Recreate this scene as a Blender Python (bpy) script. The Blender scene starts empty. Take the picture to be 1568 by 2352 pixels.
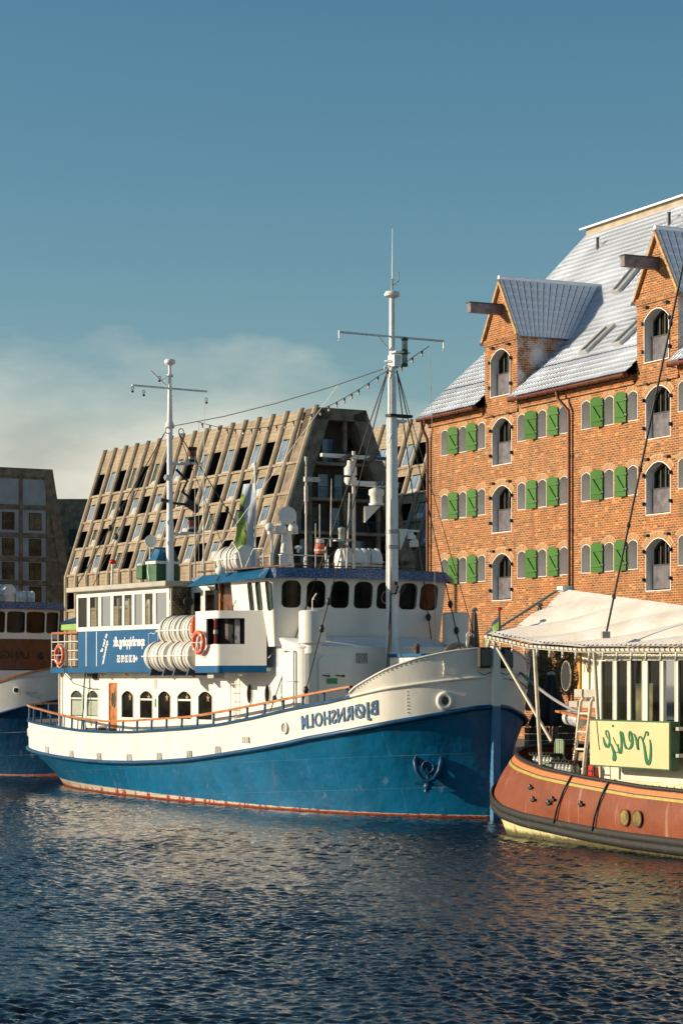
import bpy, bmesh, math, random
import numpy as np
from mathutils import Vector, Matrix
random.seed(7)
R = math.radians
scene = bpy.context.scene

# ---------------------------------------------------------------- camera
cam_d = bpy.data.cameras.new("camera")
cam = bpy.data.objects.new("camera", cam_d)
scene.collection.objects.link(cam)
cam.location = (0, 0, 4.0)
cam.rotation_euler = (R(90), 0, 0)
cam_d.sensor_fit = 'VERTICAL'
cam_d.sensor_height = 36
cam_d.lens = 5300 / 2352 * 36
cam_d.shift_y = 384 / 2352
cam_d.clip_start = 0.5
cam_d.clip_end = 4000
scene.camera = cam

# ---------------------------------------------------------------- light
SUN_EL, SUN_AZ = 15.0, 270.0          # azimuth clockwise from +Y : the sun stands to the left
scene.view_settings.view_transform = 'Standard'
scene.view_settings.look = 'None'
scene.view_settings.gamma = 1
scene.view_settings.exposure = 0.3
world = bpy.data.worlds.new("World"); scene.world = world
world.use_nodes = True
nt = world.node_tree; N = nt.nodes; L = nt.links
bg = N['Background']
sky = N.new('ShaderNodeTexSky'); sky.sky_type = 'NISHITA'; sky.sun_disc = False
sky.sun_elevation = R(SUN_EL); sky.sun_rotation = R(SUN_AZ)
sky.air_density = 1.0; sky.dust_density = 0.6; sky.ozone_density = 1.6
# muted teal sky, low bank of pale cloud towards the left
hs = N.new('ShaderNodeHueSaturation'); hs.inputs['Hue'].default_value = 0.487; hs.inputs['Saturation'].default_value = 1.30; hs.inputs['Value'].default_value = 0.92
L.new(sky.outputs[0], hs.inputs['Color'])
tc = N.new('ShaderNodeTexCoord'); sep = N.new('ShaderNodeSeparateXYZ'); L.new(tc.outputs['Generated'], sep.inputs[0])
mp = N.new('ShaderNodeMapping'); mp.inputs['Scale'].default_value = (5, 5, 13); mp.inputs['Location'].default_value = (1.3, 0.2, 0.4)
L.new(tc.outputs['Generated'], mp.inputs[0])
no = N.new('ShaderNodeTexNoise'); no.inputs['Scale'].default_value = 1.3; no.inputs['Detail'].default_value = 7; no.inputs['Roughness'].default_value = 0.55
L.new(mp.outputs[0], no.inputs['Vector'])
def wmath(op, a, b=None, clamp=False):
    m = N.new('ShaderNodeMath'); m.operation = op; m.use_clamp = clamp
    for i, v in enumerate((a, b)):
        if v is None: continue
        if isinstance(v, (int, float)): m.inputs[i].default_value = v
        else: L.new(v, m.inputs[i])
    return m.outputs[0]
# cloud top rises to the left (x negative)
topz = wmath('ADD', wmath('MULTIPLY', sep.outputs['X'], -0.21), 0.109)
topz = wmath('MINIMUM', topz, 0.138)
d = wmath('SUBTRACT', topz, sep.outputs['Z'])
d = wmath('ADD', d, wmath('MULTIPLY', wmath('SUBTRACT', no.outputs['Fac'], 0.5), 0.13))
cf = wmath('MULTIPLY', wmath('ADD', wmath('MULTIPLY', d, 15.0), 0.26), 1.0, True)
cf = wmath('MULTIPLY', cf, 0.92)
mix = N.new('ShaderNodeMixRGB'); L.new(cf, mix.inputs[0]); L.new(hs.outputs[0], mix.inputs[1])
no2 = N.new('ShaderNodeTexNoise'); no2.inputs['Scale'].default_value = 2.1; no2.inputs['Detail'].default_value = 5; L.new(mp.outputs[0], no2.inputs['Vector'])
cm = N.new('ShaderNodeMixRGB'); cm.inputs[1].default_value = (4.8, 4.8, 4.2, 1); cm.inputs[2].default_value = (10.0, 9.3, 7.6, 1)
L.new(wmath('ADD', wmath('MULTIPLY', wmath('SUBTRACT', no2.outputs['Fac'], .5), 2.2), wmath('MULTIPLY', wmath('SUBTRACT', sep.outputs['Z'], .055), 9.0), True), cm.inputs[0])
L.new(cm.outputs[0], mix.inputs[2])
L.new(mix.outputs[0], bg.inputs['Color'])
bg.inputs['Strength'].default_value = 0.092

sd = bpy.data.lights.new("sun", 'SUN'); sd.energy = 5.0; sd.angle = R(0.5); sd.color = (1.0, 0.84, 0.62)
sun = bpy.data.objects.new("sun", sd); scene.collection.objects.link(sun)
az = R(SUN_AZ); el = R(SUN_EL)
sdir = Vector((math.sin(az) * math.cos(el), math.cos(az) * math.cos(el), math.sin(el)))
sun.rotation_euler = sdir.to_track_quat('Z', 'Y').to_euler()
sun.location = (-60, 40, 40)

# ---------------------------------------------------------------- helpers
FX, CXP, HYP, CH = 5300.0, 784.0, 1560.0, 4.0
def at(px, py, y):
    """world point of a picture position (1568 x 2352 grid) at distance y"""
    return Vector(((px - CXP) * y / FX, y, CH + (HYP - py) * y / FX))

class MB:
    def __init__(s): s.v = []; s.f = []; s.m = []; s.uv = {}
    def add(s, vs, fs, m=0):
        o = len(s.v); s.v += [tuple(p) for p in vs]
        for f in fs: s.f.append([o + i for i in f]); s.m.append(m)
        return s
    def quad(s, a, b, c, d, m=0): return s.add([a, b, c, d], [(0, 1, 2, 3)], m)
    def box(s, x0, x1, y0, y1, z0, z1, m=0):
        return s.add([(x0,y0,z0),(x1,y0,z0),(x1,y1,z0),(x0,y1,z0),(x0,y0,z1),(x1,y0,z1),(x1,y1,z1),(x0,y1,z1)],
                     [(0,3,2,1),(4,5,6,7),(0,1,5,4),(1,2,6,5),(2,3,7,6),(3,0,4,7)], m)
    def bar(s, p, q, w, h, m=0, up=(0,0,1)):
        p = Vector(p); q = Vector(q); d = (q - p).normalized(); u = Vector(up)
        if abs(d.dot(u)) > .98: u = Vector((1,0,0))
        r = d.cross(u).normalized() * w / 2; n = r.cross(d).normalized() * h / 2
        vs = [p-r-n, p+r-n, p+r+n, p-r+n, q-r-n, q+r-n, q+r+n, q-r+n]
        return s.add(vs, [(0,1,2,3),(7,6,5,4),(0,4,5,1),(1,5,6,2),(2,6,7,3),(3,7,4,0)], m)
    def tube(s, pts, r, n=8, m=0, cap=True, closed=False):
        pts = [Vector(p) for p in pts]; k = len(pts)
        rs = r if isinstance(r, (list, tuple)) else [r] * k
        o = len(s.v); prev = None
        for i, p in enumerate(pts):
            if closed: d = pts[(i+1) % k] - pts[i-1]
            else: d = pts[min(i+1, k-1)] - pts[max(i-1, 0)]
            d = d.normalized() if d.length > 1e-9 else Vector((0,0,1))
            if prev is None:
                a = Vector((0,0,1)) if abs(d.z) < .9 else Vector((1,0,0))
            else: a = prev
            b = d.cross(a); b = b.normalized() if b.length > 1e-9 else Vector((1,0,0))
            a = b.cross(d).normalized(); prev = a
            for j in range(n):
                t = 2*math.pi*j/n
                s.v.append(tuple(p + (a*math.cos(t) + b*math.sin(t))*rs[i]))
        for i in range(k if closed else k-1):
            i2 = (i+1) % k
            for j in range(n):
                s.f.append([o+i*n+j, o+i*n+(j+1)%n, o+i2*n+(j+1)%n, o+i2*n+j]); s.m.append(m)
        if cap and not closed:
            s.f.append([o+j for j in range(n)][::-1]); s.m.append(m)
            s.f.append([o+(k-1)*n+j for j in range(n)]); s.m.append(m)
        return s
    def lathe(s, prof, c=(0,0,0), axis=(0,0,1), n=16, m=0):
        """prof: (r, h) along axis"""
        ax = Vector(axis).normalized(); c = Vector(c)
        a = ax.orthogonal().normalized(); b = ax.cross(a)
        o = len(s.v)
        for r_, h in prof:
            for j in range(n):
                t = 2*math.pi*j/n
                s.v.append(tuple(c + ax*h + (a*math.cos(t)+b*math.sin(t))*r_))
        for i in range(len(prof)-1):
            for j in range(n):
                s.f.append([o+i*n+j, o+i*n+(j+1)%n, o+(i+1)*n+(j+1)%n, o+(i+1)*n+j]); s.m.append(m)
        if prof[0][0] > 1e-4: s.f.append([o+j for j in range(n)][::-1]); s.m.append(m)
        if prof[-1][0] > 1e-4: s.f.append([o+(len(prof)-1)*n+j for j in range(n)]); s.m.append(m)
        return s
    def ball(s, c, r, n=10, m=0, sc=(1,1,1)):
        k = max(4, n//2); o = len(s.v)
        for i in range(k+1):
            ph = math.pi*i/k
            for j in range(n):
                t = 2*math.pi*j/n
                s.v.append((c[0]+r*sc[0]*math.sin(ph)*math.cos(t), c[1]+r*sc[1]*math.sin(ph)*math.sin(t), c[2]+r*sc[2]*math.cos(ph)))
        for i in range(k):
            for j in range(n):
                s.f.append([o+i*n+j, o+(i+1)*n+j, o+(i+1)*n+(j+1)%n, o+i*n+(j+1)%n]); s.m.append(m)
        return s
    def torus(s, c, R_, r, axis=(0,0,1), n=24, k=8, m=0):
        ax = Vector(axis).normalized(); a = ax.orthogonal().normalized(); b = ax.cross(a); c = Vector(c)
        return s.tube([c + (a*math.cos(2*math.pi*i/n) + b*math.sin(2*math.pi*i/n))*R_ for i in range(n)], r, k, m, closed=True)
    def prism(s, poly, f0, f1, m=0):
        """poly list of 2d, f0/f1 map 2d -> 3d for both ends"""
        n = len(poly); vs = [f0(*p) for p in poly] + [f1(*p) for p in poly]
        fs = [tuple(range(n))[::-1], tuple(range(n, 2*n))] + [(i, (i+1)%n, n+(i+1)%n, n+i) for i in range(n)]
        return s.add(vs, fs, m)
    def grid(s, P, m=0, closeu=False):
        """P[i][j] 3d"""
        o = len(s.v); a = len(P); b = len(P[0])
        for row in P: s.v += [tuple(p) for p in row]
        for i in range(a-1):
            for j in range(b-1 if not closeu else b):
                j2 = (j+1) % b
                s.f.append([o+i*b+j, o+i*b+j2, o+(i+1)*b+j2, o+(i+1)*b+j]); s.m.append(m)
        return s
    def build(s, name, mats, parent=None, label=None, smooth=None, bevel=0, solid=0, solid_off=-1):
        me = bpy.data.meshes.new(name)
        me.from_pydata(s.v, [], s.f)
        if not isinstance(mats, (list, tuple)): mats = [mats]
        for x in mats: me.materials.append(x)
        if len(mats) > 1: me.polygons.foreach_set('material_index', s.m)
        me.validate(clean_customdata=False); me.update()
        bm = bmesh.new(); bm.from_mesh(me)
        bmesh.ops.remove_doubles(bm, verts=bm.verts, dist=1e-4)
        bmesh.ops.recalc_face_normals(bm, faces=bm.faces)
        if smooth:
            for f in bm.faces: f.smooth = True
            for e in bm.edges:
                if len(e.link_faces) == 2 and e.calc_face_angle(0) > R(smooth): e.smooth = False
        bm.to_mesh(me); bm.free()
        o = bpy.data.objects.new(name, me); scene.collection.objects.link(o)
        if parent: o.parent = parent
        if label: o['label'] = label
        if bevel:
            b = o.modifiers.new('bevel', 'BEVEL'); b.width = bevel; b.segments = 2; b.limit_method = 'ANGLE'; b.angle_limit = R(40)
        if solid:
            b = o.modifiers.new('solid', 'SOLIDIFY'); b.thickness = solid; b.offset = solid_off
        return o

def thing(name, label, cat, loc=(0,0,0), rz=0, group=None):
    o = bpy.data.objects.new(name, None); scene.collection.objects.link(o)
    o.empty_display_size = .3
    o.location = loc; o.rotation_euler = (0, 0, rz)
    o['label'] = label; o['category'] = cat
    if group: o['group'] = group
    return o
def tag(o, label=None, cat=None, group=None, kind=None):
    for k, v in (('label', label), ('category', cat), ('group', group), ('kind', kind)):
        if v: o[k] = v
    return o
def dup(root, loc, rz, label, group=None):
    r = root.copy(); scene.collection.objects.link(r); r.location = loc
    r.rotation_euler = (0, 0, rz) if not isinstance(rz, tuple) else rz
    r['label'] = label
    if group: r['group'] = group
    for ch in list(root.children):
        c = ch.copy(); scene.collection.objects.link(c); c.parent = r
        for g in list(ch.children):
            d_ = g.copy(); scene.collection.objects.link(d_); d_.parent = c
    return r

# openings: (xa, xb, za, zb, topdrop(f), botrise(f))
flat = lambda f: 0.0
def arch(rise): return lambda f: rise * (2*f-1)**2
def rnd(w, r, rise=0.0):
    def g(f):
        x = min(f, 1-f) * w
        d_ = 0.0 if x >= r else r - math.sqrt(max(0, r*r - (r-x)**2))
        return d_ + rise * (2*f-1)**2
    return g
def circ(rad): return lambda f: rad * (1 - math.sqrt(max(0, 1-(2*f-1)**2)))
def wall(mb, mp, x0, x1, z0, z1, ops=(), depth=.1, mw=0, mr=1, xs=(), zs=(), nseg=8):
    X = sorted(set([round(v, 4) for v in [x0, x1] + list(xs) + [o[0] for o in ops] + [o[1] for o in ops] if x0-1e-6 <= v <= x1+1e-6]))
    Z = sorted(set([round(v, 4) for v in [z0, z1] + list(zs) + [o[2] for o in ops] + [o[3] for o in ops] if z0-1e-6 <= v <= z1+1e-6]))
    for i in range(len(X)-1):
        for j in range(len(Z)-1):
            cx = (X[i]+X[i+1])/2; cz = (Z[j]+Z[j+1])/2
            if any(o[0] < cx < o[1] and o[2] < cz < o[3] for o in ops): continue
            mb.quad(mp(X[i],Z[j],0), mp(X[i+1],Z[j],0), mp(X[i+1],Z[j+1],0), mp(X[i],Z[j+1],0), mw)
    for o in ops:
        xa, xb, za, zb, tp, bt = o[:6]
        if len(o) > 6: depth, mr = o[6], o[7]
        ff = fseg(nseg) if (tp is not flat or bt is not flat) else [0, 1]
        for a, b in zip(ff[:-1], ff[1:]):
            x_a = xa+(xb-xa)*a; x_b = xa+(xb-xa)*b
            ta, tb = zb-tp(a), zb-tp(b); ba, bb = za+bt(a), za+bt(b)
            if tp is not flat: mb.quad(mp(x_a,ta,0), mp(x_b,tb,0), mp(x_b,zb,0), mp(x_a,zb,0), mw)
            if bt is not flat: mb.quad(mp(x_a,za,0), mp(x_b,za,0), mp(x_b,bb,0), mp(x_a,ba,0), mw)
            if depth:
                mb.quad(mp(x_a,ta,0), mp(x_b,tb,0), mp(x_b,tb,depth), mp(x_a,ta,depth), mr)
                mb.quad(mp(x_a,ba,0), mp(x_b,bb,0), mp(x_b,bb,depth), mp(x_a,ba,depth), mr)
        if depth:
            for xx, f in ((xa, 0), (xb, 1)):
                if zb-tp(f) - za-bt(f) > 1e-3:
                    mb.quad(mp(xx,za+bt(f),0), mp(xx,zb-tp(f),0), mp(xx,zb-tp(f),depth), mp(xx,za+bt(f),depth), mr)
def fseg(n): return [0.5-0.5*math.cos(math.pi*i/n) for i in range(n+1)]
def contour(o, n=8, inset=0.0):
    xa, xb, za, zb, tp, bt = o[:6]
    ff = fseg(n) if (tp is not flat or bt is not flat) else [0, 1]
    pts = [(xa+(xb-xa)*f, za+bt(f)) for f in ff] + [(xa+(xb-xa)*f, zb-tp(f)) for f in ff[::-1]]
    if inset:
        cx, cz = (xa+xb)/2, (za+zb)/2; kx = 1-inset/((xb-xa)/2); kz = 1-inset/((zb-za)/2)
        pts = [(cx+(x-cx)*kx, cz+(z-cz)*kz) for x, z in pts]
    return pts
def plate(mb, mp, o, d_, n=10):
    glass(mb, mp, o, d_, 0, n); ring(mb, mp, o, .004, d_, .0, 0, n)
def glass(mb, mp, o, d_, m=0, n=8):
    xa, xb, za, zb, tp, bt = o[:6]
    ff = fseg(n) if (tp is not flat or bt is not flat) else [0, 1]
    for a, b in zip(ff[:-1], ff[1:]):
        x_a = xa+(xb-xa)*a; x_b = xa+(xb-xa)*b
        mb.quad(mp(x_a,za+bt(a),d_), mp(x_b,za+bt(b),d_), mp(x_b,zb-tp(b),d_), mp(x_a,zb-tp(a),d_), m)
def ring(mb, mp, o, w, d0, d1, m=0, n=8, out=False):
    """frame: outer contour = opening (or opening + w when out), between depths d0 (front) and d1"""
    A = contour(o, n, -w if out else 0); B = contour(o, n, 0 if out else w); k = len(A)
    for i in range(k):
        j = (i+1) % k
        a, b, c, d_ = A[i], A[j], B[j], B[i]
        mb.quad(mp(*a,d0), mp(*b,d0), mp(*c,d0), mp(*d_,d0), m)
        mb.quad(mp(*d_,d0), mp(*c,d0), mp(*c,d1), mp(*d_,d1), m)
        mb.quad(mp(*a,d0), mp(*b,d0), mp(*b,d1), mp(*a,d1), m)

def text_mb(s, mapf, size=1.0, shear=0.0, ext=0.01, bold=0.0, align='LEFT', space=1.0):
    """writing as thin raised mesh; mapf(x, y, h) -> 3d"""
    cu = bpy.data.curves.new('t', 'FONT'); cu.body = s; cu.size = size; cu.shear = shear; cu.extrude = ext/2; cu.offset = bold
    cu.align_x = align; cu.space_character = space; cu.resolution_u = 3
    o = bpy.data.objects.new('t', cu); scene.collection.objects.link(o)
    dg = bpy.context.evaluated_depsgraph_get()
    me = bpy.data.meshes.new_from_object(o.evaluated_get(dg))
    mb = MB()
    mb.add([mapf(v.co.x, v.co.y, v.co.z + ext/2) for v in me.vertices], [tuple(p.vertices) for p in me.polygons])
    bpy.data.objects.remove(o); bpy.data.curves.remove(cu); bpy.data.meshes.remove(me)
    return mb

# ---------------------------------------------------------------- materials
def srgb(r, g, b):
    f = lambda c: (c/255/12.92) if c/255 <= .04045 else ((c/255+.055)/1.055)**2.4
    return (f(r), f(g), f(b), 1)
class NT:
    def __init__(s, name):
        s.mat = bpy.data.materials.new(name); s.mat.use_nodes = True
        s.t = s.mat.node_tree; s.b = s.t.nodes['Principled BSDF']; s.out = s.t.nodes['Material Output']
    def n(s, typ, **kw):
        x = s.t.nodes.new('ShaderNode'+typ)
        for k, v in kw.items(): setattr(x, k, v)
        return x
    def link(s, a, b): s.t.links.new(a, b)
    def val(s, sock, v):
        if hasattr(v, 'links') or isinstance(v, bpy.types.NodeSocket): s.link(v, sock)
        else: sock.default_value = v
    def math(s, op, a, b=0.0, clamp=False, c=None):
        m = s.n('Math', operation=op, use_clamp=clamp); s.val(m.inputs[0], a); s.val(m.inputs[1], b)
        if c is not None: s.val(m.inputs[2], c)
        return m.outputs[0]
    def mix(s, f, a, b, bt='MIX'):
        m = s.n('MixRGB', blend_type=bt); s.val(m.inputs[0], f); s.val(m.inputs[1], a); s.val(m.inputs[2], b); return m.outputs[0]
    def coord(s, scale=(1,1,1), loc=(0,0,0), kind='Object', rot=(0,0,0)):
        t = s.n('TexCoord'); m = s.n('Mapping'); s.link(t.outputs[kind], m.inputs[0])
        m.inputs['Scale'].default_value = scale; m.inputs['Location'].default_value = loc; m.inputs['Rotation'].default_value = rot
        return m.outputs[0]
    def noise(s, vec, scale=1, detail=4, rough=.55):
        x = s.n('TexNoise'); s.link(vec, x.inputs['Vector']); x.inputs['Scale'].default_value = scale
        x.inputs['Detail'].default_value = detail; x.inputs['Roughness'].default_value = rough; return x.outputs['Fac']
    def ramp(s, f, lo, hi):
        m = s.n('MapRange'); s.val(m.inputs[0], f); m.inputs[1].default_value = lo; m.inputs[2].default_value = hi; return m.outputs[0]
    def bump(s, h, dist=.01, strength=1.0, prev=None):
        b = s.n('Bump'); s.val(b.inputs['Height'], h); b.inputs['Distance'].default_value = dist; b.inputs['Strength'].default_value = strength
        if prev is not None: s.link(prev, b.inputs['Normal'])
        return b.outputs[0]
    def set(s, **kw):
        for k, v in kw.items(): s.val(s.b.inputs[k.replace('_', ' ')], v)

def paint(name, col, rough=.4, var=.12, vs=2.0, bump=.003, bs=6.0, streak=None, sa=.5, coat=0.0, metal=0.0, spec=.5, snow=0.0, scol=(.8,.83,.88,1)):
    q = NT(name)
    v = q.coord()
    n1 = q.noise(v, vs, 5)
    dark = tuple(c*(1-var*2.2) for c in col[:3]) + (1,)
    lite = tuple(min(1, c*(1+var)) for c in col[:3]) + (1,)
    c = q.mix(q.ramp(n1, .3, .7), dark, lite)
    if streak:
        n2 = q.noise(q.coord((3.0, 3.0, .35)), 1.6, 4, .6)
        c = q.mix(q.math('MULTIPLY', q.ramp(n2, .60, .78), sa), c, streak)
    if snow:
        n3 = q.noise(v, 26, 3, .7)
        c = q.mix(q.ramp(n3, .62-snow*.3, .72-snow*.3), c, scol)
    q.set(Base_Color=c, Roughness=rough, Metallic=metal)
    q.b.inputs['Specular IOR Level'].default_value = spec
    if coat: q.b.inputs['Coat Weight'].default_value = coat; q.b.inputs['Coat Roughness'].default_value = .12
    rr = q.math('ADD', rough*.8, q.math('MULTIPLY', n1, rough*.4)); q.set(Roughness=rr)
    if bump: q.set(Normal=q.bump(q.noise(v, bs, 4), bump))
    return q.mat
M = {}
WH = srgb(240, 236, 222)
M['white'] = paint('white_paint', (.80,.775,.70,1), .45, .03, 1.2, .004, 3, streak=(.45,.30,.16,1), sa=.10)
M['white_hull'] = paint('white_hull_paint', (.80,.765,.675,1), .45, .04, 1.0, .010, 2.2, streak=(.42,.27,.13,1), sa=.22)
M['white_smooth'] = paint('white_gelcoat', (.78,.76,.70,1), .35, .04, 2, .001, 8)
M['mastwhite'] = paint('mast_paint', (.80,.80,.79,1), .4, .05, 3, .004, 12, streak=(.4,.2,.08,1), sa=.12)
M['blue_rail'] = paint('blue_rail_paint', (.005,.065,.16,1), .4, .15, 2, .003, 6, spec=.3)
M['blue_panel'] = paint('blue_panel_paint', (.002,.092,.235,1), .45, .06, 1, .002, 3, spec=.2)
M['blue_dark'] = paint('frosted_navy', (.02,.06,.16,1), .6, .2, 3, .004, 30, snow=.42, scol=(.28,.33,.46,1))
M['blue_fascia'] = paint('blue_fascia_paint', (.012,.11,.22,1), .4, .12, 3, .003, 10, spec=.3)
M['wood'] = paint('varnished_wood', (.50,.17,.035,1), .3, .2, 5, .002, 12, coat=.4)
M['wood_dark'] = paint('dark_varnish', (.17,.05,.014,1), .3, .25, 3, .002, 8, coat=.4)
M['glassd'] = paint('dark_window_glass', (.014,.013,.009,1), .06, .42, 2.2, 0, spec=.22)
M['glassg'] = paint('green_curtain_glass', (.07,.09,.07,1), .15, .3, 2.5, 0, spec=.5)
M['black'] = paint('black_rubber', (.012,.012,.012,1), .6, .2, 6, .004, 20)
M['iron'] = paint('dark_iron', (.03,.027,.025,1), .5, .3, 8, .003, 30)
M['wire'] = paint('tarred_wire', (.035,.025,.02,1), .6, .3, 8, 0)
M['rope'] = paint('grey_rope', (.30,.30,.32,1), .9, .2, 30, .01, 60)
M['steel'] = paint('galvanised_steel', (.42,.42,.40,1), .45, .15, 6, .002, 20, metal=.3)
M['rust'] = paint('rusty_steel', (.16,.075,.035,1), .8, .3, 8, .004, 20)
M['orange'] = paint('orange_lifebuoy', (.80,.10,.025,1), .5, .1, 6, .003, 20)
M['red'] = paint('red_plastic', (.65,.03,.015,1), .3, .1, 6, 0)
M['redglass'] = paint('red_lamp_glass', (.25,.01,.01,1), .15, .2, 6, 0)
M['lampglass'] = paint('lamp_glass', (.42,.42,.34,1), .12, .3, 8, .002, 20)
M['green'] = paint('green_paint', (.012,.10,.03,1), .45, .15, 4, .002, 8)
M['greensign'] = paint('green_sign', (.01,.28,.10,1), .4, .05, 4, 0)
M['decking'] = paint('grey_deck', (.30,.30,.31,1), .7, .12, 2, .003, 12)
M['deckroof'] = paint('roof_sheet', (.42,.40,.34,1), .6, .1, 2, .003, 8)
M['snow'] = paint('snow_cover', (.82,.84,.88,1), .8, .04, 5, .03, 9)
M['navyline'] = paint('navy_line', (.008,.03,.085,1), .4, .1, 3, 0)
M['raft'] = paint('raft_canister', (.78,.75,.68,1), .35, .07, 3, .002, 6)
M['bulb'] = paint('bulb_glass', (.85,.55,.40,1), .1, .1, 3, 0)
M['lettering'] = paint('white_lettering', (.85,.85,.85,1), .5, .02, 3, 0)
M['bluelettering'] = paint('blue_lettering', (.012,.10,.22,1), .4, .05, 3, 0)
q = NT('clear_pane')     # thin pane: partly see-through, partly mirror
tr = q.n('BsdfTransparent'); tr.inputs[0].default_value = (.62,.66,.62,1)
gl = q.n('BsdfGlossy'); gl.inputs['Roughness'].default_value = .03
fr = q.n('Fresnel'); fr.inputs[0].default_value = 1.6
ms = q.n('MixShader'); q.link(fr.outputs[0], ms.inputs[0]); q.link(tr.outputs[0], ms.inputs[1]); q.link(gl.outputs[0], ms.inputs[2])
q.link(ms.outputs[0], q.out.inputs[0]); M['pane'] = q.mat
q = NT('frosted_screen')
tr = q.n('BsdfTransparent'); tr.inputs[0].default_value = (.5,.45,.36,1)
ns = q.noise(q.coord(), 14, 4, .7)
ms = q.n('MixShader'); q.link(q.ramp(ns, .35, .62), ms.inputs[0]); q.link(tr.outputs[0], ms.inputs[1]); q.link(q.b.outputs[0], ms.inputs[2])
q.set(Base_Color=(.13,.11,.075,1), Roughness=.25); q.link(ms.outputs[0], q.out.inputs[0]); M['frosted'] = q.mat

# hull blue: hand-brushed steel plates, rust weeps, salt and painted ripple light at the waterline
def hull_blue(name, col, boot=True):
    q = NT(name); v = q.coord(); sp = q.n('SeparateXYZ'); q.link(v, sp.inputs[0])
    n1 = q.noise(v, .9, 5); n2 = q.noise(q.coord((2.2,2.2,.30)), 1.5, 4, .6); n3 = q.noise(v, 14, 4, .7)
    c = q.mix(q.ramp(n1, .3, .7), tuple(x*.78 for x in col[:3])+(1,), tuple(x*1.12 for x in col[:3])+(1,))
    c = q.mix(q.math('MULTIPLY', q.ramp(n2, .64, .76), .6), c, (.13,.06,.025,1))
    scuff_glint = q.math('MULTIPLY', q.ramp(q.noise(q.coord((1,1,.5)), 3.2, 5, .7), .60, .74), q.ramp(sp.outputs['Z'], 1.9, .4), True)  # pale scuffs, strengthened as painted patches of light off the water
    c = q.mix(q.math('MULTIPLY', scuff_glint, .30), c, (.45,.52,.58,1))
    if boot:
        zz = q.math('ADD', sp.outputs['Z'], q.math('MULTIPLY', q.math('SUBTRACT', n3, .5), .10))
        # pale boot-top band aft, red antifouling at the water
        aft = q.ramp(sp.outputs['X'], 5.0, 24.0)
        top = q.math('ADD', .09, q.math('MULTIPLY', aft, .20))
        c = q.mix(q.math('LESS_THAN', zz, top), c, (.52,.46,.34,1))
        red = q.math('ADD', .07, q.math('MULTIPLY', q.ramp(n2, .55, .66), .22))
        c = q.mix(q.math('LESS_THAN', zz, q.math('MINIMUM', red, top)), c, (.30,.045,.02,1))
        c = q.mix(q.math('LESS_THAN', zz, .02), c, (.06,.04,.02,1))
    q.set(Base_Color=c, Roughness=q.math('ADD', .22, q.math('MULTIPLY', n3, .18)))
    b1 = q.bump(q.noise(v, .75, 3), .09); b2 = q.bump(q.noise(q.coord((1,1,.5)), 5.0, 4, .6), .012, 1, b1)
    # lapped plates
    br = q.n('TexBrick'); cb = q.n('CombineXYZ'); q.link(sp.outputs['X'], cb.inputs[0])
    q.link(q.math('ADD', sp.outputs['Z'], q.math('MULTIPLY', sp.outputs['X'], .055)), cb.inputs[1]); q.link(cb.outputs[0], br.inputs['Vector'])
    br.inputs['Scale'].default_value = 1; br.inputs['Brick Width'].default_value = 4.2; br.inputs['Row Height'].default_value = .95
    br.inputs['Mortar Size'].default_value = .012; br.inputs['Color1'].default_value = (1,1,1,1); br.inputs['Color2'].default_value = (1,1,1,1); br.inputs['Mortar'].default_value = (0,0,0,1)
    c = q.mix(q.math('MULTIPLY', q.math('SUBTRACT', 1.0, br.outputs['Color']), .25), c, (.10,.22,.32,1)); q.set(Base_Color=c)  # seam lines lightened: plate-edge highlight painted into the colour
    b3 = q.bump(br.outputs['Color'], .02, 1, b2)
    q.set(Normal=b3)
    q.b.inputs['Coat Weight'].default_value = .12; q.b.inputs['Coat Roughness'].default_value = .12; q.b.inputs['Specular IOR Level'].default_value = .3
    return q.mat
M['hull_blue'] = hull_blue('blue_hull_paint', (.0010,.112,.240,1))
M['hull_blue2'] = hull_blue('deep_blue_hull_paint', (.004,.045,.11,1), False)
M['boot_red'] = paint('red_antifouling', (.26,.05,.025,1), .6, .3, 3, .006, 10, streak=(.35,.2,.1,1), sa=.6)
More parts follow.
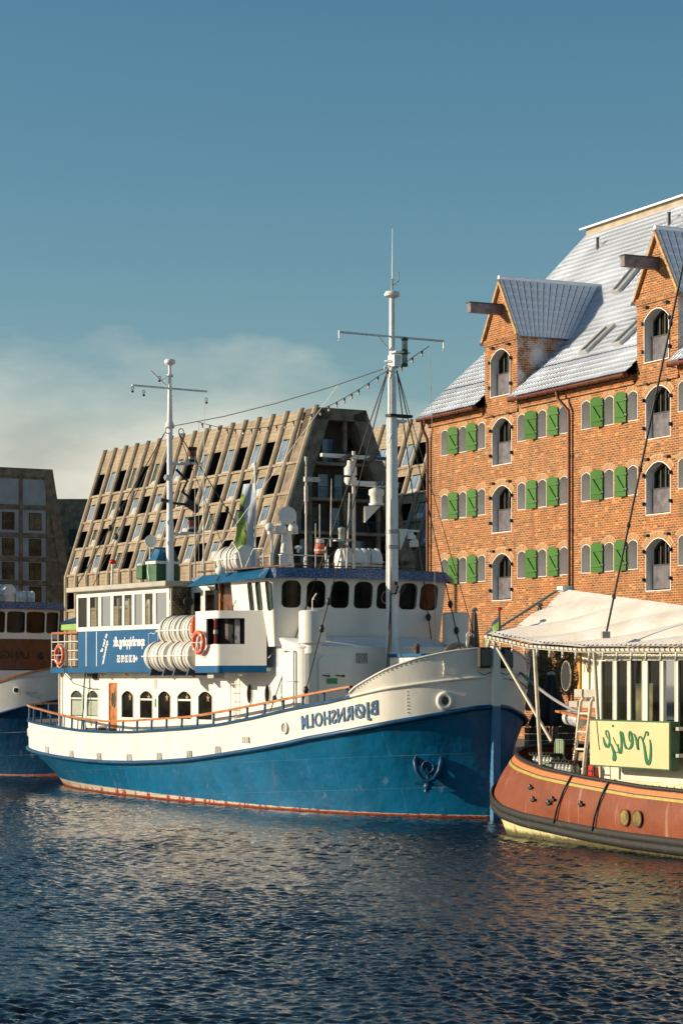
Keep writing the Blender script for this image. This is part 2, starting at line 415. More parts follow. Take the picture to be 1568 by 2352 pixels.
# ================================================================ WATER
def water():
    rng = np.random.default_rng(3)
    nr, nc = 1500, 560
    yy = 22.0 * (125/22.0)**(np.linspace(0, 1, nr))
    aa = np.linspace(-.26, .26, nc)
    Yg = np.repeat(yy[:, None], nc, 1); Xg = Yg * aa[None, :]
    Z = np.zeros_like(Xg)
    for i in range(90):
        lam = 0.11 * (0.60/0.11)**rng.random()
        ang = rng.normal(math.pi/2*0.92, .62)
        k = 2*math.pi/lam
        amp = .0052 * (lam/0.5)**.80 * rng.uniform(.4, 1.2)
        fade = np.clip((lam/ (Yg*.0012*2.2)) - .6, 0, 1)
        gx, gy = .3*math.sin(i), .3*math.cos(i*1.7)
        patch = .65+.35*np.sin(Xg*(.21+.02*i % .3)+i)*np.sin(Yg*(.13+.011*i % .2)+i*2)
        Z += amp*fade*patch*np.sin(k*(Xg*math.cos(ang)+Yg*math.sin(ang)) + rng.random()*6.28 + .8*np.sin(Xg*.9+i)+.6*np.sin(Yg*.7+gy))
    calm = .82+.30*np.sin(Xg*.31+1+.8*np.sin(Yg*.17))*np.sin(Yg*.23+.9*np.sin(Xg*.4)+.5)+.16*np.sin(Xg*.9+Yg*.5)*np.sin(Yg*.61-Xg*.3)
    Z *= calm
    V = np.stack([Xg, Yg, Z], -1).reshape(-1, 3)
    idx = np.arange(nr*nc).reshape(nr, nc)
    F_ = np.stack([idx[:-1,:-1], idx[:-1,1:], idx[1:,1:], idx[1:,:-1]], -1).reshape(-1, 4)
    # the wide sheet under it reaches to the horizon
    far = np.array([(-1500,-60,-.14),(1500,-60,-.14),(1500,2500,-.14),(-1500,2500,-.14)], float)
    o = len(V); V = np.vstack([V, far]); F_ = np.vstack([F_, [[o,o+1,o+2,o+3]]])
    me = bpy.data.meshes.new('water'); me.vertices.add(len(V)); me.vertices.foreach_set('co', V.ravel())
    me.loops.add(F_.size); me.loops.foreach_set('vertex_index', F_.ravel().astype(np.int32))
    me.polygons.add(len(F_)); me.polygons.foreach_set('loop_start', np.arange(0, F_.size, 4, dtype=np.int32))
    me.polygons.foreach_set('use_smooth', np.ones(len(F_), bool))
    me.update(); me.validate()
    ob = bpy.data.objects.new('water', me); scene.collection.objects.link(ob); ob['kind'] = 'structure'
    q = NT('harbour_water')
    q.set(Base_Color=(.006,.011,.018,1), Roughness=.03); q.b.inputs['IOR'].default_value = 1.33
    q.b.inputs['Specular IOR Level'].default_value = .55
    n1 = q.noise(q.coord((1.0,1.7,1)), 5.0, 4, .6)
    n2 = q.noise(q.coord((1.0,1.3,1)), 13.0, 3, .6)
    q.set(Normal=q.bump(n2, .004, 1, q.bump(n1, .014, 1)))
    me.materials.append(q.mat)
water()

# ================================================================ GROUND / QUAY
# warehouse frame: m runs along the facade towards the viewer, d goes into the building
WH_O = Vector((3.98, 105.0, 0)); wu = Vector((.429, -.903, 0)).normalized(); wn = Vector((-.903, -.429, 0)).normalized()
WH_RZ = math.atan2(wu.y, wu.x)     # local +X = wu ; local +Y = -wn... (into the building)
QZ = 1.5
g = MB()
e0 = WH_O + wn*12 - wu*60; e1 = WH_O + wn*12 + wu*140; b1 = e1 - wn*400; b0 = e0 - wn*400
g.add([(e0.x,e0.y,QZ),(e1.x,e1.y,QZ),(b1.x,b1.y,QZ),(b0.x,b0.y,QZ),(e0.x,e0.y,-3),(e1.x,e1.y,-3),(b1.x,b1.y,-3),(b0.x,b0.y,-3)], [(0,1,2,3),(0,4,5,1),(1,5,6,2),(2,6,7,3),(3,7,4,0)])
pav = NT('granite_quay_paving'); br = pav.n('TexBrick'); pav.link(pav.coord(rot=(0,0,.45)), br.inputs['Vector'])
br.inputs['Scale'].default_value = 1; br.inputs['Brick Width'].default_value = .3; br.inputs['Row Height'].default_value = .15; br.inputs['Mortar Size'].default_value = .01
br.inputs['Color1'].default_value = (.20,.19,.18,1); br.inputs['Color2'].default_value = (.13,.125,.12,1); br.inputs['Mortar'].default_value = (.06,.055,.05,1)
pav.set(Base_Color=br.outputs['Color'], Roughness=.8)
tag(g.build('quay', pav.mat), kind='structure')
g = MB(); g.box(-700, 900, 168, 1400, -3, 1.35)
tag(g.build('ground', paint('far_ground', (.16,.15,.14,1), .9, .15, .05)), kind='structure')

# ================================================================ BRICK WAREHOUSE
def brick_mat(name, swap=False, c1=(.34,.112,.033,1), c2=(.15,.058,.024,1), mort=(.41,.29,.155,1), frost=0.0):
    q = NT(name); v = q.coord(); sp = q.n('SeparateXYZ'); q.link(v, sp.inputs[0]); cb = q.n('CombineXYZ')
    q.link(q.math('ADD', sp.outputs['X'], sp.outputs['Y']), cb.inputs[0]); q.link(sp.outputs['Z'], cb.inputs[1])
    b = q.n('TexBrick'); q.link(cb.outputs[0], b.inputs['Vector'])
    b.inputs['Scale'].default_value = 1; b.inputs['Brick Width'].default_value = .25; b.inputs['Row Height'].default_value = .095
    b.inputs['Mortar Size'].default_value = .016; b.inputs['Mortar Smooth'].default_value = .2; b.inputs['Bias'].default_value = -.15
    b.inputs['Color1'].default_value = c1; b.inputs['Color2'].default_value = c2; b.inputs['Mortar'].default_value = mort
    # second brick field gives odd yellow / burnt bricks
    b2 = q.n('TexBrick'); q.link(cb.outputs[0], b2.inputs['Vector']); b2.offset = .5
    b2.inputs['Scale'].default_value = 1; b2.inputs['Brick Width'].default_value = .25; b2.inputs['Row Height'].default_value = .095; b2.inputs['Mortar Size'].default_value = 0
    b2.inputs['Color1'].default_value = (.60,.60,.60,1); b2.inputs['Color2'].default_value = (1.35,1.25,1.15,1); b2.inputs['Bias'].default_value = .25
    wn_ = q.n('TexWhiteNoise'); wn_.noise_dimensions = '2D'
    fl = q.n('VectorMath', operation='FLOOR'); sc = q.n('VectorMath', operation='DIVIDE'); q.link(cb.outputs[0], sc.inputs[0]); sc.inputs[1].default_value = (.25,.095,1)
    q.link(sc.outputs[0], fl.inputs[0]); q.link(fl.outputs[0], wn_.inputs['Vector'])
    c = q.mix(1, b.outputs['Color'], b2.outputs['Color'], 'MULTIPLY')
    odd = q.math('GREATER_THAN', wn_.outputs['Value'], .80)
    c = q.mix(q.math('MULTIPLY', q.math('MULTIPLY', odd, q.math('SUBTRACT', 1.0, b.outputs['Fac'])), .8), c, (.10,.055,.035,1))
    odd2 = q.math('LESS_THAN', wn_.outputs['Value'], .05)
    c = q.mix(q.math('MULTIPLY', q.math('MULTIPLY', odd2, q.math('SUBTRACT', 1.0, b.outputs['Fac'])), .7), c, (.62,.30,.10,1))
    big = q.noise(v, .35, 5, .6); med = q.noise(v, 1.8, 5, .6)
    c = q.mix(q.ramp(big, .35, .7), c, q.mix(1, c, (1.12,1.0,.88,1), 'MULTIPLY'))
    c = q.mix(q.ramp(med, .55, .75), c, q.mix(1, c, (.74,.72,.74,1), 'MULTIPLY'))
    stn = q.noise(q.coord((1.6,1.6,.16)), 1.3, 5, .65)
    c = q.mix(q.ramp(stn, .52, .72), c, q.mix(1, c, (.62,.60,.62,1), 'MULTIPLY'))
    if frost:
        c = q.mix(q.math('MULTIPLY', q.ramp(q.noise(v, 1.1, 4), .40, .62), frost), c, (.62,.62,.66,1))
    q.set(Base_Color=c, Roughness=.9)
    h = q.math('SUBTRACT', 1.0, b.outputs['Fac'])
    q.set(Normal=q.bump(q.noise(v, 20, 3), .006, 1, q.bump(h, .012)))
    return q.mat
BR = brick_mat('old_orange_brick')
BRS = brick_mat('frosted_side_brick', frost=.85, c1=(.30,.11,.05,1), c2=(.15,.06,.03,1), mort=(.4,.3,.2,1))
REV = paint('whitewashed_reveal', (.84,.82,.80,1), .8, .05, 2, .01, 8)
TRIM = paint('white_arch_edge', (.80,.78,.72,1), .7, .05, 3)
SHUT = paint('green_shutter_paint', (.065,.20,.035,1), .65, .12, 4, .004, 14, spec=.2)
GUT = paint('copper_brown_gutter', (.16,.05,.03,1), .5, .2, 3)
BEAM = paint('tarred_hoist_beam', (.22,.17,.18,1), .6, .25, 4)
DOORF = paint('dark_green_frame', (.022,.026,.022,1), .5, .2, 4)
COURSE = NT('brick_soldier_arch'); _v = COURSE.coord(kind='UV')
bb = COURSE.n('TexBrick'); COURSE.link(_v, bb.inputs['Vector']); bb.offset = 0.0
bb.inputs['Scale'].default_value = 1; bb.inputs['Brick Width'].default_value = .088; bb.inputs['Row Height'].default_value = .25; bb.inputs['Mortar Size'].default_value = .011
bb.inputs['Color1'].default_value = (.44,.20,.08,1); bb.inputs['Color2'].default_value = (.24,.12,.055,1); bb.inputs['Mortar'].default_value = (.62,.44,.26,1)
COURSE.set(Base_Color=bb.outputs['Color'], Roughness=.9)

tiles = NT('snowy_pantiles'); uvn = tiles.n('UVMap'); sp = tiles.n('SeparateXYZ'); tiles.link(uvn.outputs[0], sp.inputs[0])
fu = tiles.math('FRACT', sp.outputs['X']); fv = tiles.math('FRACT', sp.outputs['Y'])
ov = tiles.coord(); nz = tiles.noise(ov, 6, 5, .7); nb = tiles.noise(ov, .5, 4)
edge = tiles.math('ADD', tiles.ramp(fv, .20, .04), tiles.ramp(tiles.math('ABSOLUTE', tiles.math('SUBTRACT', fu, .30)), .13, .03), True)
bare = tiles.math('ADD', edge, tiles.math('MULTIPLY', tiles.math('SUBTRACT', nz, .5), 1.6))
bare = tiles.math('ADD', bare, tiles.math('MULTIPLY', tiles.math('SUBTRACT', nb, .5), 2.0))
tc_ = tiles.mix(tiles.ramp(bare, .42, .80), (.58,.65,.76,1), (.055,.06,.075,1))
tiles.set(Base_Color=tc_, Roughness=.8)
TILE = tiles.mat
def tiled(name, P, nu, nv, mat, parent, us=6, amp=.045, step=.03, label=None):
    """P(u,v) -> (point, normal) on the roof slope, u,v in 0..1; nu pan columns, nv courses"""
    vs = []; fs = []; uv = []
    sv = [0.0, .15, .6, .999]
    rows = []
    for j in range(nv):
        for f in sv: rows.append((j+f, step*(1-f)))
    for (vv, lift) in rows:
        for i in range(nu*us+1):
            uu = i/us
            p, n = P(uu/nu, min(1, vv/nv))
            h = amp*.5*(1+math.cos(2*math.pi*uu)) * (1 if True else 0) + lift
            vs.append(tuple(p + n*h)); uv.append((uu, vv))
    W = nu*us+1
    for r in range(len(rows)-1):
        for i in range(W-1): fs.append((r*W+i, r*W+i+1, (r+1)*W+i+1, (r+1)*W+i))
    me = bpy.data.meshes.new(name); me.from_pydata(vs, [], fs); me.materials.append(mat)
    ul = me.uv_layers.new(name='UVMap'); li = np.zeros(len(me.loops), np.int32); me.loops.foreach_get('vertex_index', li)
    ul.data.foreach_set('uv', np.array(uv)[li].ravel().astype(np.float32))
    for p in me.polygons: p.use_smooth = True
    o = bpy.data.objects.new(name, me); scene.collection.objects.link(o); o.parent = parent
    if label: o['label'] = label
    return o

wh = thing('brick_warehouse', 'orange brick warehouse with green shutters, hoist dormers and snowy tiled roof', 'building', WH_O, WH_RZ)
# local frame: X along facade to the near end, Y = into building (away), Z up.  wall front face at y=0
lm = lambda x, z, d: (x, d, z)
WL = 34.0; EZ = 15.85; RD = 8.5; RZ_ = 25.0
doors = []; wins = []; shut = []
for k, cx in enumerate((6.71, 18.82, 30.9)):
    for z in (7.40, 10.32, 13.22): doors.append((cx-.83, cx+.83, z, z+1.98, arch(.38), flat))
W0 = [1.16, 2.88, 4.60, 8.08, 9.79, 11.54, 13.25, 14.99, 16.71, 20.2, 21.9, 23.6, 25.3, 27.0]
SH = {1, 2, 4, 5, 7, 8, 10, 11, 13}
for z in (8.28, 11.17, 14.06):
    for i, x in enumerate(W0):
        wins.append((x, x+.66, z, z+1.12, arch(.13), flat))
        if i in SH: shut.append((x, z))
low = [(x, x+1.5, 3.0, 5.3, arch(.3), flat) for x in (3.0, 8.7, 13.6, 21.5)] + [(6.71-.8, 6.71+.8, 1.5, 5.4, arch(.3), flat), (18.02, 19.62, 1.5, 5.4, arch(.3), flat)]
mb = MB()
wall(mb, lm, 0, WL, 1.4, EZ, doors+wins+low, .52, 0, 1)
mb.build('wall', [BR, REV], wh)
mb = MB()
mb.quad((0,0,1.4),(0,17,1.4),(0,17,EZ),(0,0,EZ)); mb.add([(0,0,EZ),(0,17,EZ),(0,8.5,RZ_)], [(0,1,2)])
mb.quad((WL,0,1.4),(WL,17,1.4),(WL,17,EZ),(WL,0,EZ)); mb.quad((0,17,1.4),(WL,17,1.4),(WL,17,EZ),(0,17,EZ)); mb.add([(WL,0,EZ),(WL,17,EZ),(WL,8.5,RZ_)], [(0,1,2)])
mb.box(0.6, WL-.5, .56, .6, 1.5, EZ-.3)
mb.build('end_wall', BR, wh)
# windows: dark pane at the back of the reveal, white edge strip, brick arch
def soldier(o, w, parent):
    xa, xb, za, zb, tp, bt = o[:6]; hw = (xb-xa)/2; rise = tp(0)
    if rise < .01: return
    Rr = (hw*hw + rise*rise)/(2*rise); cz = zb - Rr; cx = (xa+xb)/2; a0 = math.asin(min(1, hw/Rr)); n = 10
    vs = []; uv = []
    for i in range(n+1):
        t = -a0*1.06 + 2.12*a0*i/n
        for r_, v_ in ((Rr+.035, 0), (Rr+w, w)):
            vs.append((cx+r_*math.sin(t), -.012, cz+r_*math.cos(t))); uv.append((t*(Rr+w/2)+5, v_*.92+.01))
    fs = [(2*i, 2*i+2, 2*i+3, 2*i+1) for i in range(n)]
    me = bpy.data.meshes.new('brick_arch'); me.from_pydata(vs, [], fs); me.materials.append(COURSE.mat)
    ul = me.uv_layers.new(name='UVMap')
    for lp, d_ in zip(me.loops, ul.data): d_.uv = uv[lp.vertex_index]
    ob = bpy.data.objects.new('brick_arch', me); scene.collection.objects.link(ob); ob.parent = parent
for o in wins:
    m = MB(); glass(m, lm, o, .50); ob = m.build('window', M['glassd'], wh)
    f = MB(); ring(f, lm, o, .05, .45, .49); f.build('window_frame', DOORF, ob)
    e = MB(); ring(e, lm, o, .025, -.006, .02, out=True); e.build('edge_strip', TRIM, ob)
    soldier(o, .27, ob)
for o in low:
    m = MB(); glass(m, lm, o, .50); m.build('window', M['glassd'], wh)
# loading doors
def loading_door(o, parent, mp):
    xa, xb, za, zb, tp, bt = o[:6]
    m = MB(); glass(m, mp, o, .42); ob = m.build('loading_door', M['glassd'], parent)
    f = MB(); ring(f, mp, o, .10, .36, .415)
    cx = (xa+xb)/2
    for x0 in (cx-.07, cx-.42, cx+.36): f.prism([(x0, za+.05),(x0+.07, za+.05),(x0+.07, zb-.12),(x0, zb-.12)], lambda a,b: mp(a,b,.37), lambda a,b: mp(a,b,.41))
    f.build('door_frame', DOORF, ob)
    b = MB(); b.prism([(xa+.06, za+.06),(xb-.04, za+.06),(xb-.04, za+.95),(xa+.06, za+.95)], lambda a,b_: mp(a,b_,.25), lambda a,b_: mp(a,b_,.27))
    b.build('balustrade_glass', BGL, ob)
    r = MB(); r.prism([(xa+.04, za+.95),(xb-.02, za+.95),(xb-.02, za+1.0),(xa+.04, za+1.0)], lambda a,b_: mp(a,b_,.23), lambda a,b_: mp(a,b_,.29)); r.build('balustrade_rail', DOORF, ob)
    e = MB(); ring(e, mp, o, .035, -.008, .02, out=True); e.build('edge_strip', TRIM, ob)
    soldier_mp(o, .34, ob, mp)
    for xx in (xa-.12, xb+.05):
        for z in (za+.35, zb-.55):
            h = MB(); h.prism([(xx,z),(xx+.07,z),(xx+.07,z+.14),(xx,z+.14)], lambda a,b_: mp(a,b_,-.13), lambda a,b_: mp(a,b_,.0)); h.build('iron_hinge', M['iron'], ob)
    for xx in (xa+.0, xb-.25): h = MB(); h.prism([(xx,zb+.10),(xx+.24,zb+.10),(xx+.24,zb+.18),(xx,zb+.18)], lambda a,b_: mp(a,b_,-.14), lambda a,b_: mp(a,b_,.0)); h.build('iron_bracket', M['iron'], ob)
def soldier_mp(o, w, parent, mp): 
    k = len(parent.children); soldier(o, w, parent)
    if mp is not lm: parent.children[-1].location.y = mp(0,0,0)[1]
BGL = paint('balustrade_panel', (.17,.155,.17,1), .15, .2, 3)
for o in doors: loading_door(o, wh, lm)
# shutters hinged on the left jamb, swung almost flat to the wall
def shutter_mb():
    m = MB(); w, h = .58, 1.20
    # local: x from hinge outwards (towards -X of wall), z up, thickness y
    pts = [(0,0),(w,0),(w,h-.10),(w*.75,h-.02),(w*.5,h),(w*.25,h-.03),(0,h-.10)]
    m.prism(pts, lambda a,b: (-a, 0, b), lambda a,b: (-a, -.035, b))
    return m
def brace_mb():
    m = MB(); w, h = .58, 1.20
    for z in (.20, .82): m.box(-w+.05, -.06, -.062, -.036, z, z+.13)
    m.bar((-.12,-.048,.34), (-w+.12,-.048,.82), .03, .07, up=(0,1,0))
    return m
sh0 = None
for i, (x, z) in enumerate(shut):
    if sh0 is None:
        sh0 = shutter_mb().build('shutter', SHUT, wh, bevel=.006)
        brace_mb().build('brace', SHUT, sh0, bevel=.004)
        h = MB(); h.box(-.06,.05,-.06,.03,.26,.32); h.build('hinge', M['iron'], sh0); h = MB(); h.box(-.06,.05,-.06,.03,.86,.92); h.build('hinge', M['iron'], sh0)
        s = sh0
    else:
        s = sh0.copy(); scene.collection.objects.link(s)
        for c in list(sh0.children):
            k = c.copy(); scene.collection.objects.link(k); k.parent = s
    s.location = (x-.05, -.05, z-.04); s.rotation_euler = (0, 0, R(20 + random.uniform(-5, 6)))
# eaves cornice, gutters and downpipes
mb = MB(); segs = [(-.15, 5.15), (8.25, 17.25), (20.3, 29.3), (32.4, WL)]
for a, b in segs:
    mb.box(a+.15, b, -.10, .0, EZ-.42, EZ-.24); mb.box(a+.1, b, -.20, .0, EZ-.24, EZ-.08)
mb.build('cornice', BR, wh)
for a, b in segs:
    m = MB(); n = 10
    m.grid([[(x, -.48+.13*math.cos(math.pi+math.pi*j/6)*1.0, EZ-.02-.13*math.sin(math.pi*j/6)) for j in range(7)] for x in (a, b)])
    m.box(a-.01,a+.01,-.6,-.36,EZ-.14,EZ); m.box(b-.01,b+.01,-.6,-.36,EZ-.14,EZ)
    k = a
    while k < b: m.box(k, k+.04, -.62, -.20, EZ-.17, EZ-.13); k += .8
    m.build('gutter', GUT, wh, solid=.01)
for x in (.12, 12.5, 24.6):
    m = MB(); m.tube([(x-.5 if x > 1 else x-.02,-.45,EZ-.1),(x-.4 if x > 1 else x,-.42,EZ-.45),(x,-.16,EZ-.95),(x,-.14,EZ-1.3),(x,-.14,1.6)], .07, 8)
    for z in (4, 7, 10, 13): m.lathe([(.085,0),(.085,.12)], (x,-.14,z), n=8)
    m.build('downpipe', GUT, wh, smooth=50)
# roof: steep tiled slope with a kick at the eaves
prof = [(-.50, EZ), (.9, EZ+1.30), (2.92, 18.95), (6.3, 22.72), (RD, 24.95)]
def pr(v):
    k = v*(len(prof)-1); i = min(int(k), len(prof)-2); f = k-i
    return prof[i][0]+(prof[i+1][0]-prof[i][0])*f, prof[i][1]+(prof[i+1][1]-prof[i][1])*f
# reparametrise by length
_L = [0]
for a, b in zip(prof[:-1], prof[1:]): _L.append(_L[-1]+math.hypot(b[0]-a[0], b[1]-a[1]))
def roofp(v):
    t = v*_L[-1]; i = 0
    while i < len(_L)-2 and t > _L[i+1]: i += 1
    f = (t-_L[i])/(_L[i+1]-_L[i]); a, b = prof[i], prof[i+1]
    dy, dz = b[0]-a[0], b[1]-a[1]; l = math.hypot(dy, dz)
    return a[0]+dy*f, a[1]+dz*f, Vector((0, -dz/l, dy/l))
# the slope is notched where the dormers pierce the eaves
def slope(name, x0, x1, v0, v1, nv):
    def P(u, v):
        y, z, n = roofp(v0+(v1-v0)*v); return Vector((x0+(x1-x0)*u, y, z)), n
    tiled(name, P, max(2, round((x1-x0)/.26)), nv, TILE, wh, us=4)
vc = 5/34
nv_lo = 5; nv_hi = 29
slope('roof_slope', -.12, WL, vc, 1, nv_hi)
for a, b in ((-.12, 5.28), (8.14, 17.39), (20.25, 29.4)): slope('roof_slope', a, b, 0, vc, nv_lo)
m = MB(); m.quad((0,RD,RZ_-.1),(WL,RD,RZ_-.1),(WL,17.4,EZ),(0,17.4,EZ)); m.build('rear_slope', TILE, wh)
m = MB(); m.box(-.1, WL, RD-.12, RD+2, 24.85, 25.18); m.build('ridge_upstand', paint('cream_render', (.44,.36,.25,1), .8, .15, 2), wh)
m = MB(); m.add([(-.35,RD-.35,25.16),(WL,RD-.35,25.16),(WL,RD+.9,25.42),(-.35,RD+.9,25.42),(-.35,RD-.35,25.24),(WL,RD-.35,25.24),(WL,RD+.9,25.50),(-.35,RD+.9,25.50)], [(0,1,2,3),(4,5,6,7),(0,1,5,4),(3,0,4,7)])
m.build('ridge_cap_roof', M['snow'], wh)
# verge boards and skylights, vents
for (x, v, w, l) in ((11.35, .175, .62, .135), (13.9, .175, .62, .125), (8.85, .52, .62, .12), (24, .3, .7, .13)):
    y, z, n = roofp(v); y2, z2, n2 = roofp(v+l)
    m = MB(); a = Vector((x,y,z))+n*.13; b = Vector((x,y2,z2))+n*.13; c = Vector((x+w,y2,z2))+n*.13; d_ = Vector((x+w,y,z))+n*.13
    m.bar(a, b, .10, .14, up=n); m.bar(d_, c, .10, .14, up=n); m.bar(a, d_, .12, .14, up=n); m.bar(b, c, .10, .14, up=n)
    ob = m.build('skylight', paint('skylight_frame', (.45,.45,.44,1), .6), wh)
    m = MB(); m.quad(a-n*.02, b-n*.02, c-n*.02, d_-n*.02); m.build('skylight_glass', paint('frosted_skylight_glass', (.30,.33,.36,1), .3, .2, 4), ob)
for (x, v) in ((2.9, .85), (8.56, .865)):
    y, z, n = roofp(v); m = MB(); m.lathe([(.07,0),(.07,.55),(.09,.55),(.09,.6)], (x,y,z), n=10); m.build('vent_pipe', M['iron'], wh, smooth=40)
# hoist dormers
def dormer(cx):
    hw = 1.42; zt = 18.55; za = 21.05
    yb = 5.6
    def mpd(x, z, d): return (x, d-.04, z)
    dd = (cx-.83, cx+.83, 16.16, 18.14, arch(.38), flat)
    m = MB(); wall(m, mpd, cx-hw, cx+hw, EZ-.42, zt, [dd], .55, 0, 1)
    m.add([mpd(cx-hw,zt,0), mpd(cx+hw,zt,0), mpd(cx,za-.12,0)], [(0,1,2)], 0)
    face = m.build('dormer', [BR, REV], wh)
    m = MB()
    for s in (-1, 1):
        x = cx+s*hw; m.add([(x,-.04,EZ-.42),(x,.2,EZ-.42),(x,yb,zt-.1),(x,-.04,zt)], [(0,1,2,3)])
    m.build('dormer_side_wall', BRS, face)
    m = MB(); m.box(cx-hw-.06, cx+hw+.06, -.11, -.03, zt-.02, zt+.12); m.box(cx-hw-.03, cx+hw+.03, -.09, -.03, zt-.14, zt-.02)
    m.build('string_course', BR, face)
    m = MB(); m.box(cx-hw-.05, cx+hw+.05, -.10, .02, EZ-.52, EZ-.40); m.build('string_course', BR, face)
    # rake bands in brick
    m = MB()
    for s in (-1, 1): m.bar((cx+s*(hw+.10), -.08, zt+.06), (cx, -.08, za-.02), .12, .20, up=(0,1,0))
    m.build('rake_band', paint('cream_rake_mortar', (.50,.33,.17,1), .85, .2, 8), face)
    loading_door(dd, face if False else wh, mpd)
    # roof of the dormer
    for s in (-1, 1):
        def P(u, v, s=s):
            # u along depth, v eave->ridge
            y0 = -.14; x = cx + s*(hw+.26)*(1-v); z = zt-.08 + (za+.12-zt+.08)*v
            yend = 3.0 + (z-18.9)*1.02 if z > 17 else 3.0
            nrm = Vector((s*(za+.2-zt), 0, hw+.26)).normalized()
            return Vector((x, y0+(yend-y0+.35)*u, z)), nrm
        tiled('dormer_roof', P, 17, 8, M['dtile'], face, us=4, step=.02)
    m = MB(); m.tube([(cx,-.16,za+.17),(cx,5.6,za+.17)], .09, 8); m.build('ridge_tiles', M['snow'], face, smooth=60)
    m = MB(); m.box(cx-.15, cx+.15, -1.6, 0, 19.62, 20.02); b = m.build('hoist_beam', BEAM, face)
    m = MB(); m.box(cx-.19, cx+.19, -1.64, .02, 20.02, 20.06); m.build('beam_cap', M['iron'], b)
q = NT('frosty_dormer_tiles'); uvn = q.n('UVMap'); sp = q.n('SeparateXYZ'); q.link(uvn.outputs[0], sp.inputs[0])
fu = q.math('FRACT', sp.outputs['X']); fv = q.math('FRACT', sp.outputs['Y']); nz = q.noise(q.coord(), 6, 5, .7)
e = q.math('ADD', q.ramp(q.math('ABSOLUTE', q.math('SUBTRACT', fu, .5)), .10, .02), q.math('MULTIPLY', q.ramp(fv, .10, .02), .45), True)
e = q.math('ADD', e, q.math('MULTIPLY', q.math('SUBTRACT', nz, .5), .9))
q.set(Base_Color=q.mix(q.ramp(e, .3, .7), (.62,.66,.74,1), (.035,.04,.055,1)), Roughness=.8); M['dtile'] = q.mat
for cx in (6.71, 18.82): dormer(cx)

# ================================================================ CONCRETE APARTMENT BUILDINGS
CONC = NT('weathered_yellow_concrete'); _v = CONC.coord(); sp = CONC.n('SeparateXYZ'); CONC.link(_v, sp.inputs[0])
st_ = CONC.n('TexWave'); st_.wave_type = 'BANDS'; st_.bands_direction = 'Z'; CONC.link(_v, st_.inputs[0]); st_.inputs['Scale'].default_value = .8; st_.inputs['Distortion'].default_value = 1.5; st_.inputs['Detail'].default_value = 3
n_ = CONC.noise(_v, 1.2, 6, .65); n2_ = CONC.noise(CONC.coord((1,1,.3)), .5, 4)
cc = CONC.mix(CONC.ramp(n_, .3, .72), (.23,.18,.12,1), (.47,.385,.27,1))
cc = CONC.mix(CONC.math('MULTIPLY', st_.outputs['Fac'], .28), cc, (.12,.09,.055,1))
cc = CONC.mix(CONC.math('MULTIPLY', CONC.ramp(n2_, .5, .75), .45), cc, (.13,.10,.07,1))
CONC.set(Base_Color=cc, Roughness=.9, Normal=CONC.bump(n_, .05)); CONC = CONC.mat
CONCL = paint('pale_concrete_jamb', (.48,.42,.33,1), .85, .12, 2)
CONCD = paint('grey_concrete_frame', (.24,.185,.13,1), .9, .25, 1.2, .02, 4)
RIBC = paint('pale_ribbed_concrete', (.40,.33,.24,1), .85, .14, 1.5, .02, 3)
PANEL = paint('grey_wall_panel', (.36,.38,.41,1), .8, .08, 1)
BGLASS = paint('painted_sky_glass', (.17,.27,.40,1), .12, .25, .6, 0)  # blue of the reflected sky painted into the pane colour
DARKIN = paint('painted_recess_shade', (.008,.007,.006,1), .9, .2, 1)  # near-black jambs and back: recess shade painted into the colour
CURT = paint('pale_curtain_pane', (.55,.56,.56,1), .3, .15, 2)
OLIVE = paint('olive_window_glass', (.09,.075,.035,1), .12, .5, .7, 0)
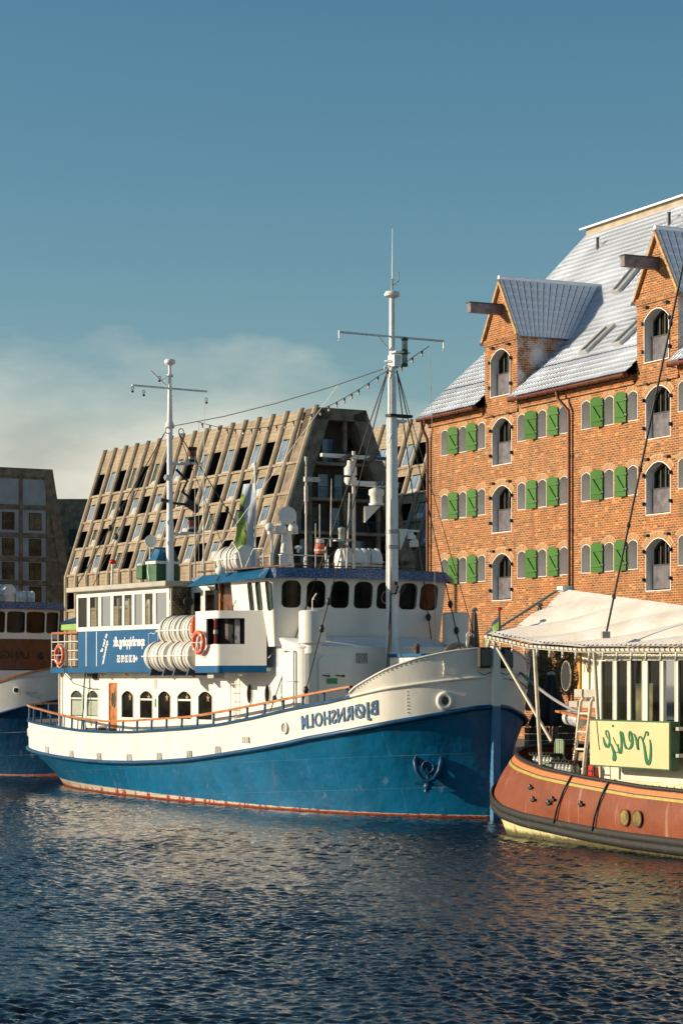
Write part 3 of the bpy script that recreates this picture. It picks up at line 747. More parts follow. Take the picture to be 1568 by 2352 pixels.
def slanted(name, label, T0, k, L_, ztop, zk, off, nb, rows, drows, topw, boff, endface=True):
    """trapezoid block; local X = along the facade going away, Y = outward of facade (towards left), from the near top corner"""
    e = Vector((-.4924, .8704, 0)); rz = math.atan2(e.y, e.x)
    root = thing(name, label, 'building', (T0[0], T0[1], 0), rz)
    # with local X=e, local Y = (-e.y, e.x) = (-.87,-.49) = outward normal
    zb = 1.3
    def O(z): return off*(ztop-z)/(ztop-zk) if z > zk else off
    mp_ = lambda x, z, d: (x, O(z)-d, z)
    bw = L_/nb
    ops = []; kinds = []
    for b in range(nb):
        for r, (za, zb_) in enumerate(rows):
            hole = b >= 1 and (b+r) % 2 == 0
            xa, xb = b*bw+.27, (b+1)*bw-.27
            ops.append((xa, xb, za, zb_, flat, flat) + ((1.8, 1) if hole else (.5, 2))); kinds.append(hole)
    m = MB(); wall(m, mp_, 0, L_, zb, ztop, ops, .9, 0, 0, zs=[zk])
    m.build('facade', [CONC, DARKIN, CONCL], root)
    m = MB()
    for b in range(nb+1):
        x = b*bw
        for (za, zc) in ((zk, ztop+.2), (zb, zk)):
            o0, o1 = (O(za)+.0, O(min(zc, ztop))-(.2*off/(ztop-zk) if zc > ztop else 0))
            vs = []
            for z, o_ in ((za, O(za)), (zc, O(min(zc,ztop)))):
                for dx, dy in ((-.27,-.1),(.27,-.1),(.27,.14),(.12,.30),(-.12,.30),(-.27,.14)): vs.append((x+dx, o_+dy, z))
            m.add(vs, [(0,1,2,3,4,5),(6,7,8,9,10,11)]+[(i,(i+1)%6,6+(i+1)%6,6+i) for i in range(6)])
    m.build('rib', [RIBC], root)
    m = MB()
    for r, (za, zb_) in enumerate(rows):
        z = za-.28; m.add([mp_(0,z,-.16), mp_(L_,z,-.16), mp_(L_,z+.22,-.16), mp_(0,z+.22,-.16), mp_(0,z,0), mp_(L_,z,0), mp_(L_,z+.22,0), mp_(0,z+.22,0)], [(0,1,2,3),(4,5,6,7),(0,1,5,4),(2,3,7,6)])
    m.build('sill_band', [CONC], root)
    for o, hole in zip(ops, kinds):
        xa, xb, za, zb_ = o[:4]
        m = MB()
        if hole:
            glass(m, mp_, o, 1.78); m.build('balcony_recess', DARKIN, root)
        else:
            # pale splayed jamb on the near side, glazing behind
            g0 = xa + (xb-xa)*.0; 
            gm = (xa+(xb-xa)*.0, xa+(xb-xa)*.84, za+.12, zb_-.12, flat, flat)
            glass(m, mp_, gm, .10); 
            ob = m.build('window', BGLASS if random.random() < .8 else M['glassg'], root)
            f = MB(); f.prism([(gm[1],za),(xb,za),(xb,zb_),(gm[1],zb_)], lambda a,b: mp_(a,b,.06), lambda a,b: mp_(a,b,.5))
            f.prism([(xa,za),(gm[1],za),(gm[1],za+.12),(xa,za+.12)], lambda a,b: mp_(a,b,.02), lambda a,b: mp_(a,b,.4))
            f.prism([((xa+gm[1])/2-.04,za+.1),((xa+gm[1])/2+.04,za+.1),((xa+gm[1])/2+.04,zb_),((xa+gm[1])/2-.04,zb_)], lambda a,b: mp_(a,b,.05), lambda a,b: mp_(a,b,.12))
            f.build('splayed_frame', CONCL, ob)
            if random.random() < .75:
                c = MB(); h = (zb_-za)*random.uniform(.2,.5); c.prism([(xa+.05,za+.12),(gm[1]-.1,za+.12),(gm[1]-.1-random.uniform(0,.3),za+h),(xa+.05,za+h+random.uniform(-.1,.3))], lambda a,b: mp_(a,b,.075), lambda a,b: mp_(a,b,.09)); c.build('blind', CURT, ob)
    # body behind: end faces and roof
    W_ = topw; bo = boff
    m = MB()
    def sec(x, inset=0): return [(x, off, zb),(x, off, zk),(x, 0, ztop),(x, -W_, ztop),(x, -W_-bo, zk),(x, -W_-bo, zb)]
    A = sec(L_)
    m.add(A, [(0,1,2,3,4,5)])
    m.quad((.0,-.02,ztop-.05),(L_,-.02,ztop-.05),(L_,-W_,ztop-.05),(.0,-W_,ztop-.05)); m.quad((.0,-W_,ztop),(L_,-W_,ztop),(L_,-W_-bo,zk),(0,-W_-bo,zk)); m.quad((0,-W_-bo,zk),(L_,-W_-bo,zk),(L_,-W_-bo,zb),(0,-W_-bo,zb))
    m.box(2.2, 2.4, -W_-bo+1, off-1, zb, zk)
    m.build('rear_body', CONCD, root)
    # open end with slanted frame, floor slabs, columns, glazed doors
    fr = MB()
    for a, b in (((off,zk),(0,ztop)), ((0,ztop),(-W_,ztop)), ((-W_,ztop),(-W_-bo,zk)), ((off,zb),(off,zk)), ((-W_-bo,zk),(-W_-bo,zb))):
        th_ = 1.5
        # inward offset (towards centre)
        cy, cz = -W_/2, 8.0
        d_ = Vector((0, b[0]-a[0], b[1]-a[1])).normalized(); nn = Vector((0, -d_.z, d_.y))
        mid = Vector((0,(a[0]+b[0])/2,(a[1]+b[1])/2)); 
        if (Vector((0,cy,cz))-mid).dot(nn) < 0: nn = -nn
        A_ = Vector((0,a[0],a[1])); B_ = Vector((0,b[0],b[1])); tt_ = th_ if a[1] != b[1] else 1.1
        vs = []
        for x in (-.02, 2.2):
            vs += [A_+Vector((x,0,0)), B_+Vector((x,0,0)), B_+nn*tt_+Vector((x,0,0)), A_+nn*tt_+Vector((x,0,0))]
        fr.add(vs, [(0,1,2,3),(4,5,6,7),(2,3,7,6),(0,1,5,4)])
    fr.build('end_frame', CONCD, root)
    sl = MB(); z = drows[0]; half = []
    for z in drows:
        yl = O(z)-.8 if z > zk else off-.8; yr = -W_-bo*(ztop-z)/(ztop-zk)+.8 if z > zk else -W_-bo+.8
        sl.box(.25, 2.2, yr, yl, z-.14, z+.14); half.append((z, yl, yr))
    sl.build('balcony_slab', CONCD, root)
    co = MB()
    for y in (-W_/2+3.1, -W_/2-.6, -W_/2-4.2, -W_/2+6.6):
        ztp = ztop-.6 if -W_ < y < 0 else (ztop - (y/off)*(ztop-zk)-1.2 if y > 0 else ztop-((-W_-y)/bo)*(ztop-zk)-1.2)
        co.box(.35, .7, y-.18, y+.18, zb, ztp)
    co.build('column', CONCD, root)
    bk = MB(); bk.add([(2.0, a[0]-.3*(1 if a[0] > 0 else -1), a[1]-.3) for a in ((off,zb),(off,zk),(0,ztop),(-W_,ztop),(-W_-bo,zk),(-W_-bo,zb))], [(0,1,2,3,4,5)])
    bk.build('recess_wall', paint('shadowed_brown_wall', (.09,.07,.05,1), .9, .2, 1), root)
    for (z, yl, yr), hgt in zip(half, [3.6]+[2.6]*20):
        y = yr+1.3; i = 0
        while y < yl-2.0:
            m = MB(); w_ = 1.25
            m.quad((1.9,y,z+.2),(1.9,y+w_,z+.2),(1.9,y+w_,z+min(hgt,2.5)),(1.9,y,z+min(hgt,2.5)))
            ob = m.build('balcony_door', BGLASS if i % 3 else M['glassd'], root)
            f = MB(); f.box(1.82,1.9,y-.05,y+.05,z+.15,z+2.5); f.box(1.82,1.9,y+w_-.05,y+w_+.05,z+.15,z+2.5); f.box(1.82,1.9,y,y+w_,z+2.45,z+2.55); f.build('door_frame', M['iron'], ob)
            y += 1.75 if i % 2 else 2.3; i += 1
        rl = MB(); rl.box(.3,.34,yr,yl,z+1.12,z+1.18)
        y = yr
        while y < yl: rl.box(.31,.33,y,y+.03,z+.14,z+1.12); y += .16
        rl.build('balcony_railing', M['iron'], root)
    return root
rows_main = [(24.1,26.4),(21.2,23.0),(18.3,20.1),(15.4,17.2),(11.6,13.4)]
slanted('concrete_apartment_block', 'large leaning concrete apartment block with rows of ribs behind the blue and white ship', (-2.24, 212), 25, 48, 29.0, 15.1, 4.6, 17, rows_main,
        [23.9, 20.6, 17.5, 14.5, 11.5, 8.5], 5.2, 5.4)
slanted('concrete_apartment_block', 'sunlit concrete block seen between the tall mast and the brick warehouse', (16.0, 232), 22, 52, 31.6, 17.6, 4.6, 18, [(26.6,29.0),(23.6,25.5),(20.6,22.4),(17.9,19.5)],
        [25, 22, 19, 16], 5.2, 5.4)
# shaded block at the left edge: end face in the frame pattern
root = thing('concrete_apartment_block', 'shaded grey panelled apartment block with slanted right edge at the left edge of the view', 'building', (-34.2, 273, 0), math.atan2(-.8704, .4924) + math.pi)
# local X = (-.4924,.8704) away ; local Y = (-.8704,-.4924) left
ZT = 28.8
m = MB()
yw = [(-3.2, 1.3), (-3.2, 10), (0, ZT), (14, ZT), (18, 10), (18, 1.3)]
m.add([(0,y,z) for y, z in yw] + [(60,y,z) for y, z in yw], [(0,1,2,3,4,5),(6,7,8,9,10,11)]+[(i,(i+1)%6,6+(i+1)%6,6+i) for i in range(6)])
m.build('body', CONCD, root)
fl = [ZT-1.0, ZT-4.6, 20.9, 18.1, 15.3, 12.5, 9.7, 6.9]
xs_ = [.55, 3.95, 7.3, 10.6, 13.9]
for i in range(len(fl)-1):
    for j in range(len(xs_)-1):
        zt_, zb_ = fl[i]-.28, fl[i+1]+.28
        y0, y1 = xs_[j]+.22, xs_[j+1]-.22
        m = MB(); m.box(-.05, 0, y0, y1, zb_, zt_); pn = m.build('wall_panel', PANEL, root)
        if i > 0:
            c = (y0+y1)/2-.1; hz = (zt_+zb_)/2
            w = MB(); w.box(-.10,-.06,c-.78,c+.78,hz-1.02,hz+1.02); w.build('window', M['iron'], pn)
            w = MB(); w.quad((-.115,c-.70,hz-.34),(-.115,c+.08,hz-.34),(-.115,c+.08,hz+.95),(-.115,c-.70,hz+.95)); w.quad((-.115,c-.70,hz-.95),(-.115,c+.08,hz-.95),(-.115,c+.08,hz-.42),(-.115,c-.70,hz-.42))
            w.quad((-.115,c+.15,hz-.95),(-.115,c+.70,hz-.95),(-.115,c+.70,hz+.95),(-.115,c+.15,hz+.95)); w.build('window_pane', OLIVE, pn)
m = MB()
for z in fl[1:]: m.box(-.14, -.01, -3.0 if z < 12 else -(ZT-z)*.17, 14, z-.22, z+.22)
for y in xs_: m.box(-.16, -.02, y-.2, y+.2, 1.3, ZT-.6)
m.add([(-.2,0,ZT),(-.2,1.1,ZT-.7),(-.2,-2.2,10),(-.2,-3.2,10),(0,0,ZT),(0,1.1,ZT-.7),(0,-2.2,10),(0,-3.2,10)], [(0,1,2,3),(0,1,5,4),(1,2,6,5),(3,0,4,7)])
m.box(-.18, -.01, 0, 14, ZT-1.0, ZT)
m.build('concrete_frame', CONCD, root)
# low grey block in the gap
root = thing('low_grey_block', 'low grey flat block in the gap between the two left apartment blocks', 'building', (-38, 320, 0), 0)
m = MB(); m.box(-4, 14, 0, 20, 1.3, 29.0); m.build('wall', CONCD, root)
for z in (9, 12.4, 15.8, 19.2, 22.6):
    for x in (-2.8, .4, 3.6, 6.8):
        m = MB(); m.box(x, x+1.7, -.06, -.01, z, z+2.1); w = m.build('window', M['glassg'], root)
        m = MB(); m.box(x-.08,x+1.78,-.1,-.05,z-.1,z); m.box(x-.08,x+1.78,-.1,-.05,z+2.1,z+2.2); m.box(x-.08,x,-.1,-.05,z,z+2.1); m.box(x+1.7,x+1.78,-.1,-.05,z,z+2.1); m.box(x+.55,x+.63,-.1,-.065,z,z+2.1); m.build('window_frame', M['iron'], w)
# ================================================================ SHIPS
def lin(tab):
    xs = [a for a, b in tab]; ys = [b for a, b in tab]
    return lambda s: float(np.interp(s, xs, ys))
def smooth_tab(tab, n=6):
    """catmull-rom resample of an (s,t) outline"""
    P = [tab[0]] + list(tab) + [tab[-1]]; out = []
    for i in range(1, len(P)-2):
        for k in range(n):
            t = k/n; a, b, c, d_ = [np.array(P[i-1+j], float) for j in range(4)]
            out.append(.5*((2*b)+(-a+c)*t+(2*a-5*b+4*c-d_)*t*t+(-a+3*b-3*c+d_)*t**3))
    out.append(np.array(tab[-1], float)); return np.array(out)
def resample(poly, n):
    d_ = np.r_[0, np.cumsum(np.hypot(*np.diff(poly, axis=0).T))]
    # denser at both ends
    u = np.linspace(0, 1, n); u = u + .0*np.sin(2*np.pi*u)
    return np.stack([np.interp(u*d_[-1], d_, poly[:, k]) for k in (0, 1)], 1)
NS = 150
DECK = [(0,.09),(.12,.55),(.5,1.12),(1,1.78),(1.5,2.25),(2,2.58),(3,2.93),(4,3.10),(6,3.25),(10,3.3),(18,3.25),(22,3.05),(24.5,2.75),(26,2.35),(27.2,1.75),(28,1.0),(28.3,.45),(28.36,0)]
WLN = [(0,.05),(.5,.52),(1.26,1.12),(2.5,1.78),(4.4,2.44),(7.84,3.0),(11.8,3.12),(15.8,2.95),(20,2.5),(23,1.9),(25.4,1.15),(26.6,.5),(26.9,0)]
RUBZ = lin([(0,3.2),(.5,3.05),(1,2.9),(2,2.68),(3,2.50),(4,2.36),(5,2.23),(6,2.07),(7,1.94),(8,1.82),(10,1.6),(12,1.4),(14,1.27),(16,1.18),(18,1.14),(20,1.15),(22,1.2),(24,1.28),(26,1.38),(27,1.42),(28.4,1.45)])
CAPZ = lin([(0,4.06),(.5,3.98),(1,3.88),(2,3.70),(3,3.50),(4,3.33),(5,3.21),(6,3.09),(7,2.95),(8,2.81),(10,2.58),(12,2.42),(14,2.32),(16,2.23),(18,2.19),(20,2.2),(22,2.27),(24,2.37),(26,2.45),(27,2.5),(28.4,2.52)])
BULZ = lin([(0,4.90),(.5,4.80),(1,4.63),(1.5,4.42),(2,4.18),(2.5,3.93),(2.8,3.78),(3.0,3.64),(3.12,3.48)])
RAIL = lin([(2.9,3.80),(4,3.66),(6,3.42),(8,3.19),(10,2.97),(12,2.79),(14,2.69),(16,2.60),(18,2.55),(20,2.62),(22,2.74),(24,2.90),(26,3.02),(28.4,3.06)])
def hull_levels(DECK, WLN, RUBZ, CAPZ, BULZ, bs=3.12):
    dk = resample(smooth_tab(DECK), NS); wl = resample(smooth_tab(WLN), NS)
    dk[:,1] = np.clip(dk[:,1], 0, None); wl[:,1] = np.clip(wl[:,1], 0, None)
    L = []
    L.append([(p[0]*.985+.2, p[1]*.85, -.7) for p in wl])
    for f in (0, .08, .2, .35, .5, .65, .8, .92, 1.0):
        row = []
        for i in range(NS):
            g = f**1.35; g2 = f**1.05
            s = wl[i,0]+(dk[i,0]-wl[i,0])*g2; t = wl[i,1]+(dk[i,1]*.985-wl[i,1])*g
            if i == 0: t = .05+.04*f
            row.append((s, t, RUBZ(dk[i,0])*f))
        L.append(row)
    U = [L[-1], [(p[0], p[1], CAPZ(p[0])) for p in dk]]
    B = [[(p[0], p[1]+(.06 if p[0] > .3 else 0), BULZ(p[0])) for p in dk if p[0] <= bs+.25]]
    return dk, L, U, B
def hull(parent, tabs, mats, bs=3.12):
    dk, Lw, Up, Bu = hull_levels(*tabs, bs)
    CAPf, BULf, RUBf = tabs[3], tabs[4], tabs[2]
    m = MB()
    for sg in (1, -1): m.grid([[(s, sg*t, z) for s, t, z in row] for row in Lw])
    # stem plate face
    m.grid([[(r[0][0]-.0, -r[0][1], r[0][2]), (r[0][0]-.0, r[0][1], r[0][2])] for r in Lw])
    h = m.build('hull', mats[0], parent, smooth=50)
    m = MB()
    for sg in (1, -1): m.grid([[(s, sg*t, z) for s, t, z in row] for row in Up])
    m.grid([[(r[0][0], -r[0][1], r[0][2]), (r[0][0], r[0][1], r[0][2])] for r in Up])
    m.build('topside', mats[1], parent, smooth=50)
    m = MB()
    k = sum(1 for p in dk if p[0] <= bs+.25)
    for sg in (1, -1):
        m.grid([[(p[0], sg*p[1], CAPf(p[0])-.002) for p in dk[:k]], [(p[0], sg*(p[1]+(.07 if p[0] > .3 else 0)), max(CAPf(p[0])+.003, BULf(p[0]))) for p in dk[:k]]])
    m.grid([[(dk[0][0], -.09, CAPf(0)), (dk[0][0], .09, CAPf(0))], [(dk[0][0], -.09, BULf(0)), (dk[0][0], .09, BULf(0))]])
    m.build('bulwark', mats[1], parent, smooth=50)
    full = [(p[0], p[1]) for p in dk] 
    return dk, h
def outline(dk, s0=0, s1=99, off=0.0, step=1):
    """outline both sides as list going port bow -> stern -> starboard bow"""
    a = [(p[0], p[1]) for p in dk if s0 <= p[0] <= s1]
    pts = a + [(s, -t) for s, t in a[::-1] if t > 1e-3]
    out = []
    for i, (s, t) in enumerate(pts):
        p, n_ = pts[max(0, i-1)], pts[min(len(pts)-1, i+1)]
        d_ = np.array([n_[0]-p[0], n_[1]-p[1]]); l = np.hypot(*d_)+1e-9
        out.append((s+off*(-d_[1]/l)*-1*-1, t+off*(d_[0]/l)))
    return out

TH = 33.0
ship = thing('passenger_ship', 'blue and white passenger ship with two white masts moored in the middle of the harbour', 'ship', (4.39, 66.25, 0), R(90+TH))
dk, hobj = hull(ship, (DECK, WLN, RUBZ, CAPZ, BULZ), (M['hull_blue'], M['white_hull']))
dkT = lin([(p[0], p[1]) for p in dk])
# stem bar
m = MB(); m.bar((-.03,0,-.5), (-.03,0,RUBZ(0)+.02), .26, .16); m.build('stem_bar', paint('stem_blue', (.02,.16,.34,1), .35, .1, 3, .01, 14), ship)
m = MB(); m.bar((-.035,0,RUBZ(0)+.02), (-.03,0,4.95), .26, .17); m.build('stem_post', M['white_hull'], ship, bevel=.02)
# rub rail and cap rail
ol = outline(dk, off=.03)
m = MB(); m.tube([(s, t, RUBZ(s)) for s, t in outline(dk, off=.02)], .075, 8); m.build('rub_rail', M['blue_rail'], ship, smooth=60)
m = MB()
pts = outline(dk, s0=3.0, off=0)
m.grid([[(s, t*(1+.0), CAPZ(s)+z_) if False else (s + 0, t + (o_ if t >= 0 else -o_) , CAPZ(s)+z_) for s, t in pts] for o_, z_ in ((.05,-.05),(.06,.03),(-.10,.03),(-.10,-.05),(.05,-.05))])
m.build('cap_rail', M['blue_rail'], ship, smooth=40)
m = MB()
for sg in (1, -1):
    m.tube([(p[0], sg*(p[1]+.02), CAPZ(p[0])) for p in dk if .02 < p[0] < 3.2], .045, 8)
    m.tube([(p[0], sg*(p[1]+(.07 if p[0] > .3 else .0)), max(CAPZ(p[0]), BULZ(p[0]))) for p in dk if p[0] < 3.1], .03, 8)
m.build('bulwark_bead', M['white_hull'], ship, smooth=60)
# rivets along the bulwark and the bow plates
m = MB()
for sg in (1,):
    for i in range(26):
        s = .2+i*.105
        if s < 2.8: m.ball((s, sg*(dkT(s)+.075), BULZ(s)-.07), .018, 6)
    for i in range(22):
        s = 1.35+.02*(i % 2); z = 3.05+i*.05; m.ball((s+(.10 if i % 2 else 0), dkT(s)+.0, z), .018, 6)
m.build('rivet_rows', M['white_hull'], ship)
# hand rail with posts
railp = outline(dk, s0=2.95, off=0)
m = MB()
m.grid([[(s, t + (o_ if t >= 0 else -o_), RAIL(s)+z_) for s, t in railp] for o_, z_ in ((.06,-.035),(.06,.03),(-.06,.03),(-.06,-.035),(.06,-.035))])
hr = m.build('handrail', M['wood'], ship, smooth=40)
d_ = 0; last = None; plist = []
seg = [math.hypot(railp[i+1][0]-railp[i][0], railp[i+1][1]-railp[i][1]) for i in range(len(railp)-1)]
acc = .6
for i, l in enumerate(seg):
    acc += l
    if acc >= .98: plist.append(railp[i]); acc = 0
for s, t in plist:
    m = MB(); m.bar((s+.03, t*.985, CAPZ(s)), (s, t*.985, RAIL(s)-.03), .045, .075); m.build('rail_post', M['blue_rail'], hr)
# deck
m = MB(); top = [(p[0], p[1]*.97) for p in dk]
for (a, b, dz) in ((0, 4.6, -.55), (4.6, 28.4, -.22)):
    r = [(s, t) for s, t in top if a <= s <= b+.2]
    m.grid([[(s, t, CAPZ(s)+dz) for s, t in r], [(s, 0, CAPZ(s)+dz+.04) for s, t in r], [(s, -t, CAPZ(s)+dz) for s, t in r]])
m.build('deck', M['decking'], ship)
# name on the bow, reading in reverse like the photograph
def hullp(s, f, z_off=0):
    return s
def name_map(s0, slope, off):
    def f(x, y, h):
        s = s0 + x; t = dkT(s)*.9925
        z = (RUBZ(s)+CAPZ(s))/2 + y + .03
        fz = (z-RUBZ(s))/(CAPZ(s)-RUBZ(s)); t = dkT(s)*(.985+.015*fz) + .012 + h
        return (s, t, z)
    return f
tm = text_mb('BJØRNSHOLM', name_map(1.98, 0, 0), size=.58, ext=.02, bold=.012, space=1.12)
xs_ = [v[0] for v in tm.v]; w_ = max(xs_)-min(xs_); k_ = (5.28-2.08)/w_
tm = text_mb('BJØRNSHOLM', lambda x, y, h: name_map(2.08,0,0)(x*k_, y-.21, h), size=.58, ext=.02, bold=.012, space=1.12)
tm.build('ship_name', M['bluelettering'], ship)
# scuppers, fairlead ovals, porthole rings on the topside
def on_side(s, z, out=.0):
    fz = (z-RUBZ(s))/(CAPZ(s)-RUBZ(s)); return Vector((s, dkT(s)*(.985+.015*max(0,min(1,fz)))+out, z))
for s in (23.3, 20.9, 18.55, 16.25, 14.1, 12.05, 10.2):
    p = on_side(s, RUBZ(s)+.17); sl = (dkT(s+.2)-dkT(s-.2))/.4
    m = MB()
    for dx in (-.12, 0, .12): m.bar((s+dx, p.y+.0+sl*dx, p.z-.13), (s+dx, p.y+.0+sl*dx, p.z+.13), .07, .09)
    m.build('scupper', M['steel'], ship, bevel=.01)
m = MB(); p = on_side(8.45, 2.12)
for dx in (-.17, -.06, .06, .17): m.bar((8.45+dx, p.y+.01, p.z-.10), (8.45+dx, p.y+.01, p.z+.10), .09, .04)
m.build('scupper', M['white_hull'], ship, bevel=.01)
def ring_on(s, z, rx, r, mat, name, inner=True):
    c = on_side(s, z, .03); e = .05; a = on_side(s+e, z) - on_side(s-e, z); a.normalize()
    pts = [c + a*math.cos(t)*rx + Vector((0,0,1))*math.sin(t)*rx*1.1 for t in [2*math.pi*i/20 for i in range(20)]]
    m = MB(); m.tube(pts, r, 8, closed=True); ob = m.build(name, mat, ship, smooth=60)
    if inner:
        m = MB(); m.add([tuple(p+Vector((0,-.01,0))) for p in pts], [tuple(range(20))]); m.build('opening', inner, ob)
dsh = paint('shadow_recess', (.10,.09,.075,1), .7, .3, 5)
ring_on(6.2, 2.53, .15, .035, M['white_hull'], 'fairlead', paint('recess_plate', (.45,.43,.38,1), .6))
ring_on(26.9, 1.98, .12, .03, M['white_hull'], 'fairlead', M['white_hull'])
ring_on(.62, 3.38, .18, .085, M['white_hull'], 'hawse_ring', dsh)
m = MB(); c = Vector((.62, dkT(.62)+.07, 4.30)); m.torus(c, .13, .022, (.5,1,0)); 
for i in range(8): t = i*math.pi/4; m.ball(c+Vector((math.cos(t)*.18,-.09*math.cos(t),math.sin(t)*.2)), .02, 6)
m.build('bolted_flange', M['white_hull'], ship, smooth=60)
# navigation lamp boxes at the stem head
for sg in (1, -1):
    m = MB(); m.box(-.02, .42, sg*.42-.09, sg*.42+.09, 4.32, 4.90) if False else m.box(-.12, .06, sg*.40-.20, sg*.40+.20, 4.32, 4.92)
    ob = m.build('stem_lamp', M['black'], ship, bevel=.05)
    m = MB(); m.box(-.135, -.11, sg*.40-.15, sg*.40+.15, 4.38, 4.86); m.build('lamp_face', paint('smoked_lamp_face', (.05,.055,.06,1), .3), ob, bevel=.03)
    m = MB(); m.tube([(-.05,sg*.55,4.45),(-.02,sg*.62,4.22),(-.02,sg*.40,4.12),(-.04,sg*.15,4.20)], .012, 5); m.build('lamp_cable', M['black'], ob)
# anchor on the near bow
m = MB(); s = 1.42; y0 = None
def hb(s, z):   # point on lower hull
    f = z/RUBZ(s); g = f**1.35
    w = float(np.interp(s, [a for a,b in WLN], [b for a,b in WLN])); return w+(dkT(s)*.985-w)*g
s = 1.22; c = Vector((s, hb(s,1.35)+.03, 1.36)); Tn = Vector((.74,.67,0)); No = Vector((-.67,.74,0)); Zu = Vector((0,0,1))
def an(a_, o_, z_): return c + Tn*a_*.92 + No*o_*.8 + Zu*z_*.92
m.tube([an(-.40,.02,.50), an(-.42,.10,.30), an(-.36,.16,.0), an(-.20,.18,-.25), an(0,.2,-.34), an(.20,.18,-.25), an(.36,.16,0), an(.42,.10,.30), an(.40,.02,.50)], [.02,.085,.075,.075,.09,.075,.075,.085,.02], 8)
m.tube([an(0,.2,-.34), an(.02,.0,.1), an(0,-.2,.4)], .06, 8); m.torus(an(.0,.16,.12), .17, .03, No)
m.ball(an(0,.22,-.48), .13, 8); m.tube([an(-.45,.2,-.44), an(.42,.2,-.38)], .035, 6); m.tube([an(0,.2,-.34), an(.04,.24,-.66)], .07, 8)
m.build('anchor', M['blue_rail'], ship, smooth=50)

# ---------------- superstructure
def path_map(pts, lean=0.0, z0=0.0, closed=False):
    """pts plan polyline [(s,t)..]; returns mp(x,z,d) with x = arc length, d inward; outward is to the left of travel reversed"""
    P = np.array(pts, float); D = np.r_[0, np.cumsum(np.hypot(*np.diff(P, axis=0).T))]
    def mp(x, z, d):
        s = np.interp(x, D, P[:,0]); t = np.interp(x, D, P[:,1])
        e = .04; a = np.array([np.interp(x-e, D, P[:,0]), np.interp(x-e, D, P[:,1])]); b = np.array([np.interp(x+e, D, P[:,0]), np.interp(x+e, D, P[:,1])])
        tg = (b-a)/(np.hypot(*(b-a))+1e-9); n = np.array([-tg[1], tg[0]])     # inward normal
        o = lean*(z-z0) - d
        return (float(s - n[0]*o), float(t - n[1]*o), z)
    return mp, float(D[-1]), D
def xs_of(D, x0=0, x1=1e9): return [float(v) for v in D if x0 < v < x1]
def arcp(cx, cy, r, a0, a1, n=5): return [(cx+r*math.cos(R(a0+(a1-a0)*i/n)), cy+r*math.sin(R(a0+(a1-a0)*i/n))) for i in range(n+1)]

# lower saloon: near wall t=2.5 from aft s=23 to s=11.4, travel from aft to bow then across
lowp = [(23.0, -2.5)] + arcp(22.7, -2.2, .3, 270, 360, 3)[:0] + [(23.0, 2.5), (11.7, 2.5)] + arcp(11.7, 2.2, .3, 90, 180, 4)[1:] + [(11.4, -2.5), (23.0,-2.5)]
mpL, LL, DL = path_map(lowp)
def at_s(s): return 5.0 + (23.0 - s)      # arclength of the near wall
def deckz(s): return CAPZ(s) - .24
arw = []
for (sa, sb) in ((22.15,21.25),(20.85,20.0),(18.2,17.35),(16.85,15.97),(15.55,14.7),(14.2,13.3),(12.8,11.9)):
    arw.append((at_s(sa), at_s(sb), 2.68, 3.60, arch(.17), flat))
door_op = (at_s(19.2), at_s(18.55), 2.0, 3.88, flat, flat)
m = MB(); wall(m, mpL, 0, LL, 1.75, 4.22, arw+[door_op], .06, 0, 0, xs=xs_of(DL))
m.build('saloon_wall', M['white'], ship)
for i, o in enumerate(arw):
    g = MB(); glass(g, mpL, o, .045); ob = g.build('saloon_window', M['glassg'] if i < 2 else M['glassd'], ship)
    f = MB(); ring(f, mpL, o, .035, -.012, .04, out=True); f.build('window_frame', M['white_smooth'], ob)
    if i in (0, 1, 3, 5):
        f = MB(); zc = o[2]+.60; f.prism([(o[0],zc),(o[1],zc),(o[1],zc+.06),(o[0],zc+.06)], lambda a,b: mpL(a,b,.01), lambda a,b: mpL(a,b,.05)); f.build('window_bar', M['white_smooth'], ob)
    if i in (2, 3, 4, 5, 6):
        st = MB(); cx = (o[0]+o[1])/2+.12; cz = o[2]+.70; pts = []
        for k in range(10):
            r = .13 if k % 2 == 0 else .05; a = math.pi/2+k*math.pi/5; pts.append((cx+r*math.cos(a), cz+r*math.sin(a)*1.2))
        st.prism(pts, lambda a,b: mpL(a,b,.030), lambda a,b: mpL(a,b,.040)); st.build('paper_star', paint('straw_star', (.35,.22,.10,1), .8), ob)
    if i < 2:
        st = MB(); st.prism([(o[0]+.03,o[2]+.03),(o[1]-.03,o[2]+.03),(o[1]-.03,o[2]+.55),(o[0]+.03,o[2]+.55)], lambda a,b: mpL(a,b,.030), lambda a,b: mpL(a,b,.040)); st.build('curtain', paint('pale_green_curtain', (.34,.38,.30,1), .7, .1, 9), ob)
    rv = MB()
    for (x, z) in contour(o, 8, -.09): rv.ball(mpL(x, z, -.004), .013, 5)
    rv.build('bolt_row', M['steel'], ob)
g = MB(); glass(g, mpL, door_op, .03); ob = g.build('saloon_door', M['wood'], ship)
g = MB(); g.prism([(door_op[0]+.12,3.05),(door_op[1]-.12,3.05),(door_op[1]-.12,3.06),(door_op[0]+.12,3.06)], lambda a,b: mpL(a,b,.0), lambda a,b: mpL(a,b,.03)) if False else None
g = MB(); cx = (door_op[0]+door_op[1])/2; pts = [(cx+.13*math.cos(t), 3.28+.27*math.sin(t)) for t in [2*math.pi*i/18 for i in range(18)]]
g.prism(pts, lambda a,b: mpL(a,b,.012), lambda a,b: mpL(a,b,.03)); g.build('oval_light', M['glassg'], ob)
g = MB(); g.tube([mpL(x, z, .01) for x, z in pts], .014, 6, closed=True); g.build('oval_frame', M['steel'], ob)
g = MB(); ring(g, mpL, door_op, .05, .005, .03); g.build('door_trim', M['wood'], ob)
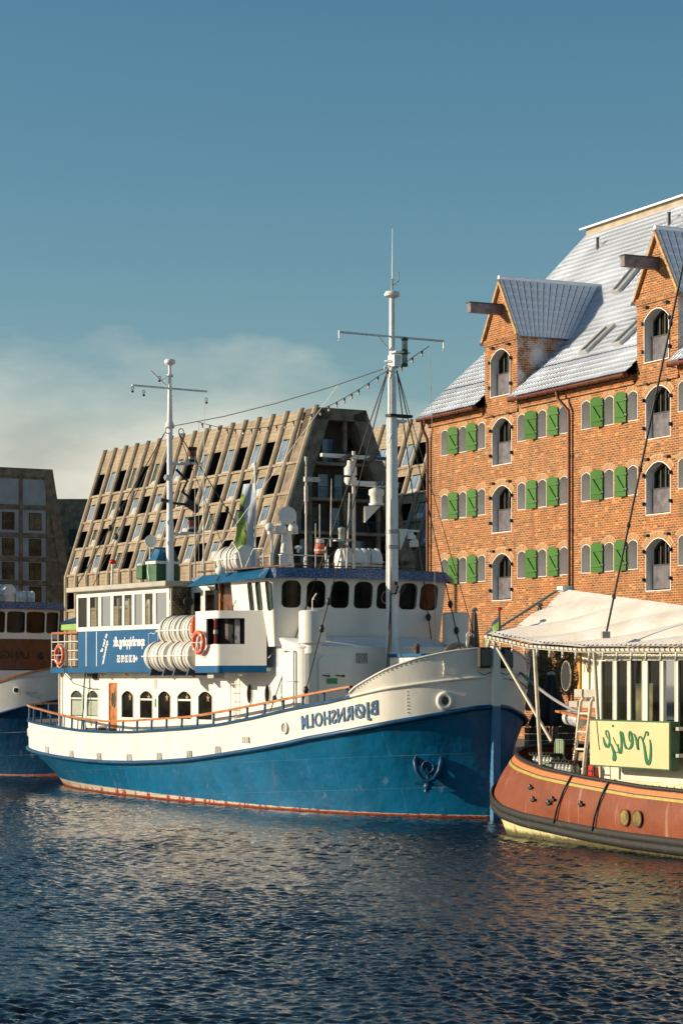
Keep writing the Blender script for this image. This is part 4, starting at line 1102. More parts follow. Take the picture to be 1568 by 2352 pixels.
# notices, vents and pipes on the saloon wall
m = MB(); m.box(16.95,17.12,2.5,2.512,3.92,4.12); m.build('notice', M['lettering'], ship)
m = MB(); m.box(15.66,15.82,2.5,2.512,3.66,4.0); m.build('notice', paint('pink_notice', (.6,.40,.38,1), .6), ship)
m = MB(); m.box(15.69,15.79,2.5,2.514,3.05,3.34); m.build('exit_notice', M['greensign'], ship)
m = MB(); m.box(20.05,20.45,2.5,2.72,4.02,4.2); m.build('wall_heater', M['iron'], ship, bevel=.01)
m = MB(); m.tube([(20.75,2.62,4.25),(20.78,2.66,3.8),(20.95,2.6,3.0),(21.1,2.62,2.1)], .028, 8); m.build('green_hose', paint('green_hose', (.01,.22,.13,1), .4), ship, smooth=60)
m = MB(); m.tube([(21.3,3.16,4.55),(21.25,3.2,4.2),(20.9,3.0,3.85),(20.4,2.65,3.66),(19.9,2.55,3.66)], .014, 6); m.build('black_cable', M['black'], ship)
m = MB(); m.box(20.6,20.62,2.5,2.515,2.0,4.2); m.build('panel_seam', paint('seam_grey', (.35,.33,.29,1), .8), ship)
m = MB(); m.box(22.98,23.08,2.35,2.50,1.9,4.2); m.build('corner_post', M['wood'], ship)
m = MB(); m.tube([(22.9,2.6,1.9),(22.9,2.6,4.2)], .03, 6); m.build('pipe', M['white'], ship)
m = MB(); m.box(18.9,19.9,2.75,3.05,1.98,2.3) ; m.build('deck_locker', M['iron'], ship, bevel=.02)
m = MB(); m.box(18.86,19.94,2.72,3.08,2.30,2.36); m.build('locker_lid', M['white'], ship)
for s in (22.3, 20.6-1.5, 17.3, 14.6, 12.6):
    m = MB(); m.lathe([(.07,0),(.085,-.08),(.06,-.16),(0,-.19)], (s,2.78,4.24), n=10); m.build('deck_lamp', paint('amber_lamp', (.55,.40,.16,1), .3), ship, smooth=50)
# upper deck slab and blue side panels
m = MB()
slab = [(22.5,-3.1),(22.5,3.1),(7.6,3.1),(7.4,-3.1)]
m.prism(slab, lambda a,b: (a,b,4.24), lambda a,b: (a,b,4.36)); m.build('upper_deck', M['white'], ship)
m = MB(); m.box(8.4,22.54,3.10,3.13,4.22,4.42); m.box(22.50,22.54,-3.1,3.13,4.22,4.42); m.build('deck_edge', M['blue_panel'], ship, bevel=.008)
m = MB(); m.box(9.5,20.35,3.085,3.115,4.42,5.68); m.box(20.32,20.36,2.3,3.115,4.42,5.68); bp = m.build('side_panel', M['blue_panel'], ship)
m = MB()
for s in (19.7, 18.9): m.box(s-.02,s+.02,3.116,3.124,4.45,5.66)
m.build('white_line', M['lettering'], bp)
def fit_text(txt, s0, s1, z0, size, mapf=None, **k):
    t_ = text_mb(txt, lambda x, y, h: (x, y, h), size, **k); w_ = max(v[0] for v in t_.v); kx = (s1-s0)/w_
    return text_mb(txt, lambda x, y, h: (s0+x*kx, 3.117+h, z0+y), size, **k)
fit_text('sparshipping.dk', 15.35, 17.65, 5.13, .46, ext=.01, bold=.012).build('web_address', M['lettering'], bp)
fit_text('+45 33 33 93 55', 15.85, 17.35, 4.58, .34, ext=.01, bold=.010).build('phone_number', M['lettering'], bp)
def slanted_txt(s0, z0, rot):
    c, sn = math.cos(rot), math.sin(rot)
    return lambda x, y, h: (s0 + x*c - y*sn, 3.117+h, z0 + x*sn + y*c)
text_mb('et hav af', slanted_txt(18.05, 5.56, -1.0), .22, shear=.3, ext=.01, bold=.006).build('slogan', M['lettering'], bp)
text_mb('oplevelser', slanted_txt(18.0, 5.33, -1.15) , .22, shear=.3, ext=.01, bold=.006).build('slogan', M['lettering'], bp)
m = MB()
fl_ = [(15.05,5.05),(15.05,5.5),(14.9,5.55),(14.7,5.50),(14.5,5.58),(14.40,5.60),(14.40,5.15),(14.6,5.08),(14.8,5.10),(15.05,5.05)]
for a, b in zip(fl_[:-1], fl_[1:]): m.bar((a[0],3.122,a[1]),(b[0],3.122,b[1]), .012, .035, up=(0,1,0))
m.build('flag_emblem', M['lettering'], bp)
# aft rail of the upper deck
m = MB()
for z in (4.7, 5.02, 5.34):
    m.tube([(20.36,3.1,z),(22.48,3.1,z),(22.48,1.9,z),(22.48,-3.1,z)], .018, 6)
for s in (20.9, 21.4, 21.95, 22.48): m.tube([(s,3.1,4.4),(s,3.1,5.62)], .022, 6)
for t in (2.3,1.5,.7,-.1,-.9,-1.7,-2.5,-3.1): m.tube([(22.48,t,4.4),(22.48,t,5.62)], .022, 6)
ar = m.build('upper_railing', M['white_smooth'], ship, smooth=60)
m = MB(); m.tube([(20.36,3.1,5.65),(22.48,3.1,5.65),(22.48,-3.1,5.65)], .045, 8); m.build('railing_cap', M['wood'], ar, smooth=60)
# rear deckhouse with see-through windows
rp = [(20.5,-3.1),(20.5,3.1),(13.7,3.1),(13.7,1.9)]
mpR, LR, DR = path_map(rp)
xr = lambda s: 6.2 + (20.5 - s)
ops = []
bounds = [20.35,19.2,18.15,17.1,16.3,15.55,14.75,13.95,13.75]
sb = [(20.35,19.35),(19.22,18.3),(18.18,17.25),(17.14,16.42),(16.32,15.68),(15.58,14.92),(14.82,14.2),(14.1,13.78)]
sb = [(20.38,19.28),(19.10,18.22),(18.10,17.10),(16.98,16.14),(16.02,15.28),(15.18,14.60),(14.50,13.86)]
ed = [177,214,218,247,252,284,288,322,326,354,358,388]
def s_of(px, t):
    k = (px-CXP)/FX; th = R(TH)
    return (4.39-math.cos(th)*t-k*(66.25-math.sin(th)*t))/(math.sin(th)+k*math.cos(th))
wpx = [(179,201),(206,227),(232,255),(260,282),(285,304),(308,328),(332,352),(357,384)]
ops = [(xr(s_of(a,3.1)), xr(s_of(b,3.1)), 5.80, 6.90, flat, flat) for a, b in wpx]
back = [(x0+.6, x0+1.9, 5.80, 6.90, flat, flat) for x0 in ()]
m = MB(); wall(m, mpR, 6.2, 13.0, 5.68, 7.06, ops, .05, 0, 0)
wall(m, mpR, 0, 6.2, 5.68, 7.06, [(.5,2.8,5.8,6.9,flat,flat),(3.3,5.8,5.8,6.9,flat,flat)], .05, 0, 0)
fs = path_map([(13.7,-3.1),(20.5,-3.1)])[0]; wall(m, fs, 0, 6.8, 5.68, 7.06, [(.2+i*.82,.2+i*.82+.74,5.8,6.9,flat,flat) for i in range(8)], .05, 0, 0)
m.box(13.7,20.5,-3.1,3.08,5.66,5.68)
dh = m.build('rear_deckhouse', M['white'], ship)
for o in ops:
    g = MB(); glass(g, mpR, o, .03); ob = g.build('deckhouse_window', M['pane'], ship)
    f = MB(); ring(f, mpR, o, .03, .0, .03); f.build('window_frame', M['white_smooth'], ob)
g = MB()
g.box(16.4,16.5,.6,1.2,4.5,7.0); g.box(18.0,18.2,-1.5,-.2,5.6,7.0); g.box(14.2,14.3,-2.5,1.0,5.6,7.0); g.box(19.6,20.0,-2.8,-1.8,5.7,7.0)
g.build('inner_partition', M['wood_dark'], dh)
g = MB(); g.lathe([(.1,0),(.11,.6),(.05,.7),(.05,.8)], (15.6,2.6,5.9), n=12); g.build('fire_extinguisher', M['red'], dh, smooth=50)
m = MB(); m.box(13.5,20.85,-3.35,3.35,7.06,7.24); rf = m.build('deckhouse_roof', M['deckroof'], ship, bevel=.03)
# frosted screen facing forward
m = MB(); m.box(13.64,13.70,1.95,3.06,5.70,7.06); m.build('wind_screen', M['frosted'], ship)
m = MB(); m.bar((13.62,3.06,4.4),(13.62,3.06,7.06),.06,.06); m.bar((13.62,1.95,4.4),(13.62,1.95,7.06),.06,.06); m.build('screen_frame', M['deckroof'], ship)
m = MB(); c = Vector((13.3,2.6,6.55)); m.lathe([(.0,-.16),(.13,-.14),(.17,0),(.15,.04),(0,.05)], c, axis=(-1,.4,0), n=14); m.build('spotlight', M['black'], ship, smooth=50)
# mid block: wooden wheelhouse back, windows
m = MB(); mp3 = path_map([(13.7,2.3),(9.2,2.3)])[0]
o3 = [(.15,.75,5.9,6.9,flat,flat),(.95,1.95,5.75,6.95,flat,flat)]
wall(m, mp3, 0, 2.1, 4.4, 7.1, o3, .05, 0, 0); m.build('passage_wall', M['white'], ship)
for o in o3:
    g = MB(); glass(g, mp3, o, .03); ob = g.build('passage_window', M['pane'], ship)
    f = MB(); ring(f, mp3, o, .04, -.01, .03); f.build('window_frame', M['white_smooth'], ob)
m = MB(); o4 = [(2.75,3.45,6.05,6.9,flat,flat)]; wall(m, mp3, 2.1, 4.5, 4.4, 7.1, o4, .05, 0, 0); wd = m.build('wooden_bulkhead', M['wood_dark'], ship)
m = MB(); m.bar((11.62,2.34,4.4),(11.62,2.34,7.1),.10,.06); m.build('door_post', paint('orange_varnish', (.55,.22,.04,1), .35), wd)
g = MB(); glass(g, mp3, o4[0], .03); g.build('bulkhead_window', M['glassg'], wd)
# fore deckhouse (lower)
_fr = [tuple(v) for v in smooth_tab([(5.72,2.25),(5.60,1.2),(5.55,0),(5.60,-1.2),(5.72,-2.25)], 8)]
fp_ = [(11.2,2.85),(6.3,2.85)] + arcp(6.3,2.27,.58,90,175,8)[1:] + _fr[1:-1] + arcp(6.3,-2.27,.58,185,270,8) + [(11.2,-2.85)]
mpF, LF, DF = path_map(fp_)
xf = lambda s: 11.2 - s
ports = [(xf(8.92)-.16, xf(8.92)+.16, 3.22, 3.86, circ(.32), circ(.32)), (xf(7.84)-.16, xf(7.84)+.16, 3.22, 3.86, circ(.32), circ(.32))]
m = MB(); wall(m, mpF, 0, LF, 2.2, 5.0, ports, .05, 0, 0, xs=xs_of(DF)); m.build('fore_deckhouse', M['white'], ship)
for o in ports:
    g = MB(); glass(g, mpF, o, .03); ob = g.build('porthole', M['glassd'], ship)
    f = MB(); f.tube([mpF(x,z,-.01) for x, z in contour(o,8)], .022, 6, closed=True); f.build('porthole_ring', M['white_smooth'], ob)
# sloping snowy top between the fore deckhouse and the wheelhouse
top_in = [(7.3,3.08),(7.0,2.9),(6.5,1.6),(6.3,0),(6.5,-1.6),(7.0,-2.9),(7.3,-3.08)]
outp = [mpF(x,5.0,-.03)[:2] for x in np.linspace(xf(7.3), LF-xf(7.3), 60)]
ti = sorted([(t_, s_) for s_, t_ in top_in]); fin = lambda t_: float(np.interp(t_, [v[0] for v in ti], [v[1] for v in ti]))
inn = [(max(fin(a[1]*1.04), a[0]+.05), a[1]*1.04) for a in outp]
m = MB(); m.grid([[(a[0],a[1],5.0) for a in outp], [(b[0],b[1],5.30) for b in inn]]); m.grid([[(a[0],a[1],4.95) for a in outp], [(a[0],a[1],5.0) for a in outp]])
m.box(7.2,11.2,-2.85,2.85,4.36,5.0)
m.build('sloping_top', paint('snow_dusted_white', (.78,.80,.84,1), .6, .05, 3, .01, 12), ship)
# door on the side and pressed door on the front
m = MB(); mz = mpF
m.prism([(xf(7.0),2.6),(xf(6.35),2.6),(xf(6.35),4.75),(xf(7.0),4.75)], lambda a,b: mpF(a,b,-.03), lambda a,b: mpF(a,b,0)); sdv = m.build('steel_door', M['white'], ship, bevel=.01)
m = MB(); m.tube([mpF(xf(6.25),2.4,-.06), mpF(xf(6.25),4.85,-.06)], .03, 8)
m.tube([mpF(xf(6.25),4.85,-.06), mpF(xf(6.6),4.9,-.10), mpF(xf(6.9),4.85,-.06)], .03, 8)
for z in (3.95, 2.95): m.tube([mpF(xf(6.75),z,-.07), mpF(xf(6.2),z,-.09)], .018, 6)
m.build('door_clamp', M['white'], sdv, smooth=60)
m = MB(); m.box(6.93,7.06,2.853,2.865,3.55,3.85); m.box(6.93,7.06,2.853,2.865,3.30,3.5); m.build('escape_sign', M['greensign'], ship)
def xfp(px, mp_=mpF, a_=5.0, b_=None):
    best = (9e9, 0)
    for x in np.linspace(a_, b_ or LF-5.2, 900):
        s, t, z = mp_(x, 4, 0); X = 4.39-math.sin(R(TH))*s-math.cos(R(TH))*t; Y = 66.25+math.cos(R(TH))*s-math.sin(R(TH))*t
        e = abs(CXP+FX*X/Y-px)
        if e < best[0]: best = (e, x)
    return best[1]
xa_, xb_ = xfp(731), xfp(806)
fo = (xa_, xb_, 2.7, 4.72, rnd(xb_-xa_,.22), flat)
m = MB(); plate(m, mpF, fo, -.06, 12); fd = m.build('front_door', M['white'], ship)
for px0, px1 in ((738,752),(768,786)):
    m = MB(); x0, x1 = xfp(px0), xfp(px1); m.tube([mpF(x0,4.12,-.10), mpF(x1,4.09,-.10)], .018, 6); m.ball(mpF(x1,4.10,-.09), .04, 6); m.build('door_clamp', M['rust'], fd)
m = MB(); g0, g1 = xfp(748), xfp(772); m.prism([(g0,3.86),(g1,3.86),(g1,4.03),(g0,4.03)], lambda a,b: mpF(a,b,-.075), lambda a,b: mpF(a,b,-.062)); m.build('green_notice', M['greensign'], fd)
m = MB(); g0, g1 = xfp(817), xfp(843); m.prism([(g0,4.48),(g1,4.48),(g1,4.80),(g0,4.80)], lambda a,b: mpF(a,b,-.02), lambda a,b: mpF(a,b,0)); m.build('builder_plate', paint('builder_plate_grey', (.42,.40,.35,1), .6, .3, 14), ship)
m = MB(); m.tube([mpF(xf(9.6),2.4,-.10), mpF(xf(9.6),4.2,-.10)], .016, 6); m.tube([mpF(xf(9.95),2.4,-.10), mpF(xf(9.95),4.2,-.10)], .016, 6)
for k in range(7): m.tube([mpF(xf(9.6),2.5+k*.27,-.10), mpF(xf(9.95),2.5+k*.27,-.10)], .013, 6)
m.build('side_ladder', M['white'], ship)
# wheelhouse: curved front leaning forward
whp = [(9.35,3.08),(7.15,3.08),(7.02,3.0),(6.72,2.1),(6.50,1.05),(6.43,0),(6.50,-1.05),(6.72,-2.1),(7.02,-3.0),(7.15,-3.08),(13.0,-3.08)]
whs = [whp[0]] + [tuple(p) for p in smooth_tab(whp[1:-1], 4)] + [whp[-1]]
mpW, LW, DW = path_map(whs, lean=.12, z0=5.25)
def x_at(px, t_guess=None):
    """arc length on the wheelhouse front seen at picture column px"""
    best = None
    for x in np.linspace(0, LW, 1600):
        s, t, z = mpW(x, 6.6, 0)
        X = 4.39 - math.sin(R(TH))*s - math.cos(R(TH))*t; Y = 66.25 + math.cos(R(TH))*s - math.sin(R(TH))*t
        e = abs(CXP + FX*X/Y - px)
        if x < LW-5.9 + 0 and (best is None or e < best[0]): best = (e, x)
    return best[1]
wops = [(x_at(a), x_at(b), 6.20, 7.00, rnd(.52,.16,.03), rnd(.52,.12,.01)) for a, b in ((648,690),(705,746),(760,800),(814,854),(866,905),(918,956),(965,1003))]
sops = [(x_at(a), x_at(b), 6.10, 6.98, rnd(.25,.08,.0), rnd(.25,.08,.0)) for a, b in ((571,581),(589,600),(612,624))]
m = MB(); wall(m, mpW, 0, LW, 5.0, 7.14, wops+sops, .06, 0, 0, xs=xs_of(DW), zs=[5.3], nseg=10); m.build('wheelhouse', M['white'], ship)
for o in wops+sops:
    g = MB(); glass(g, mpW, o, .045, n=10); ob = g.build('wheelhouse_window', M['glassd'] if o in wops else M['glassg'], ship)
    f = MB(); f.tube([mpW(x,z,.0) for x, z in contour(o,10)], .017, 5, closed=True); f.build('window_gasket', M['black'], ob)
o = wops[4]; g = MB(); cx = (o[0]+o[1])/2+.02; g.tube([mpW(cx+.17*math.cos(t), 6.55+.19*math.sin(t), .02) for t in [2*math.pi*i/20 for i in range(20)]], .014, 5, closed=True); g.build('clear_view_screen', M['steel'], ship)
# wheelhouse roof: sloping navy fascia, frosted on the front, blue on the side
x0s = np.linspace(0.9, LW-.2, 60)
def fasc(xa, xb, mat, name, par, n=40):
    xs = np.linspace(xa, xb, n); m = MB()
    A = [mpW(x, 7.10, -.30) for x in xs]; B = [mpW(x, 7.38, -.02) for x in xs]; C = [mpW(x, 7.10, .02) for x in xs]
    A = [(p[0],p[1],7.08) for p in A]; B = [(p[0],p[1],7.40) for p in B]; C = [(p[0],p[1],7.13) for p in C]
    m.grid([C, A, B]); return m.build(name, mat, par)
xc = float(np.interp(7.02, [p[0] for p in whs[:3]][::-1], [DW[2], DW[1], DW[0]][:3])) if False else float(DW[2])
roofm = MB()
rim = [mpW(x, 7.38, -.0)[:2] for x in np.linspace(0, LW, 70)]
roofm.add([(a, b, 7.41) for a, b in rim], [tuple(range(len(rim)))])
wr = roofm.build('wheelhouse_roof', M['blue_dark'], ship)
fasc(xc-.1, LW, M['blue_dark'], 'front_fascia', wr, 60)
m = MB(); sA = [(12.4,2.62,7.0),(12.0,3.3,7.02),(6.62,3.62,7.08)]; 
m.grid([[(12.6,3.05,7.00),(9.2,3.55,7.03),(6.75,3.62,7.08)], [(12.2,2.7,7.36),(9.2,3.05,7.38),(7.0,3.28,7.40)], [(12.2,2.3,7.36),(9.2,2.3,7.38),(7.0,2.3,7.40)]])
m.grid([[(12.6,3.05,7.00),(9.2,3.55,7.03),(6.75,3.62,7.08)], [(12.6,2.3,7.05),(9.2,2.9,7.05),(7.0,3.0,7.12)]])
m.build('side_fascia', M['blue_fascia'], wr)
m = MB(); m.box(9.35,13.6,-3.08,2.3,7.08,7.36); m.build('rear_roof', M['blue_dark'], wr)
m = MB(); m.box(9.35,9.45,-3.08,2.9,4.4,7.1); m.build('wheelhouse_back', M['wood_dark'], ship)
m = MB(); c = Vector((10.3,3.28,6.98)); m.lathe([(.03,.1),(.06,.05),(.07,-.08),(.11,-.16),(.0,-.16)], c, n=12); m.tube([c+Vector((0,0,.1)), c+Vector((-.05,-.1,.3))], .02, 6); m.build('ship_bell', M['iron'], ship, smooth=50)
m = MB(); m.tube([(9.9,3.45,7.1),(9.7,3.4,6.5),(9.3,3.3,6.1),(9.1,3.2,6.6),(9.0,3.15,6.9)], .012, 5); m.build('hanging_cable', M['black'], ship)
m = MB(); m.ball((10.0,3.3,7.42), .16, 10, sc=(1.2,1,.9)); m.build('horn_cover', M['white'], ship, smooth=60)
# bridge wing
wp = [(10.05,3.1),(10.05,4.2),(8.55,4.2)] 
wp = [(10.0,4.2),(8.75,4.2)] + arcp(8.75,3.95,.25,90,150,4)[1:] + [(7.5,3.1)]
mpG, LG, DG = path_map(wp)
xk = float(DG[1])
gop = (xk-.55, xk+.98, 5.08, 5.88, flat, flat)
m = MB(); wall(m, mpG, 0, LG, 4.42, 6.12, [gop], .05, 0, 0, xs=xs_of(DG)); 
m.box(9.96,10.0,3.1,4.2,4.42,6.12)
wg = m.build('bridge_wing', M['white'], ship, smooth=20)
m = MB(); wall(m, mpG, 0, LG, 4.20, 4.42, [], 0, 0, 0, xs=xs_of(DG)); mpg = [mpG(x,4.2,0)[:2] for x in np.linspace(0,LG,16)]
m.add([(a,b,4.2) for a,b in mpg]+[(10.0,3.1,4.2)], [tuple(range(17))]); m.build('wing_skirt', M['blue_panel'], wg)
m = MB(); m.add([(a,b,6.12) for a,b in mpg]+[(10.0,3.1,6.12)], [tuple(range(17))]); m.build('wing_top', M['white'], wg)
m = MB()
A0 = mpG(gop[0]-.1, 5, .03); B0 = mpG(gop[1]+.1, 5, .03); B1 = mpG(gop[1]+.1, 5, .38)
rcp = [A0[:2], (A0[0], 3.80), (8.85, 3.68), B1[:2], B0[:2]]
m.grid([[(a, b, z) for a, b in rcp] for z in (5.03, 5.93)])
for z in (5.03, 5.93): m.add([(a, b, z) for a, b in rcp]+[(8.75,4.14,z)], [(0,1,2,5),(2,3,4,5)])
m.build('lamp_recess', M['black'], wg)
for i, z in enumerate((5.68, 5.25)):
    m = MB(); c = mpG(xk-.2, z, .14); m.lathe([(.06,-.17),(.06,.17)], c, n=10, m=0); ob = m.build('side_lamp', M['redglass'], wg, smooth=50)
    m = MB(); m.lathe([(.075,-.24),(.075,-.15)], c, n=10); m.lathe([(.075,.15),(.08,.22)], c, n=10); m.build('lamp_cap', M['steel'], ob, smooth=50)
m = MB(); m.quad(mpG(xk+.55,5.1,.38),mpG(xk+.72,5.1,.38),mpG(xk+.72,5.86,.38),mpG(xk+.55,5.86,.38)); m.build('lamp_backplate', M['steel'], wg)
m = MB(); c = Vector(mpG(.9,4.1,0)); m.box(9.2,9.6,3.6,4.0,4.02,4.2); m.build('wing_lamp', M['steel'], wg, bevel=.02)
# ventilators
for (s, t, w) in ((5.95, 2.42, .41), (5.72, -2.75, .41)):
    v = MB(); v.lathe([(w,0),(w,.95),(w-.06,.99),(0,1.0)], (s,t,5.10), n=28); v.lathe([(w-.02,.02),(w-.10,-.06)], (s,t,5.10), n=28)
    ob = v.build('ventilator_head', M['white'], ship, smooth=40)
    v = MB(); v.lathe([(.29,-.32),(.29,.05)], (s,t,5.10), n=22); v.build('ventilator_neck', M['white'], ob, smooth=40)
m = MB(); m.tube([(5.95,2.42,6.1),(5.95,2.42,6.42),(5.85,2.42,6.42)], .015, 5); m.tube([(5.95,2.42,6.42),(5.9,2.3,6.6)], .02, 5); m.build('wind_pipe', M['white'], ship)
# foredeck: windlass box with blue lid, coiled hose, cleats
m = MB(); m.box(3.0,4.7,-1.0,.45,3.3,4.66); ob = m.build('hatch_trunk', M['white'], ship, bevel=.02)
m = MB(); m.box(2.95,4.75,-1.05,.50,4.66,4.76); m.build('trunk_lid', M['blue_panel'], ob)
text_mb('09', lambda x, y, h: (2.98-h, .0-x*-1-.1 if False else -.05-x*-1*1.0, 4.35+y), .30, ext=.01, bold=.01).build('trunk_mark', M['navyline'], ob)
m = MB()
for k in range(5): m.tube([(3.2+.03*k, -.95+.45*math.cos(t)*(1+.04*k)-.1*k, 4.66+.42*math.sin(t)*(1-.03*k)) for t in [math.pi*i/14 for i in range(15)]], .035, 7)
m.build('coiled_hose', paint('grey_hose', (.22,.20,.17,1), .5, .2, 6), ship, smooth=60)
m = MB(); m.tube([(3.0,-1.2,4.4),(3.0,-1.2,5.35),(3.0,-1.3,5.42),(3.0,-1.38,5.35)], .025, 7); m.build('swan_neck_vent', M['white'], ship, smooth=60)
m = MB(); m.lathe([(.08,0),(.08,.2),(.1,.22),(.06,.3)], (3.6,.2,4.76), n=8); m.build('mooring_bitt', M['rust'], ship, smooth=50)

# ---------------- main mast
m = MB(); m.tube([(5.22,0,2.6),(5.22,0,9),(5.22,0,11.9),(5.22,0,12.1),(5.22,0,13.15),(5.22,0,13.35),(5.22,0,15.7)], [.20,.18,.165,.13,.13,.09,.085], 20); mm = m.build('mast', M['mastwhite'], ship, smooth=30)
m = MB(); m.lathe([(.09,15.65),(.24,15.72),(.25,15.78),(.20,15.86),(.05,15.9)], (5.22,0,0), n=20); m.build('mast_head', M['mastwhite'], mm, smooth=40)
m = MB(); m.tube([(5.22,0,15.9),(5.22,0,16.25)], .035, 7); m.tube([(5.22,0,16.2),(5.2,0,17.8)], [.014,.006], 5); m.tube([(5.22,0,16.05),(5.1,-.1,16.15),(5.08,-.14,16.2),(5.08,-.14,16.45)], .022, 6); m.build('whip_antenna', M['steel'], mm)
m = MB(); m.tube([(5.22,1.93,14.47),(5.22,-1.93,14.5)], .035, 8)
m.tube([(5.22,.5,14.46),(5.22,.08,14.05)], .025, 6)
for t in (1.93,-1.93): m.box(5.20,5.24,t-.012,t+.012,14.28,14.52); m.ball((5.22,t,14.22), .03, 6)
m.build('yard', M['mastwhite'], mm)
m = MB()
for z in (14.05, 13.62): m.lathe([(.10,-.05),(.10,.02),(.085,.05),(.085,.30),(.105,.33),(.105,.38),(.04,.42)], (5.02,-.33,z), n=14)
ob = m.build('mast_lantern', M['green'], mm, smooth=40)
m = MB()
for z in (14.05, 13.62): m.lathe([(.092,.05),(.092,.30)], (5.02,-.33,z), n=14)
m.build('lantern_glass', M['lampglass'], ob, smooth=50)
m = MB(); m.box(4.95,5.3,-.5,.05,13.98,14.02); m.box(4.95,5.3,-.15,.1,13.55,13.9); m.torus((5.22,.1,13.72), .14, .02, (0,0,1)); m.torus((5.22,-.12,13.5), .10, .02, (1,0,0)); m.torus((5.22,.18,13.5), .10, .02, (1,0,0)); m.build('mast_band', M['mastwhite'], mm, smooth=50)
m = MB(); m.box(5.0,5.3,-.62,.20,12.02,12.10); pf = m.build('light_bar', M['black'], mm)
m = MB(); m.box(5.0,5.3,-.40,-.1,11.86,11.94); m.tube([(5.1,-.15,11.9),(5.1,0.1,11.5),(5.1,.2,11.2)], .02, 5); m.build('bracket', M['mastwhite'], mm)
for z in (8.45, 7.98): m = MB(); m.lathe([(.20,0),(.20,.12)], (5.22,0,z), n=18); m.build('clamp_band', M['steel'], mm, smooth=40)
m = MB(); m.box(5.0,5.06,-.42,-.12,8.50,8.60); m.box(4.98,5.02,-.85,-.1,8.52,8.58); m.add([(5.0,-.14,8.5),(5.0,-.42,8.5),(5.0,-.30,8.25),(5.0,-.16,7.95),(5.05,-.14,8.5),(5.05,-.42,8.5),(5.05,-.30,8.25),(5.05,-.16,7.95)], [(0,1,2,3),(4,5,6,7),(0,1,5,4),(1,2,6,5),(2,3,7,6),(3,0,4,7)]); m.build('camera_bracket', M['white_smooth'], mm)
m = MB(); m.lathe([(.06,.34),(.06,.22),(.13,.16),(.14,.0),(.12,-.03)], (5.0,-.66,8.08), n=14); m.box(4.95,5.05,-.62,-.45,8.3,8.5); cmo = m.build('dome_camera', M['white_smooth'], mm, smooth=45)
m = MB(); m.ball((5.0,-.66,8.05), .10, 12); m.build('camera_dome', M['black'], cmo, smooth=60)
m = MB(); m.box(4.98,5.12,-.05,.07,6.85,6.98); m.bar((4.95,.02,6.85),(4.9,.14,6.60),.12,.10); m.bar((4.95,-.12,6.62),(4.9,-.28,6.88),.12,.10); m.tube([(5.0,.1,6.7),(5.05,.2,6.45)], .012, 5); m.build('deck_floodlight', M['black'], mm, bevel=.01)
# forward face halyards
m = MB()
for i, t in enumerate((.30,.22,.14,.08)): m.tube([(5.1,.12,13.5-2*i if i > 1 else 6.6),(5.0,t+.12,3.4)], .012 if i else .016, 5)
m.build('halyard', M['wire'], mm)
# slender radar mast behind the main mast
m = MB(); m.tube([(6.9,.30,7.4),(6.9,.30,11.1)], .06, 10); m.tube([(7.0,.5,7.4),(6.95,.42,9.8)], .03, 7); rm = m.build('radar_mast', paint('stained_mast_white', (.62,.58,.50,1), .5, .1, 4, .003, 8, streak=(.3,.12,.03,1), sa=.6), ship, smooth=50)
m = MB(); m.box(6.8,6.95,-1.15,1.52,10.86,10.98); m.build('radar_scanner', M['white_smooth'], rm, bevel=.03)
m = MB(); m.box(6.78,6.8,-1.1,-.35,10.87,10.96); m.build('scanner_underside', M['blue_panel'], rm)
m = MB(); m.lathe([(.2,0),(.2,.22),(.12,.3),(.1,.45)], (6.9,.42,10.35), n=14); m.lathe([(.13,0),(.20,.1),(.2,.22)], (6.9,.42,10.05), n=14); m.build('scanner_gearbox', M['white_smooth'], rm, smooth=45)
m = MB(); m.box(6.75,6.92,-1.32,.48,10.02,10.18); rs = m.build('radar_scanner', M['white_smooth'], rm, bevel=.03)
text_mb('FURUNO', lambda x, y, h: (6.745-h, -.30-.62+x*.72 if False else -.92+x*.72, 10.055+y), .17, ext=.008, bold=.006).build('radar_lettering', M['navyline'], rs)
m = MB(); m.box(6.72,6.95,-1.42,-1.30,9.99,10.2); m.build('scanner_end_cap', M['black'], rs, bevel=.02)
m = MB(); m.lathe([(.10,0),(.24,.0),(.24,.06),(.2,.07),(.2,.28),(.25,.34),(.24,.48),(.1,.55)], (6.9,-.55,9.45), n=16); m.add([(6.85,-.1,9.4),(6.85,-.7,9.45),(6.85,-.1,8.9),(6.95,-.1,9.4),(6.95,-.7,9.45),(6.95,-.1,8.9)], [(0,1,2),(3,4,5),(0,1,4,3),(1,2,5,4)]); m.build('scanner_gearbox', M['white_smooth'], rm, smooth=45)
for t, a in ((.78, .35), (-.15, -.3)):
    m = MB(); c = Vector((6.6, t, 10.85)); m.bar(c+Vector((0,-.12,.08)), c+Vector((-.1,.22,-.10)), .22, .10); m.build('floodlight', M['iron'], rm, bevel=.01)
m = MB(); m.tube([(6.9,.3,8.35),(6.9,1.65,8.35)], .02, 6); m.box(6.8,7.0,.45,1.0,8.28,8.32); m.tube([(6.9,.30,7.9),(6.9,.7,8.28)], .04, 6)
m.tube([(6.9,1.55,8.1),(6.9,1.55,9.4)], .016, 6)
m.tube([(6.9,1.15,8.1),(6.9,1.12,10.2)], [.03,.012], 6); m.tube([(6.9,1.7,7.45),(6.9,1.7,8.8)], .016, 6); m.build('antenna_arm', M['steel'], rm)
m = MB(); m.lathe([(.11,0),(.10,.05),(.10,.28),(.12,.31),(.11,.36),(.02,.4)], (6.9,.75,8.33), n=12); m.build('masthead_lamp', M['lampglass'], rm, smooth=45)

